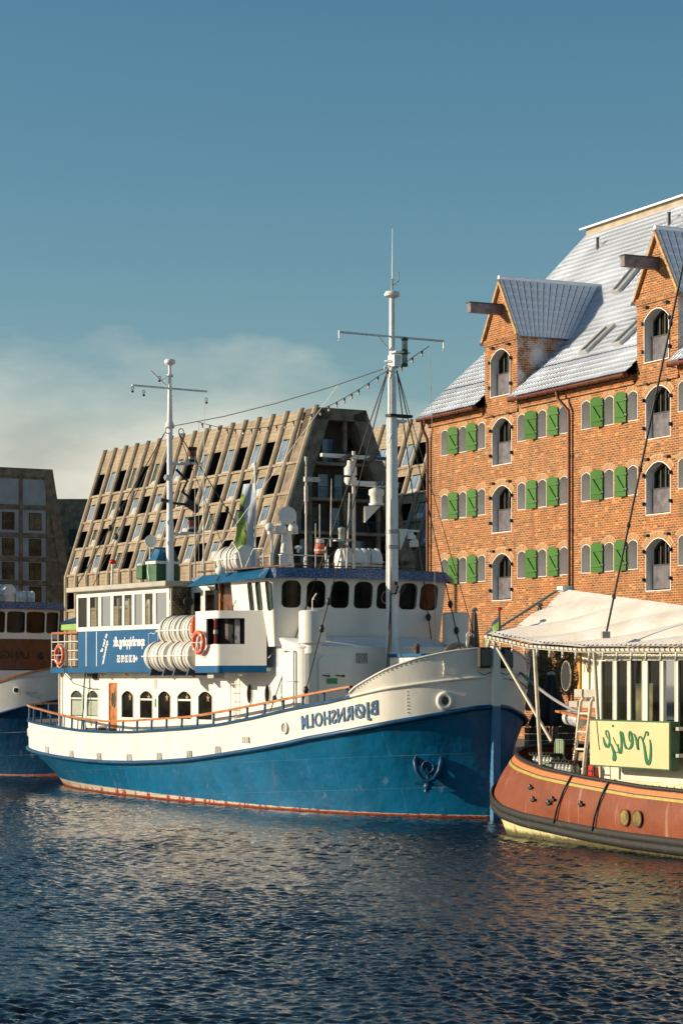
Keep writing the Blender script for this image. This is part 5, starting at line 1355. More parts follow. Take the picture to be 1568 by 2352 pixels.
# ---------------- gear on the wheelhouse roof
RZf = 7.41
m = MB(); m.lathe([(.28,0),(.16,1.35),(.18,1.4),(.18,1.45)], (11.2,.1,RZf-.05), n=16); sp_ = m.build('searchlight_pedestal', M['white_smooth'], ship, smooth=50)
m = MB(); m.lathe([(.10,-.22),(.24,-.14),(.30,.0),(.30,.08),(.27,.09)], (11.15,.1,9.35), axis=(-.5,.35,.1), n=20); sl_ = m.build('searchlight', M['white_smooth'], sp_, smooth=50)
m = MB(); m.lathe([(0,.085),(.27,.085)], (11.15,.1,9.35), axis=(-.5,.35,.1), n=20); m.build('searchlight_glass', paint('snowy_lens', (.45,.46,.48,1), .6, .2, 8), sl_)
m = MB(); m.ball((11.2,.75,8.95), .15, 12); m.ball((11.1,.38,8.9), .19, 12); m.ball((11.2,-.15,8.95), .17, 12); m.bar((11.2,.8,8.78),(11.2,-.3,8.82),.15,.10); m.tube([(11.3,.6,RZf),(11.3,.6,8.8)], .05, 8)
m.tube([(11.15,.42,8.9),(11.15,.42,9.3),(11.1,.35,9.5)], .02, 6); m.tube([(11.15,-.22,8.9),(11.15,-.22,9.3)], .02, 6)
m.build('dome_antenna', M['white_smooth'], ship, smooth=50)
m = MB(); m.lathe([(.10,0),(.10,.06),(.11,.08),(.11,.13),(.07,.28),(0,.33)], (9.0,1.55,8.0), n=12); m.box(8.9,9.1,-.1,1.7,7.92,7.95); 
for t in (-.1,.8,1.7): m.tube([(9,t,RZf),(9,t,7.95)], .02, 5)
m.lathe([(.03,0),(.04,.1),(.12,.14),(.12,.2),(0,.24)], (8.8,1.15,8.0), n=12)
m.tube([(8.5,.3,RZf),(8.5,.3,8.2)], .03, 6)
m.build('roof_antenna_rack', M['white_smooth'], ship, smooth=45)
m = MB(); m.lathe([(.16,0),(.17,.16),(.15,.30),(.10,.33)], (8.9,.28,8.0), n=12); m.build('orange_beacon', M['orange'], ship, smooth=50)
m = MB(); m.lathe([(.12,.33),(.15,.36),(.15,.44),(.06,.48)], (8.9,.28,8.0), n=12); m.lathe([(.175,.08),(.175,.14)], (8.9,.28,8.0), n=12); m.build('beacon_cap', M['white_smooth'], ship, smooth=50)
m = MB(); m.tube([(9.6,.35,RZf),(9.6,.35,9.3),(9.6,.35,9.31),(9.6,.35,11.0)], [.04,.035,.05,.025], 8); m.lathe([(.07,0),(.07,.5)], (9.6,.35,9.7), n=10); m.box(9.55,9.65,-.15,.42,10.35,10.5); m.lathe([(.05,0),(.06,.15)], (9.6,.35,11.0), n=8); m.build('pole_antenna', M['steel'], ship, smooth=50)
m = MB()
for s in np.arange(7.8, 13.0, .9): m.tube([(s,2.3,RZf-.05),(s,2.3,RZf+.12)], .015, 5)
m.tube([(7.4,2.3,RZf+.12),(13.2,2.3,RZf+.12)], .03, 6); m.tube([(7.2,2.3,RZf+.10),(7.0,-2.3,RZf+.10)], .02, 6)
for t in (1.6,.9,-.1,-.9): m.tube([(7.4,t-.2,RZf),(7.4,t-.2,RZf+.22),(7.4,t+.2,RZf+.22),(7.4,t+.2,RZf)], .02, 5)
m.build('roof_rail', M['rust'], ship)
m = MB(); m.tube([(12.0,1.9,RZf),(12.0,1.9,8.1),(11.6,1.9,8.45),(11.2,1.9,8.1),(10.9,1.9,RZf)], .03, 6); m.tube([(11.4,1.6,7.5),(10.8,1.6,8.2),(10.2,1.6,8.2),(10.2,1.6,7.5)], .02, 6)
m.build('boat_davit', M['white_smooth'], ship, smooth=60)
m = MB(); m.tube([(12.9,2.25,RZf),(12.9,2.25,10.0),(12.95,2.2,13.2)], [.028,.02,.006], 6); m.lathe([(.05,0),(.05,.12)], (12.9,2.25,8.9), n=8); m.build('whip_antenna', M['white_smooth'], ship)
m = MB(); m.tube([(14.8,1.5,7.24),(14.8,1.5,9.2),(14.8,1.5,11.5)], [.03,.02,.006], 6); m.build('whip_antenna', M['steel'], ship)

m = MB(); m.tube([(11.6,1.06,7.2),(11.6,1.06,11.0)], .035, 8); m.ball((11.6,1.06,11.05), .06, 8); fp2_ = m.build('banner_pole', M['white_smooth'], ship, smooth=60)
m = MB(); m.grid([[(11.6+.10*math.sin(z*3+i)+.05*i, 1.08+w*i/8, z) for i in range(9)] for z, w in ((7.6,.42),(8.2,.52),(8.8,.45),(9.4,.42),(9.9,.30),(10.4,.12))])
bf = NT('lime_white_banner'); sp = bf.n('SeparateXYZ'); bf.link(bf.coord(), sp.inputs[0]); bf.set(Base_Color=bf.mix(bf.math('GREATER_THAN', sp.outputs['Y'], 1.30), (.50,.55,.62,1), bf.mix(bf.math('GREATER_THAN', bf.noise(bf.coord((1,1,2)), 1.6, 2), .55), (.30,.42,.08,1), (.12,.08,.05,1))), Roughness=.8)
m.build('banner_cloth', bf.mat, fp2_, smooth=80)
# ---------------- aft mast and funnel
m = MB(); m.tube([(19.3,0,7.2),(19.3,0,9.6),(19.3,0,9.8),(19.3,0,13.2),(19.3,0,15.0)], [.145,.135,.11,.10,.055], 16); am = m.build('aft_mast', M['mastwhite'], ship, smooth=40)
m = MB(); m.lathe([(.05,-.25),(.06,0),(.17,.06),(.20,.10),(.20,.17),(.16,.22),(.05,.24)], (19.3,0,15.2), n=18); m.lathe([(.10,0),(.13,.02),(.13,.08)], (19.3,0,14.8), n=12); m.build('satellite_dish', M['mastwhite'], am, smooth=45)
m = MB(); m.tube([(19.3,1.52,14.40),(19.3,-1.52,14.38)], .035, 8)
m.tube([(19.3,0,14.35),(19.6,.6,15.0)], .03, 6); m.tube([(19.3,.0,14.9),(19.5,.35,14.6)], .02, 6)
m.build('yard', M['mastwhite'], am)
for t, z in ((1.5,14.3),(1.05,14.2),(-1.5,14.1),(.42,14.75)): m = MB(); m.torus((19.3,t,z), .05, .012, (1,0,0), 10, 5); m.ball((19.3,t,z-.12), .05, 6); m.build('yard_block', M['iron'], am)
m = MB(); m.ball((19.3,.12,11.2), .12, 8); m.build('mast_collar', M['mastwhite'], am, smooth=50)
m = MB(); m.lathe([(.12,0),(.18,.06),(.12,.25)], (19.3,0,12.95), n=12); m.torus((19.1,.2,12.85), .10, .02, (1,0,0)); m.torus((19.1,-.35,12.85), .10, .02, (1,0,0))
m.build('mast_band', M['mastwhite'], am, smooth=50)
for z in (11.7, 8.85+.35):
    m = MB(); m.box(18.9,19.2,-1.1,-.2,z,z+.06); m.tube([(19.3,0,z),(19.0,-.6,z)], .06, 7); pf = m.build('lamp_platform', M['mastwhite'], am, bevel=.02)
    m = MB(); m.lathe([(.17,0),(.16,.10),(.14,.12),(.14,.42),(.17,.45),(.17,.55)], (19.05,-.78,z+.06), n=14); lm_ = m.build('signal_lamp', M['iron'], pf, smooth=45)
    m = MB(); m.lathe([(.145,.12),(.145,.42)], (19.05,-.78,z+.06), n=14); m.build('lamp_glass', M['redglass'] if z > 0 else 0, lm_, smooth=50)
    m = MB(); m.lathe([(.155,.0),(.155,.16)], (19.05,-.78,z+.1), n=14); m.build('lamp_base', M['steel'], lm_, smooth=50)
m = MB(); m.bar((19.1,-.55,10.35),(19.0,-1.0,10.05),.3,.25); m.tube([(19.3,0,10.3),(19.1,-.6,10.25)], .05, 6); m.tube([(19.3,0,10.35),(19.3,.38,10.4)], .07, 6); m.build('floodlight', M['iron'], am, bevel=.02)
m = MB(); m.tube([(19.2,-.2,11.5),(19.1,-.6,11.1),(19.1,-.4,10.7),(19.1,-.7,10.5)], .05, 6); m.build('cable_bundle', M['black'], am)
m = MB(); m.box(19.4,20.15,-.45,.5,7.24,8.12); m.box(20.3,20.75,.25,.6,7.6,8.1); fn = m.build('funnel', M['green'], ship, bevel=.03)
m = MB(); m.box(19.38,20.17,-.47,.52,8.12,8.22); m.build('funnel_band', M['white_smooth'], fn)
m = MB(); m.add([(19.4,-.45,8.22),(20.15,-.45,8.22),(20.15,.5,8.22),(19.4,.5,8.22),(19.45,-.3,8.62),(19.95,-.3,8.75),(19.95,.3,8.75),(19.45,.3,8.62)], [(0,1,2,3),(4,5,6,7),(0,1,5,4),(1,2,6,5),(2,3,7,6),(3,0,4,7)]); m.build('funnel_cowl', M['blue_fascia'], fn, bevel=.03)
m = MB(); m.tube([(19.9,.54,8.2),(19.95,.56,7.95),(19.85,.56,7.6),(19.9,.56,7.3)], .012, 5); m.build('funnel_cable', M['white_smooth'], fn)
m = MB(); m.box(18.1,19.6,-.9,.1,7.24,7.42); m.build('roof_hatch', M['blue_panel'], ship, bevel=.03)
m = MB(); m.lathe([(.05,-.2),(.16,-.1),(.22,0),(.22,.08),(.0,.10)], (19.9,.45,8.95), axis=(-.9,.35,.05), n=18); m.tube([(19.95,.45,8.3),(19.95,.45,8.9)], .03, 6); m.build('aft_searchlight', M['white_smooth'], ship, smooth=45)
m = MB(); m.tube([(21.6,1.2,5.6),(21.4,1.2,8.2)] , .05, 8); m.build('ensign_staff', M['white_smooth'], ship); m = MB(); m.ball((21.4,1.2,8.25), .14, 10, sc=(1,1,.7)); m.build('staff_truck', M['red'], ship, smooth=60)
# furled ensign resting on the rail
m = MB(); m.add([(20.7,3.0,5.72),(22.0,3.0,5.74),(22.05,2.7,5.78),(20.75,2.7,5.78),(20.75,2.95,6.05),(22.05,2.95,6.02),(21.95,2.75,6.08),(20.8,2.75,6.10)], [(0,1,2,3),(4,5,6,7),(0,1,5,4),(1,2,6,5),(2,3,7,6),(3,0,4,7)])
m.build('rail_box', paint('lime_banner', (.22,.38,.06,1), .6), ship, bevel=.05)
m = MB(); m.add([(20.65,3.03,6.0),(22.1,3.03,5.98),(22.1,2.65,6.05),(20.7,2.65,6.05),(20.75,2.85,6.25),(21.9,2.85,6.12)], [(0,1,5,4),(2,3,4,5),(0,3,4),(1,2,5),(0,1,2,3)]); m.build('box_cover', M['navyline'], ship)

# ---------------- standing rigging of the ship
def rig(name, pts, r=.018, blocks=(), mat=None, parent=None):
    m = MB(); m.tube(pts, r, 6); ob = m.build(name, mat or M['wire'], parent or ship, smooth=60)
    for f in blocks:
        p = Vector(pts[0]).lerp(Vector(pts[-1]), f); b = MB(); b.ball(p, .085, 8, sc=(1,1,1.5)); b.build('deadeye', M['iron'], ob, smooth=50)
for sg in (1, -1):
    rig('shroud', [(5.2,sg*.15,13.5),(7.15,sg*3.18,CAPZ(7.15)+.1)], blocks=(.72,.965))
    rig('shroud', [(5.2,sg*.15,13.5),(5.35,sg*3.15,CAPZ(5.35)+.1)], blocks=(.70,.78,.96))
rig('shroud', [(5.2,-.15,13.5),(4.3,-3.08,CAPZ(4.3)+.3)], .012)
for sg in (1, -1):
    rig('shroud', [(19.3,sg*.2,12.8),(20.9,sg*2.9,7.3)] if sg > 0 else [(19.2,-.3,12.8),(16.8,-2.9,7.3)], blocks=(.5,.62))
rig('shroud', [(19.3,.2,12.8),(20.2,2.6,7.3)], .014, blocks=(.68,))
rig('shroud', [(19.2,-.3,12.8),(17.2,-1.6,7.3)], .014, blocks=(.78,))
rig('triatic_stay', [(5.3,.1,13.55),(8.5,.06,13.3),(12,.03,13.12),(15.5,0,13.02),(19.2,0,13.02)], .016)
rig('signal_halyard', [(5.22,-1.4,14.3),(5.2,-1.55,10),(5.2,-1.6,5)], .008, mat=M['steel'])
rig('signal_halyard', [(8.2,.06,13.3),(12.4,2.2,8.0)], .008, mat=M['steel'])
rig('signal_halyard', [(17.2,0,13.0),(17.2,0,7.3)], .008, mat=M['steel'])
rig('mast_brace', [(5.22,-.15,10.0),(6.9,-1.9,7.4)], .012)
rig('mast_brace', [(6.9,.6,8.3),(7.3,1.4,7.42)], .012)

# string lights between the masts : one hanging object
lights = thing('string_lights', 'string of small bulbs sagging between the two white masts', 'string lights', (4.39, 66.25, 0), R(90+TH))
curve = []
A = Vector((17.6,-.15,13.05)); B = Vector((5.22,-1.38,14.3)); knots = [(17.6,-.15,13.05),(15.4,-.1,12.60),(13.2,-.08,12.42),(11.0,-.05,12.45),(8.8,0,12.72),(7.0,.05,13.05),(5.7,.0,13.42),(5.25,-.3,13.6),(5.22,-.9,14.0),(5.22,-1.38,14.3)]
kk = smooth_tab([k[:2] for k in knots], 8); kz = smooth_tab([(i, k[2]) for i, k in enumerate(knots)], 8)
curve = [(a[0], a[1], b[1]) for a, b in zip(kk, kz)]
m = MB(); m.tube(curve, .012, 5); m.build('cable', M['black'], lights)
tot = 0; last = Vector(curve[0])
for p in curve[1:]:
    p = Vector(p); seg_ = (p-last).length; tot += seg_
    if tot > .40:
        tot = 0; m = MB(); m.lathe([(.032,0),(.032,-.09)], p, n=7); bo = m.build('lamp_socket', M['black'], lights)
        b = MB(); b.ball(p+Vector((0,0,-.135)), .038, 8, sc=(1,1,1.3)); b.build('bulb', M['bulb'], bo, smooth=60)
    last = p
# ================================================================ SAFETY GEAR ON THE SHIPS (each its own thing)
def canister(name, label, loc, rz, r, l, group):
    t = thing(name, label, 'life raft', loc, rz, group)
    m = MB(); prof = [(0,-l/2-.01),(r*.75,-l/2),(r*.93,-l/2+.05)]
    n = 6; w = l/n
    for i in range(n):
        a = -l/2+.06+i*(l-.12)/n; b = a+(l-.12)/n
        prof += [(r,a+.02),(r,a+w*.45),(r*.945,a+w*.55),(r*.945,b-.01)]
    prof += [(r*.93,l/2-.05),(r*.75,l/2),(0,l/2+.01)]
    m.lathe(prof, (0,0,0), axis=(1,0,0), n=30); m.build('shell', M['raft'], t, smooth=32)
    m = MB(); m.box(-l/2-.015,l/2+.015,-r-.02,r+.02,-.022,.022); m.build('seam_flange', M['raft'], t, bevel=.01)
    m = MB()
    for x in (-l*.22, l*.22): m.tube([(x, (r+.012)*math.cos(a), (r+.012)*math.sin(a)) for a in [2*math.pi*i/24 for i in range(24)]], .014, 5, closed=True)
    m.build('strap', M['iron'], t)
    m = MB()
    for x in (-l*.3, l*.3): m.add([(x-.05,-r*.8,-r-.12),(x+.05,-r*.8,-r-.12),(x+.05,r*.8,-r-.12),(x-.05,r*.8,-r-.12),(x-.05,-r*.62,-r*.72),(x+.05,-r*.62,-r*.72),(x+.05,r*.62,-r*.72),(x-.05,r*.62,-r*.72)], [(0,1,2,3),(4,5,6,7),(0,1,5,4),(1,2,6,5),(2,3,7,6),(3,0,4,7)])
    m.build('cradle', M['navyline'], t)
    return t
def sw(s, t, z, P=(4.39,66.25)):     # ship frame to world
    a = R(TH); return Vector((P[0]-math.sin(a)*s-math.cos(a)*t, P[1]+math.cos(a)*s-math.sin(a)*t, z))
RZS = R(90+TH)
P2 = (-11.2, 94.8)
c0 = canister('life_raft_canister', 'white ribbed raft canister, lower row, nearest the bridge wing', sw(11.15,3.72,4.74), RZS, .50, 1.5, 'raft canisters racked beside the bridge wing')
m = MB(); m.box(-.751-.02,-.75,-.10,.16,.05,.30); m.build('sticker', paint('raft_sticker', (.45,.28,.25,1), .6, .3, 12), c0)
g1 = 'raft canisters racked beside the bridge wing'
dup(c0, sw(12.75,3.72,4.74), RZS, 'white ribbed raft canister, lower row, its end towards the stern', g1)
u1 = dup(c0, sw(10.98,3.55,5.56), RZS, 'white ribbed raft canister, upper row, touching the bridge wing', g1)
u2 = dup(c0, sw(12.22,3.55,5.56), RZS, 'white ribbed raft canister, upper row, covering the flag emblem side', g1)
u1.scale = (.82,1,1); u2.scale = (.82,1,1)
c1 = canister('life_raft_canister', 'large white raft canister alone on the roof between the two masts', sw(12.4,1.25,7.93), RZS, .47, 1.45, None)
dup(c1, sw(9.3,-1.45,7.78), RZS+R(70), 'weathered white raft canister behind the orange beacon on the wheelhouse roof')
g2 = 'raft canisters on the roof of the left ship'
c2 = canister('life_raft_canister', 'round raft canister on the left ship, largest, at the picture edge', sw(8.5,.05,7.85,P2), RZS, .48, 1.4, g2)
dup(c2, sw(9.2,-1.1,7.75,P2), RZS+R(30), 'raft canister on the left ship, middle of its three', g2)
c3 = dup(c2, sw(8.9,-2.05,7.62,P2), RZS+R(65), 'raft canister on the left ship, smallest, near the roof corner', g2); c3.scale = (.85,.8,.7)

def buoy(label, loc, rz, group='orange lifebuoys hung on the ship'):
    t = thing('lifebuoy', label, 'lifebuoy', loc, rz, group)
    m = MB(); m.torus((0,0,0), .31, .075, (0,1,0), 32, 10); m.build('ring', M['orange'], t, smooth=60)
    m = MB()
    for a in (45,135,225,315):
        c = Vector((.31*math.cos(R(a)),0,.31*math.sin(R(a)))); d_ = Vector((-math.sin(R(a)),0,math.cos(R(a))))
        m.lathe([(.079,-.035),(.079,.035)], c, axis=d_, n=12)
    m.build('reflective_band', M['steel'], t, smooth=50)
    m = MB(); m.tube([(0.42*math.cos(a),-.01,.42*math.sin(a)-.02*math.cos(4*a)) for a in [2*math.pi*i/32 for i in range(32)]], .010, 5, closed=True); m.tube([(-.42,.10,0),(.42,.10,0)], .012, 5); m.tube([(0,.10,0),(0,.10,-.42)], .012, 5); m.build('grab_line', M['white_smooth'], t)
    return t
b0 = buoy('orange lifebuoy on the side of the bridge wing', sw(9.55,4.33,5.14), RZS)
dup(b0, sw(21.6,3.22,4.86), RZS, 'orange lifebuoy tied to the white railing at the stern')
m = MB(); m.lathe([(.07,-.36),(.08,-.2),(.06,-.18),(.13,-.14),(.14,.08),(.11,.10),(.10,.14),(.14,.15),(.14,.19),(.09,.2),(.09,.32),(0,.33)], (0,0,0), n=14)
o = m.build('smoke_float', M['orange'], smooth=40); o.location = sw(10.15,4.15,5.62); tag(o, 'orange smoke float canister clipped above the wing lifebuoy', 'smoke float')

# ================================================================ LEFT SHIP
ls = thing('moored_ship', 'blue and white ship with varnished wheelhouse front at the left edge, mostly in shade', 'ship', (P2[0], P2[1], 0), RZS)
RUB2 = lin([(0,3.15),(.5,2.98),(1,2.80),(1.5,2.62),(3,2.3),(6,1.9),(10,1.5),(28.4,1.3)])
CAP2 = lin([(0,4.50),(.5,4.33),(1,4.13),(1.5,3.92),(3,3.5),(6,3.1),(10,2.7),(28.4,2.4)])
clk = NT('clinker_white_planks'); _v = clk.coord(); sp = clk.n('SeparateXYZ'); clk.link(_v, sp.inputs[0])
pl = clk.math('FRACT', clk.math('MULTIPLY', clk.math('ADD', sp.outputs['Z'], clk.math('MULTIPLY', sp.outputs['X'], .10)), 6.0))
nn_ = clk.noise(_v, 2.0, 5, .6)
clk.set(Base_Color=clk.mix(clk.math('MULTIPLY', clk.ramp(clk.noise(clk.coord((1,1,3)), 1.5, 5, .65), .62, .70), .6), clk.mix(nn_, (.42,.42,.42,1), (.62,.62,.60,1)), (.35,.22,.08,1)), Roughness=.6, Normal=clk.bump(pl, .012))
dk2, _h = hull(ls, (DECK, WLN, RUB2, CAP2, CAP2), (M['hull_blue2'], clk.mat), bs=-1)
m = MB(); r_ = outline(dk2)
m.grid([[(s, t+(o_ if t >= 0 else -o_), CAP2(s)+z_) for s, t in r_] for o_, z_ in ((.05,-.03),(.06,.05),(-.08,.05),(-.08,-.03),(.05,-.03))]); m.build('handrail', M['wood'], ls, smooth=40)
m = MB(); m.tube([(s, t, RUB2(s)) for s, t in outline(dk2, off=.02)], .05, 8); m.build('rub_rail', M['blue_rail'], ls)
m = MB(); rows = []
wl2 = resample(smooth_tab(WLN), NS)
m.grid([[(s-.0, t+.012, z) for s, t in wl2] for z in (-.1,.32)]); m.grid([[(s, -t-.012, z) for s, t in wl2] for z in (-.1,.32)]); m.build('boot_stripe', M['boot_red'], ls, smooth=50)
m = MB(); m.lathe([(.10,0),(.16,.02),(.16,.05),(.10,.06)], (1.0,1.86,3.55), axis=(-.7,.7,0), n=16); ob = m.build('hawse_ring', M['white_smooth'], ls, smooth=50)
m = MB(); m.lathe([(0,.065),(.10,.065)], (1.0,1.86,3.55), axis=(-.7,.7,0), n=16); m.build('opening', M['black'], ob)
m = MB(); top = [(p[0], p[1]*.96) for p in dk2]; m.grid([[(s,t,CAP2(s)-.5) for s,t in top],[(s,-t,CAP2(s)-.5) for s,t in top]]); m.build('deck', M['decking'], ls)
fp2 = [(20,3.05),(7.2,3.05),(6.9,2.6),(6.66,1.3),(6.6,0),(6.66,-1.3),(6.9,-2.6),(7.2,-3.05),(20,-3.05)]
mp2, L2, D2 = path_map(fp2, lean=.06, z0=5.8)
def x2(px):
    best = (9e9, 0)
    for x in np.linspace(13, L2-12.9, 900):
        s, t, z = mp2(x, 6.5, 0); w = sw(s, t, 0, P2); e = abs(CXP+FX*w.x/w.y-px)
        if e < best[0]: best = (e, x)
    return best[1]
o2 = [(x2(a), x2(b), 6.02, 6.96, rnd(.8,.10,.02), rnd(.8,.06,.02)) for a, b in ((-28,12),(16.5,58),(61.5,103.5),(107,143))]
m = MB(); wall(m, mp2, 0, L2, 5.76, 7.1, o2, .05, 0, 0, xs=xs_of(D2)); m.build('wheelhouse', M['white'], ls)
for o in o2:
    g = MB(); glass(g, mp2, o, .03); ob = g.build('wheelhouse_window', M['glassd'], ls)
    f = MB(); ring(f, mp2, o, .035, -.01, .03); f.build('window_frame', M['iron'], ob)
m = MB(); wall(m, mp2, 0, L2, 4.46, 5.76, [], 0, 0, 0, xs=xs_of(D2)); vp = m.build('varnished_front', paint('dark_teak_front', (.095,.024,.008,1), .35, .25, 3, .002, 8, coat=.3), ls)
m = MB(); wall(m, mp2, 0, L2, 4.38, 4.46, [], 0, 0, 0, xs=xs_of(D2)); m.build('blue_moulding', M['navyline'], ls)
m = MB(); wall(m, mp2, 0, L2, 2.5, 4.38, [], 0, 0, 0, xs=xs_of(D2)); m.build('deckhouse_base', M['white'], ls)
mp2b = path_map(fp2, lean=0, z0=0)[0]
xl = x2(71)
text_mb('LANGØ', lambda x, y, h: mp2(xl - x*1.05, 4.90+y, -.004-h), .47, ext=.01, bold=.008).build('ship_name', paint('dark_green_letter', (.004,.010,.008,1), .5), vp)
m = MB(); c = mp2(x2(96), 5.03, -.01); m.lathe([(0,.10),(.10,.08),(.16,.0),(.19,0),(.19,-.02)], c, axis=(-.97,.1,0), n=18); m.build('deck_light', M['iron'], vp, smooth=50)
m = MB(); xs = np.linspace(12, L2-11.5, 50)
A = [(p[0],p[1],7.05) for p in [mp2(x, 7.1, -.30) for x in xs]]; B = [(p[0],p[1],7.38) for p in [mp2(x, 7.3, -.22) for x in xs]]; C = [(p[0],p[1],7.1) for p in [mp2(x, 7.1, .02) for x in xs]]
m.grid([C, A, B]); m.add(B, [tuple(range(len(B)))]); m.build('wheelhouse_roof', M['blue_dark'], ls)
m = MB(); m.tube([(7.5,.0,7.4),(7.5,0,9.6),(7.5,0,9.9),(7.5,0,10.9)], [.04,.02,.03,.01], 6); m.build('whip_antenna', M['steel'], ls)
m = MB(); m.tube([(10,.9,7.4),(10,.9,14.5)], .14, 12); m.tube([(10,.9,12.9),(10,.1,12.9)], .03, 6); m.tube([(10,.3,12.8),(10,.3,14.2)], .02, 5); m.tube([(10,.1,12.4),(10,.1,13.3)], .015, 5); m.tube([(10,.9,9.9),(10,0,9.9)], .05, 6); m.box(9.9,10.1,-.05,.9,9.9,9.98)
lm2 = m.build('mast', M['mastwhite'], ls, smooth=50)
m = MB(); m.box(9.5,9.68,-.72,1.3,12.0,12.2); sc = m.build('radar_scanner', M['blue_panel'], lm2, bevel=.04)
text_mb('FURUNO', lambda x, y, h: (9.49-h, -.42+x*.8, 12.045+y), .17, ext=.008, bold=.004).build('radar_lettering', M['lettering'], sc)
m = MB(); m.lathe([(.2,0),(.28,.1),(.28,.5),(.2,.75),(.05,.85)], (9.6,.32,10.9), n=16); m.build('radar_dome', M['white_smooth'], lm2, smooth=50)

# ================================================================ HOUSEBOAT
HBb = Vector((.423,-.906,0)).normalized()
hb = thing('houseboat', 'rust red houseboat with cream snow-dusted canopy and cream sign, right foreground', 'houseboat', (5.54, 61.89, 0), math.atan2(HBb.y, HBb.x))
HBO = Vector((5.54, 61.89, 0)); HBY = Vector((.906,.423,0))
def hbw(q, y, z): return HBO + HBb*q + HBY*y + Vector((0,0,z))
HRZ = math.atan2(HBb.y, HBb.x)
def hbq(px, y):
    k = (px-CXP)/FX; return (k*(HBO.y+HBY.y*y) - (HBO.x+HBY.x*y))/(HBb.x - k*HBb.y)
Wt = resample(smooth_tab([(.6,0),(.65,.6),(.85,1.3),(1.2,1.9),(1.9,2.25),(3.2,2.42),(5,2.5),(9,2.5),(15,2.5)]), 120)
Ft = resample(smooth_tab([(-.25,0),(-.2,.7),(.0,1.3),(.3,1.8),(.8,2.2),(1.6,2.5),(3,2.65),(5,2.7),(9,2.7),(15,2.7)]), 120)
Rt = resample(smooth_tab([(.35,0),(.4,.5),(.6,1.0),(.9,1.4),(1.5,1.8),(2.5,2.15),(4,2.4),(6,2.5),(9,2.5),(15,2.5)]), 120)
FZ = lin([(-.3,1.32),(0,1.26),(.3,1.12),(.5,1.02),(1,.84),(2,.62),(3.2,.50),(6,.36),(8,.30),(15,.25)])
RZh = lin([(.3,2.26),(.6,2.2),(1.5,2.05),(2.5,1.93),(4,1.78),(6,1.66),(8.5,1.53),(15,1.42)])
def both(rows):
    m = MB()
    for sg in (-1, 1): m.grid([[(s, sg*t, z) for s, t, z in r] for r in rows])
    return m
rustred = NT('rust_red_hull'); _v = rustred.coord(); sp = rustred.n('SeparateXYZ'); rustred.link(_v, sp.inputs[0])
n1 = rustred.noise(_v, .8, 5, .6); n2 = rustred.noise(rustred.coord((2.5,2.5,.22)), 1.6, 5, .65); n3 = rustred.noise(_v, 5, 5, .7)
c = rustred.mix(rustred.ramp(n1,.3,.7), (.17,.042,.016,1), (.255,.068,.027,1))
c = rustred.mix(rustred.math('MULTIPLY', rustred.ramp(n2,.58,.74), .55), c, (.48,.30,.24,1))
c = rustred.mix(rustred.math('MULTIPLY', rustred.ramp(n3,.66,.74), .7), c, (.30,.07,.015,1))
c = rustred.mix(rustred.math('MULTIPLY', rustred.ramp(rustred.noise(rustred.coord((4,4,.3)),1.2,4,.6),.64,.74), .45), c, (.12,.05,.03,1))
rustred.b.inputs['Specular IOR Level'].default_value = .25
rustred.set(Base_Color=c, Roughness=.5, Normal=rustred.bump(n3,.006,1,rustred.bump(n1,.05)))
rows = []
for f in (0,.15,.3,.45,.6,.75,.88,1):
    r = []
    for i in range(120):
        g = f; s = Ft[i,0]*.985+.03+(Rt[i,0]-Ft[i,0])*g; t = (Ft[i,1]-.05)*(1-g)+Rt[i,1]*g+.10*math.sin(math.pi*f)*min(1, Ft[i,1])
        z0 = FZ(Ft[i,0]); z1 = RZh(Rt[i,0]); r.append((s, max(0,t), z0+(z1-z0)*f))
    rows.append(r)
both(rows).build('hull', rustred.mat, hb, smooth=60)
def strip(zo0, zo1, off):
    out = []
    for zo in (zo0, zo1):
        r = []
        for i in range(120):
            z0 = FZ(Ft[i,0]); z1 = RZh(Rt[i,0]); f = 1-zo/(z1-z0)
            s = Ft[i,0]*.985+.03+(Rt[i,0]-Ft[i,0])*f; t = (Ft[i,1]-.05)*(1-f)+Rt[i,1]*f+.10*math.sin(math.pi*f)*min(1, Ft[i,1])
            r.append((s-off*.6*(1 if i < 30 else 0), max(0,t)+off, z0+(z1-z0)*f))
        out.append(r)
    return both(out)
strip(.06,.165,.012).build('orange_stripe', paint('orange_stripe', (.52,.18,.035,1), .5, .1, 5), hb, smooth=50)
strip(.165,.195,.010).build('stripe_gap', paint('brown_line', (.12,.05,.03,1), .6), hb, smooth=50)
strip(.195,.255,.012).build('yellow_stripe', paint('yellow_stripe', (.42,.33,.05,1), .5, .1, 5), hb, smooth=50)
m = MB()
for sg in (-1,1): m.tube([(p[0],sg*p[1],RZh(p[0])) for p in Rt], .05, 8)
m.build('gunwale', M['black'], hb, smooth=60)
m = MB(); q_ = NT('tarred_fender'); nf = q_.noise(q_.coord(), 5, 5, .7); q_.set(Base_Color=q_.mix(q_.ramp(nf,.58,.8),(.010,.010,.009,1),(.07,.055,.035,1)), Roughness=.7, Normal=q_.bump(nf,.02))
for sg in (-1,1):
    for dz in (-.10, .07):
        m.grid([[(p[0]+(0), sg*(p[1]-.03+.05*math.cos(a)), FZ(p[0])+dz+.10*math.sin(a)) for p in Ft] for a in [2*math.pi*i/8 for i in range(9)]])
m.build('fender_band', q_.mat, hb, smooth=60)
q_ = NT('pale_underbody'); _v = q_.coord(); sp = q_.n('SeparateXYZ'); q_.link(_v, sp.inputs[0]); nf = q_.noise(q_.coord((2.5,2.5,.25)), 2, 5, .6); ng = q_.noise(_v, 6, 5, .7)
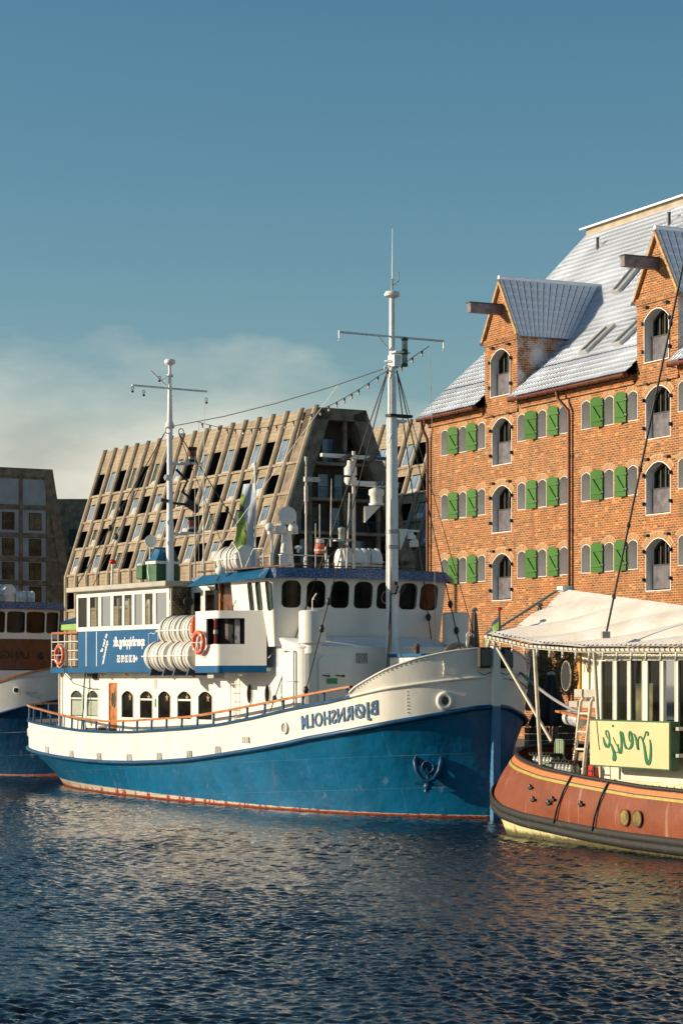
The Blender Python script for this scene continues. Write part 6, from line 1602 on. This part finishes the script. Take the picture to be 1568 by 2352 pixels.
c = q_.mix(q_.ramp(nf,.55,.66), (.60,.58,.30,1), (.42,.13,.03,1)); zz = q_.math('ADD', sp.outputs['Z'], q_.math('MULTIPLY', q_.math('SUBTRACT', ng, .5), .25))
c = q_.mix(q_.ramp(zz,.20,.10), c, (.09,.08,.02,1)); c = q_.mix(q_.ramp(zz,.06,.0), c, (.02,.02,.012,1)); q_.set(Base_Color=c, Roughness=.7, Normal=q_.bump(ng,.02))
rows = [[(Wt[i,0], Wt[i,1], -.6) for i in range(120)]]+[[(Wt[i,0]*(1-f)+Ft[i,0]*f+.0, Wt[i,1]*(1-f)+(Ft[i,1]-.08)*f if Ft[i,1] > .08 else 0, FZ(Ft[i,0])*f) for i in range(120)] for f in (0,.25,.5,.75,1)]
both(rows).build('underbody', q_.mat, hb, smooth=60)
m = MB(); m.grid([[(p[0],-p[1]*.98,RZh(p[0])-.45) for p in Rt],[(p[0],p[1]*.98,RZh(p[0])-.45) for p in Rt]]); m.build('deck', paint('brown_deck', (.10,.08,.06,1), .8, .2, 3), hb)
# hull fittings: rub strips, vents, round ports
def hside(q, f):
    i = int(np.argmin(abs(Ft[:,0]-q))); z0 = FZ(Ft[i,0]); z1 = RZh(Rt[i,0]); s = Ft[i,0]*.985+.03+(Rt[i,0]-Ft[i,0])*f
    t = (Ft[i,1]-.05)*(1-f)+Rt[i,1]*f+.10*math.sin(math.pi*f); return Vector((s,-t-.03,z0+(z1-z0)*f))
for px in (1283, 1373):
    q0 = hbq(px, -2.6); m = MB(); m.tube([hside(q0,.06)+Vector((0,-.04,0)), hside(q0,.35)+Vector((0,-.02,0)), hside(q0,.7)+Vector((0,-.02,0)), hside(q0,1)+Vector((0,-.02,0))], .026, 6)
    m.build('rub_strip', M['black'], hb)
for px, f in ((1202,.62),(1223,.42),(1271,.50),(1265,.42),(1340,.52)):
    q0 = hbq(px, -2.5); m = MB(); c = hside(q0, f); m.ball(c, .075, 8, sc=(.8,.6,1.1)); m.box(c.x-.02,c.x+.16,c.y-.05,c.y,c.z-.04,c.z+.02); m.build('hull_vent', M['iron'], hb)
for px in (1444, 1473):
    q0 = hbq(px, -2.6); c = Vector((q0, -2.735, .80)); m = MB(); m.lathe([(0,.01),(.17,.01),(.18,.0)], c, axis=(0,-1,0), n=22); ob = m.build('round_port', paint('mustard_port', (.22,.15,.025,1), .6, .35, 6), hb)
    m = MB(); m.torus(c, .195, .010, (0,1,0)); m.build('port_ring', M['rust'], ob, smooth=60)
# canopy
EAV = lin([(1.2,5.19),(1.4,5.17),(3.6,4.90),(6.0,4.78),(10.4,4.73),(15,4.66)]); RDG = lin([(.8,6.39),(6.5,5.79),(15,5.0)])
canv = NT('snow_dusted_canvas'); _v = canv.coord(); nz = canv.noise(_v, 60, 3, .7); nl = canv.noise(_v, 1.3, 5, .6)
canv.set(Base_Color=canv.mix(canv.ramp(nl,.35,.65), (.74,.66,.56,1), (.86,.82,.76,1)), Roughness=.95, Normal=canv.bump(nz,.008,1,canv.bump(canv.noise(_v,8,5,.7),.012)))
def canopy(sg):
    m = MB(); nu, nv = 150, 26; G = []
    for j in range(nv+1):
        v = j/nv; row = []
        for i in range(nu+1):
            u = i/nu; qe = 1.4+(15-1.4)*u; qr = .8+(15-.8)*u; q0 = qe+(qr-qe)*v + .0
            z = EAV(qe)*(1-v)+RDG(qr)*v - .22*math.sin(math.pi*v)*(1-.4*v)
            y = 2.6*(1-v)
            ph = q0*1.0 + v*2.1          # folds run diagonally from eave to ridge
            fold = .21*(abs(math.sin((q0-v*4.2)*1.55))**.55-.6)*math.sin(math.pi*min(1,v*1.05+.03))
            row.append((q0+.25*math.sin(math.pi*v)*(1-u), sg*y, z+fold))
        G.append(row)
    m.grid(G); return m
canopy(-1).build('canopy', canv.mat, hb, smooth=70); canopy(1).build('canopy', canv.mat, hb, smooth=70)
m = MB(); ep = [(q_, -2.63, EAV(q_)-.08) for q_ in np.linspace(1.3,15,30)]; m.tube(ep, .042, 8); m.tube([(q_, 2.63, EAV(q_)-.08) for q_ in np.linspace(1.3,15,30)], .042, 8)
m.tube([(1.3,-2.63,5.1),(.62,0,6.42),(1.3,2.63,5.1)], .035, 8); m.tube([(1.3,-2.63,5.1),(1.0,0,5.0),(1.3,2.63,5.1)], .03, 8)
pipe_m = paint('cream_pipe', (.66,.60,.47,1), .5, .12, 5, streak=(.35,.18,.06,1), sa=.4)
pf = m.build('canopy_frame', pipe_m, hb, smooth=60)
m = MB()
hel = []
for i in range(62*10):
    qq = 1.42+.0212*i; a_ = 2*math.pi*i/10; hel.append((qq, -2.63+.060*math.cos(a_), EAV(qq)-.08+.060*math.sin(a_)))
m.tube(hel, .010, 4)
m.build('lacing', M['iron'], pf)
m = MB(); zz_ = []
for k in range(62): qq = 1.45+.21*k; zz_ += [(qq,-2.58,EAV(qq)-.05),(qq+.10,-2.46,EAV(qq)+.05)]
m.tube(zz_, .009, 4); m.build('lacing', M['iron'], pf)
m = MB(); zz_ = []
for k in range(18):
    p = Vector((1.3,-2.63,5.1)).lerp(Vector((.62,0,6.42)), k/18); zz_ += [tuple(p), tuple(p+Vector((.26,.10,.08)))]
m.tube(zz_, .010, 4)
m.build('lacing', M['iron'], pf)
m = MB(); m.box(.7,1.0,-.15,.15,6.32,6.46); m.build('ridge_plate', M['white_smooth'], hb)
for i, (q0, y) in enumerate(((3.62,-2.30),(6.62,-2.38),(3.4,2.3),(6.6,2.4),(10.5,2.4))):
    m = MB(); m.tube([(q0,y,RZh(q0)-.3),(q0,y*1.09,EAV(q0)-.08)], .05, 8); m.build('canopy_post', pipe_m, hb, smooth=60)
for sg in (-1,1): m = MB(); m.tube([(1.5,sg*2.55,5.05),(3.6,sg*2.0,2.45)], .04, 8); m.build('diagonal_strut', pipe_m, hb, smooth=60)
# cabin
mph = lambda x, z, d: (x, -2.0+d, z)
def qp(px): return hbq(px, -2.0)
cw = [(1379,1408),(1414,1441),(1446,1475),(1485,1516),(1521,1550),(1555,1584),(1590,1640)]
cops = [(qp(a), qp(b), 2.2, 4.46, flat, flat) for a, b in cw]
m = MB(); wall(m, mph, 5.85, 14.5, 1.3, 4.62, cops, .04, 0, 0); m.box(5.85,5.9,-1.99,2.0,1.3,4.62); m.box(5.9,14.5,1.95,2.0,1.3,4.62); m.box(14.45,14.5,-1.99,2,1.3,4.62)
cb_ = m.build('cabin_wall', paint('cream_cabin_paint', (.70,.66,.54,1), .5, .06, 2, .003, 6, streak=(.4,.3,.15,1), sa=.3), hb)
for i, o in enumerate(cops):
    g = MB(); glass(g, mph, o, .035); ob = g.build('cabin_window', M['pane'], hb)
    f = MB(); ring(f, mph, o, .025, -.01, .034); f.build('window_frame', M['white_smooth'], ob)
m = MB(); m.box(6.2,14.2,.8,.9,1.4,4.7); m.build('inner_wall', paint('dark_interior', (.05,.04,.03,1), .8, .4, 1), cb_)
m = MB(); m.box(6.4,7.2,-1.3,-.9,2.0,3.9); m.box(8.2,8.5,-1.0,-.6,2.0,4.1); m.box(9.4,10.2,-1.2,-.6,3.3,3.36); m.box(9.4,10.2,-1.2,-.6,2.7,2.76); m.build('inner_furniture', paint('pale_interior', (.40,.36,.22,1), .7, .4, 2), cb_)
m = MB(); m.box(7.4,7.55,-1.75,-1.72,2.5,3.3); m.build('paper_notice', M['lettering'], cb_)
m = MB(); m.box(5.8,14.5,-2.1,-2.02,1.45,1.62); 
for k in range(28): m.ball((6.0+k*.3,-2.11,1.54), .018, 5)
m.build('riveted_coaming', paint('yellowed_white', (.66,.62,.40,1), .5, .1, 3), hb)
m = MB(); m.box(5.75,14.6,-2.08,2.08,4.62,4.67); m.build('cabin_roof', M['white_smooth'], hb)
# menu panel on the aft deck
m = MB(); m.box(3.80,5.85,-1.25,-1.2,3.75,4.9); bd = m.build('name_panel', paint('cream_name_panel', (.74,.70,.56,1), .5, .04, 2), hb)
m = MB(); m.box(3.68,3.80,-1.30,-1.18,3.7,5.0); m.build('orange_post', paint('ochre_post', (.55,.28,.04,1), .5, .15, 6), bd)
text_mb('NA', lambda x, y, h: (3.90+.62-x*.62 if False else 3.92+x*.55, -1.252-h, 4.16+y), .50, ext=.006, bold=-.006).build('panel_lettering', paint('tan_letter', (.30,.20,.09,1), .6), bd)
m = MB(); m.box(3.7,5.85,-1.4,-1.1,3.55,3.75); m.box(3.6,5.85,-1.5,-1.0,3.30,3.45); m.build('panel_ledge', M['deckroof'], bd)
m = MB(); m.box(4.6,5.8,-1.22,-1.15,1.5,3.3); dr = m.build('cabin_door', M['white'], hb)
m = MB(); m.tube([(4.75,-1.24,1.9),(4.75,-1.24,2.8),(4.85,-1.24,2.98),(5.0,-1.24,3.03),(5.15,-1.24,2.98),(5.25,-1.24,2.8),(5.25,-1.24,1.9)], .02, 6); m.build('arched_moulding', M['raft'], dr)
# sign box
sg_ = MB(); sg_.box(6.65,10.10,-2.73,-2.50,1.95,3.05); sob = sg_.build('sign_box', M['green'], hb)
m = MB(); m.box(6.68,10.07,-2.745,-2.73,1.98,3.02); m.build('sign_face', paint('cream_sign_face', (.55,.52,.27,1), .45, .03, 1), sob)
for q0 in (6.5,10.12):
    for z in (2.25,2.85): m = MB(); m.box(q0-.05,q0+.15,-2.62,-2.0,z,z+.08); m.build('sign_bracket', M['steel'], sob)
def sgn(x, y): return (6.68+(x-762)/693*3.39, -2.75, 3.02-(y-712)/425*1.04)
strokes = [
 [(887,865,3),(893,900,7),(905,935,12),(920,957,14),(934,952,11),(942,920,8),(942,870,6),(934,820,5),(920,800,5),(911,812,4),(912,835,4),(922,865,3),(932,882,2)],
 [(972,745,5),(974,766,7)],
 [(957,925,4),(967,955,8),(978,990,11),(990,1030,12),(993,1065,12),(985,1085,9),(976,1065,6),(980,1020,4),(992,998,3),(1008,1010,2),(1030,985,2)],
 [(975,865,2),(990,900,2),(1003,930,2),(1022,960,2)],
 [(1018,925,3),(1024,970,6),(1035,1008,11),(1045,1000,11),(1050,950,9),(1049,880,7),(1040,825,6),(1044,808,7),(1058,822,9),(1068,870,8),(1077,920,8),(1090,960,8),(1102,966,5)],
 [(1085,930,3),(1102,966,5),(1120,965,9),(1138,940,12),(1145,895,11),(1140,840,9),(1128,805,8),(1118,820,5),(1117,860,4),(1126,900,3)],
 [(1148,822,4),(1165,832,6),(1178,870,8),(1190,930,9),(1197,968,9),(1196,930,6),(1197,880,4),(1208,848,5),(1222,850,6),(1236,880,5)],
 [(1236,880,5),(1250,850,4),(1262,805,5),(1272,798,6),(1281,812,6),(1279,838,4)],
 [(1236,880,5),(1248,930,8),(1258,1000,10),(1265,1055,12),(1280,1100,13),(1294,1080,12),(1302,1030,10),(1305,960,8),(1302,900,6),(1294,872,4)],
]
m = MB()
for st in strokes:
    sx = smooth_tab([(i, q_[0]) for i, q_ in enumerate(st)], 5)[:,1]; sy = smooth_tab([(i, q_[1]) for i, q_ in enumerate(st)], 5)[:,1]; sw_ = smooth_tab([(i, q_[2]) for i, q_ in enumerate(st)], 5)[:,1]
    st = list(zip(sx, sy, sw_)); o = len(m.v); n = len(st)
    for i, (x, y, w) in enumerate(st):
        a = st[max(0,i-1)]; b = st[min(n-1,i+1)]; dx, dy = b[0]-a[0], b[1]-a[1]; l = math.hypot(dx, dy)+1e-6; px_, py_ = -dy/l*w*.95, dx/l*w*.80
        for h in (0, -.012):
            for sgnm in (1, -1):
                P_ = sgn(x+px_*sgnm, y+py_*sgnm); m.v.append((P_[0], P_[1]+h, P_[2]))
    for i in range(n-1):
        a = o+4*i; b = a+4
        for f in ((a+2,a+3,b+3,b+2),(a,a+2,b+2,b),(a+1,a+3,b+3,b+1)): m.f.append(list(f)); m.m.append(0)
m.build('sign_script', paint('green_script', (.01,.17,.06,1), .4), sob)
m = MB(); m.tube([sgn(826,714), sgn(832,800), sgn(840,870), sgn(846,950), sgn(853,990)], .012, 5); m.build('loose_cord', M['iron'], sob)
m = MB(); m.tube([hbq(1215,-2.6) and (3.9,-2.64,EAV(3.9)-.1), (3.9,-2.64,EAV(3.9)-.12)], .005, 4) if False else None
# lamps along the eave pipe : one hanging string
st = thing('canopy_bulb_string', 'string of clear bulbs hanging along the cream canopy edge of the houseboat', 'string lights', hb.location, HRZ)
m = MB(); m.tube([(q_, -2.68, EAV(q_)-.13) for q_ in np.linspace(1.4,14,40)], .009, 4); m.build('cable', M['white_smooth'], st)
q_ = 1.6
while q_ < 13:
    m = MB(); c = Vector((q_,-2.69,EAV(q_)-.13)); m.lathe([(.028,0),(.028,-.09)], c, n=7); so = m.build('lamp_socket', M['white_smooth'], st)
    b = MB(); b.ball(c+Vector((0,0,-.14)), .042, 8, sc=(1,1,1.25)); b.build('bulb', M['lampglass'], so, smooth=60); q_ += .62
# green folding chair, boarding ladder, gas bottle, plank, mirror disc on the aft deck
def placed(mb_, name, mat, label, cat, **k):
    o_ = mb_.build(name, mat, None, **k); o_.location = hb.location; o_.rotation_euler = (0,0,HRZ); tag(o_, label, cat); return o_
DZ = 1.35
t = thing('garden_chair', 'pale green metal chair on the aft deck left of the white ladder', 'chair', hbw(3.15,-1.75,1.45), HRZ)
GC = paint('sage_chair_paint', (.22,.30,.17,1), .5, .08, 4)
m = MB(); m.tube([(-.22,.2,.0),(-.22,.25,.95),(-.17,.25,1.02),(.17,.25,1.02),(.22,.25,.95),(.22,.2,0)], .02, 6)
m.build('frame', GC, t, smooth=60)
m = MB()
for x in (-.14,-.05,.05,.14): m.box(x-.035,x+.035,.235,.25,.5,1.0)
m.build('backrest', GC, t)
m = MB(); m.box(-.22,.22,-.2,.22,.44,.47); m.build('seat', GC, t, bevel=.01)
for x in (-.2,.2): m = MB(); m.tube([(x,-.18,.45),(x,-.22,0)], .018, 6); m.build('leg', GC, t)
t = thing('boarding_ladder', 'white boarding ladder leaning beside the green chair', 'ladder', hbw(0,0,0), HRZ)
qa = hbq(1313,-1.9); qb = hbq(1333,-1.9)
for k, dx in enumerate((0,.48)): m = MB(); m.tube([(qa+dx,-1.9,1.5),(qb+dx,-1.9,3.45),(qb+dx+.12,-1.9,3.55)], .045, 8); m.build('stile', pipe_m, t, smooth=60)
for f in (.15,.4,.62,.85): m = MB(); x = qa+(qb-qa)*f; z = 1.5+1.95*f; m.tube([(x,-1.9,z),(x+.48,-1.9,z)], .03, 6); m.build('rung', pipe_m, t)
m = MB(); m.box(qa+.10,qa+.5,-1.84,-1.80,1.6,2.2); m.build('worn_board', paint('worn_board', (.35,.24,.14,1), .8, .5, 5), t)
m = MB(); c = Vector((3.7,-1.6,3.05)); m.lathe([(0,0),(.17,0),(.19,.04),(.19,.55),(.17,.6),(0,.6)], c, axis=(1,.1,-.12), n=16); placed(m, 'water_drum', paint('clear_drum', (.55,.58,.56,1), .3, .2, 6), 'white plastic drum lying behind the ladder top', 'drum', smooth=50)
m = MB(); m.bar((3.6,-1.75,3.2),(5.8,-1.75,2.95),.3,.05); placed(m, 'wooden_plank', M['wood'], 'reddish wooden plank resting across the ladder', 'plank')
m = MB(); m.lathe([(0,0),(.36,0),(.38,.03),(.36,.06),(0,.06)], (3.30,-1.35,4.08), axis=(-.22,-1,0), n=26); o_ = placed(m, 'round_mirror', M['black'], 'dark round disc with pale rim hanging left of the name panel', 'disc', smooth=40)
m = MB(); m.torus((3.29,-1.39,4.08), .37, .022, (-.22,-1,0), 26, 6); m.build('rim', M['lampglass'], o_)
# bottle packs
def bottle_pack(label, q0, y0, z0, nx, ny):
    t = thing('bottle_crate', label, 'bottle crate', hbw(q0,y0,z0), HRZ, 'crates of bottles on the houseboat deck')
    m = MB(); m.box(-.02,nx*.17,-.02,ny*.17,0,.22); m.build('crate', paint('clear_wrap_crate', (.12,.11,.09,1), .4, .4, 9), t, bevel=.01)
    m = MB(); m.box(-.04,nx*.17+.02,-.04,ny*.17+.02,.50,.53); [m.box(-.04+k*.17,.0+k*.17,-.04,ny*.17+.02,.53,.58) for k in range(nx+1)]; m.build('carry_tray', M['black'], t, bevel=.01)
    b0_ = None
    for i in range(nx):
        for j in range(ny):
            if b0_ is None:
                m = MB(); m.lathe([(.055,.05),(.075,.08),(.075,.36),(.065,.42),(.03,.50),(.03,.53)], (0,0,0), n=12); b0_ = m.build('bottle', paint('clear_bottle', (.50,.50,.46,1), .1, .3, 7), t, smooth=50)
                m = MB(); m.lathe([(.042,.52),(.042,.58),(0,.585)], (0,0,0), n=10); m.build('bottle_cap', M['black'], b0_); b_ = b0_
            else:
                b_ = b0_.copy(); scene.collection.objects.link(b_); c_ = b0_.children[0].copy(); scene.collection.objects.link(c_); c_.parent = b_
            b_.location = (.08+i*.17,.08+j*.17,0)
bottle_pack('bottle crate behind the leftmost canopy post', 2.3, -1.85, 1.55, 6, 3)
bottle_pack('bottle crate between the green chair and the red jerrycan', hbq(1268,-2.2), -2.2, 1.42, 5, 2)
t = thing('hand_truck', 'black folded hand truck leaning left of the cream sign', 'hand truck', hbw(6.1,-2.35,1.45), HRZ)
m = MB(); m.tube([(-.25,0,0),(-.15,0,.7),(.05,0,1.1)], .022, 6); m.tube([(.15,0,0),(.1,0,.6),(.25,0,1.0)], .022, 6); m.tube([(-.2,0,.35),(.13,0,.35)], .02, 6); m.tube([(-.15,0,.7),(.1,0,.62)], .02, 6); m.build('frame', M['black'], t, smooth=60)
m = MB(); m.box(-.3,.2,-.12,.12,0,.03); m.build('foot_plate', M['black'], t)
m = MB(); m.box(-.22,.08,-.09,.09,.0,.55); m.box(-.12,.0,-.03,.03,.55,.62); o_ = m.build('jerrycan', M['red'], bevel=.03); o_.location = hbw(5.85,-2.15,1.35); o_.rotation_euler = (0,R(12),HRZ); tag(o_, 'red plastic jerrycan between the bottles and the sign', 'jerrycan')
m = MB()
for k in range(14):
    c = Vector((0,0,-k*.062)); m.torus(c+Vector((.02*math.sin(k),0,0)), .028, .008, (1,0,0) if k % 2 else (0,1,0), 10, 5)
o_ = m.build('hanging_chain', M['rust']); o_.location = hbw(5.45,-2.45,2.55); tag(o_, 'rusty chain hanging above the red jerrycan', 'chain')
# flag at the canopy corner
t = thing('corner_flag', 'lime and navy flag on a short red-topped staff at the canopy corner', 'flag', hbw(1.55,-2.35,5.15), HRZ)
m = MB(); m.tube([(0,0,0),(0,0,.62)], .025, 6); m.build('staff', M['iron'], t); m = MB(); m.ball((0,0,.66), .085, 10, sc=(1,1,.6)); m.build('finial', M['red'], t, smooth=60)
G = []
for j in range(6):
    G.append([(-.02-.50*(i/12)-.0, -.10*(i/12)+.05*math.sin(i*.9+j*.4), .55-.42*(j/5)-.50*(i/12)+.02*math.sin(i)) for i in range(13)])
m = MB(); m.grid(G)
fm = NT('striped_flag_cloth'); sp = fm.n('SeparateXYZ'); fm.link(fm.coord(), sp.inputs[0]); hz = fm.math('SUBTRACT', sp.outputs['Z'], fm.math('MULTIPLY', sp.outputs['X'], 1.0))
fm.set(Base_Color=fm.mix(fm.math('GREATER_THAN', hz, .43), fm.mix(fm.math('GREATER_THAN', hz, .24), (.45,.55,.60,1), (.20,.36,.04,1)), (.03,.05,.12,1)), Roughness=.8)
m.build('cloth', fm.mat, t, smooth=80, solid=.006)
# stay wire of the houseboat running up out of view
pa = at(1390,1460,54.6); pb = at(1568,605,53.0); pc = pa + (pb-pa)*1.35
m = MB(); m.tube([pa,pb,pc], .026, 7)
o_ = m.build('stay_wire', M['wire'], smooth=60); tag(o_, 'dark twisted stay wire rising from the cream canopy across the brick facade', 'wire')
m = MB()
for f in (.10,.28,.42,.60,.78): m.ball(pa.lerp(pc, f*.8), .05, 8, sc=(1,1,1.6))
k_ = m.build('wire_clamp', M['iron'], o_)
m = MB(); m.box(-.1,.1,-.1,.1,-.06,.10); o_2 = m.build('stay_foot', M['deckroof'], o_, bevel=.02); o_2.location = pa
# mooring rope from the bow to the houseboat
p0 = sw(.75,-1.52,4.18); p1 = hbw(4.0,-.2,2.9); m = MB(); pts = []
for i in range(15):
    f = i/14; p = p0.lerp(p1, f); p.z -= .30*math.sin(math.pi*f); pts.append(p)
m.tube(pts, .045, 8); o_ = m.build('mooring_rope', M['rope'], smooth=60); tag(o_, 'thick grey mooring rope from the ship bow to the houseboat', 'rope')

# ================================================================ QUAYSIDE
def olive_tree(label, loc, h0, h1, rad, seed, group=None):
    rnd_ = random.Random(seed); t = thing('olive_tree', label, 'tree', loc, 0, group)
    m = MB(); m.tube([(0,0,0),(.05,.02,h0*.5),(-.04,.0,h0),(.05,.05,h0+.5)], [.11,.085,.07,.05], 9)
    tips = []
    for k in range(9):
        a = k*2.4; e = Vector((math.cos(a)*rad*.7, math.sin(a)*rad*.7, h0+.3+(h1-h0)*rnd_.uniform(.3,.9)))
        m.tube([(-.02,0,h0*.9), e*.5+Vector((0,0,(h0+.2)*.5)), e], [.045,.03,.012], 6); tips.append(e)
    m.build('trunk', paint('olive_bark', (.16,.13,.10,1), .9, .3, 8, .02, 20), t, smooth=60)
    m = MB(); cl = []
    for k in range(80):
        a = rnd_.uniform(0,6.28); r = rad*math.sqrt(rnd_.random()); z = h0+.1+(h1-h0)*rnd_.random()**.8
        r *= 1.0-.55*abs((z-h0)/(h1-h0)-.45); cl.append(Vector((math.cos(a)*r, math.sin(a)*r, z)))
    for c in cl:
        for k in range(120):
            d_ = Vector((rnd_.gauss(0,1),rnd_.gauss(0,1),rnd_.gauss(0,1)))*.13; p = c+d_
            a = Vector((rnd_.gauss(0,1),rnd_.gauss(0,1),rnd_.gauss(0,1))).normalized(); b = a.orthogonal().normalized()
            l = rnd_.uniform(.045,.085); m.add([p-a*l, p+b*.018, p+a*l, p-b*.018], [(0,1,2,3)])
    q = NT('olive_leaves'); oi = q.n('TexNoise'); q.link(q.coord(), oi.inputs['Vector']); oi.inputs['Scale'].default_value = 18
    q.set(Base_Color=q.mix(q.ramp(oi.outputs['Fac'],.35,.65), (.07,.08,.03,1), (.22,.21,.10,1)), Roughness=.5)
    me = bpy.data.meshes.new('crown'); me.from_pydata(m.v, [], m.f); me.materials.append(q.mat); o_ = bpy.data.objects.new('crown', me); scene.collection.objects.link(o_); o_.parent = t
    return t
p = at(1272,1726,80); olive_tree('grey-green olive tree on the quay behind the canopy posts', (p.x,80,QZ), 2.0, 3.85, .85, 4)
def closed_parasol(label, px, y, top, rad, mat, group):
    x = (px-CXP)*y/FX; t = thing('closed_parasol', label, 'parasol', (x,y,QZ), 0, group); h = top-QZ
    m = MB(); G = []
    for j, (f, r) in enumerate(((0,.06),(.03,.22),(.10,.30),(.25,.42),(.45,.62),(.62,.78),(.80,1.0),(.82,.93))):
        G.append([(rad*r*(1+.22*math.cos(8*a+j*.15))*math.cos(a), rad*r*(1+.22*math.cos(8*a+j*.15))*math.sin(a), h-f*(h-.6)) for a in [2*math.pi*i/48 for i in range(48)]])
    m.grid(G, closeu=True); m.build('cloth', mat, t, smooth=70)
    m = MB(); m.tube([(0,0,0),(0,0,h+.05)], .04, 8); m.lathe([(.12,0),(.14,.04),(.10,.10),(0,.12)], (0,0,h-.02), n=12); m.build('pole', M['steel'], t, smooth=50)
    m = MB(); m.box(-.4,.4,-.4,.4,0,.08); m.build('base', M['iron'], t, bevel=.01)
GR = paint('grey_parasol_cloth', (.23,.20,.17,1), .9, .15, 3, .01, 10)
closed_parasol('grey closed parasol behind the bow rail, left of the flag', 1088, 82, 6.45, .36, GR, 'closed parasols on the quay')
closed_parasol('grey closed parasol rising behind the slanting canopy edge', 1238, 80, 6.55, .42, GR, 'closed parasols on the quay')
closed_parasol('black covered parasol standing in front of the olive tree', 1264, 76, 4.15, .62, M['black'], None)
# planters and stacked dark seats
for i, (px, y, lab) in enumerate(((1232,78,'dark wooden planter with a small shrub, left of the black parasol'),(1300,79,'dark wooden planter half hidden by the green chair'))):
    x = (px-CXP)*y/FX; t = thing('wooden_planter', lab, 'planter', (x,y,QZ), .2, 'planters outside the warehouse')
    m = MB(); 
    for z in (0,.22,.44,.66): m.box(-.35,.35,-.3,.3,z,z+.20)
    m.build('box', M['iron'], t, bevel=.01)
    m = MB(); rr = random.Random(i)
    for k in range(900):
        p = Vector((rr.gauss(0,.18),rr.gauss(0,.15),.95+rr.gauss(0,.13))); a = Vector((rr.gauss(0,1),rr.gauss(0,1),rr.gauss(0,1))).normalized(); b = a.orthogonal().normalized(); m.add([p-a*.05,p+b*.016,p+a*.05,p-b*.016], [(0,1,2,3)])
    m.build('shrub', paint('dark_leaves', (.035,.05,.015,1), .6, .4, 10), t)
# arched fascia over the cafe door
t = thing('arched_fascia_sign', 'dark green arched sign with pale letters behind the olive tree', 'sign', WH_O, WH_RZ)
cxm = 14.0
def fp_m(px, d=-.08):
    k = (px-CXP)/FX; c = WH_O - wn*d*-1 if False else WH_O; return (k*c.y-c.x)/(wu.x-k*wu.y)
m0 = fp_m(1246); r0 = 1.15; z0 = 3.85
m = MB(); A = []; B = []
for i in range(17):
    a = R(180-180*i/16); A.append((m0+r0*math.cos(a), z0+r0*.62*math.sin(a))); B.append((m0+(r0-.34)*math.cos(a), z0+(r0-.34)*.52*math.sin(a)-.02))
for i in range(16):
    for y in (-.14, -.03): m.add([(A[i][0],y,A[i][1]),(A[i+1][0],y,A[i+1][1]),(B[i+1][0],y,B[i+1][1]),(B[i][0],y,B[i][1])], [(0,1,2,3)])
    m.add([(A[i][0],-.14,A[i][1]),(A[i+1][0],-.14,A[i+1][1]),(A[i+1][0],-.03,A[i+1][1]),(A[i][0],-.03,A[i][1])], [(0,1,2,3)])
m.build('board', M['green'], t)
def arcmap(x, y, h):
    a = R(28)+x/(r0-.1)*1.15 ; a = math.pi - a; a = R(180)-(R(150)-x/(r0-.2)); rr = (r0-.28+y*.9)
    return (m0+rr*math.cos(a), -.145-h, z0+rr*.58*math.sin(a)-.01)
text_mb('RAFTNO', arcmap, .26, ext=.01, bold=.004).build('sign_lettering', M['lampglass'], t)
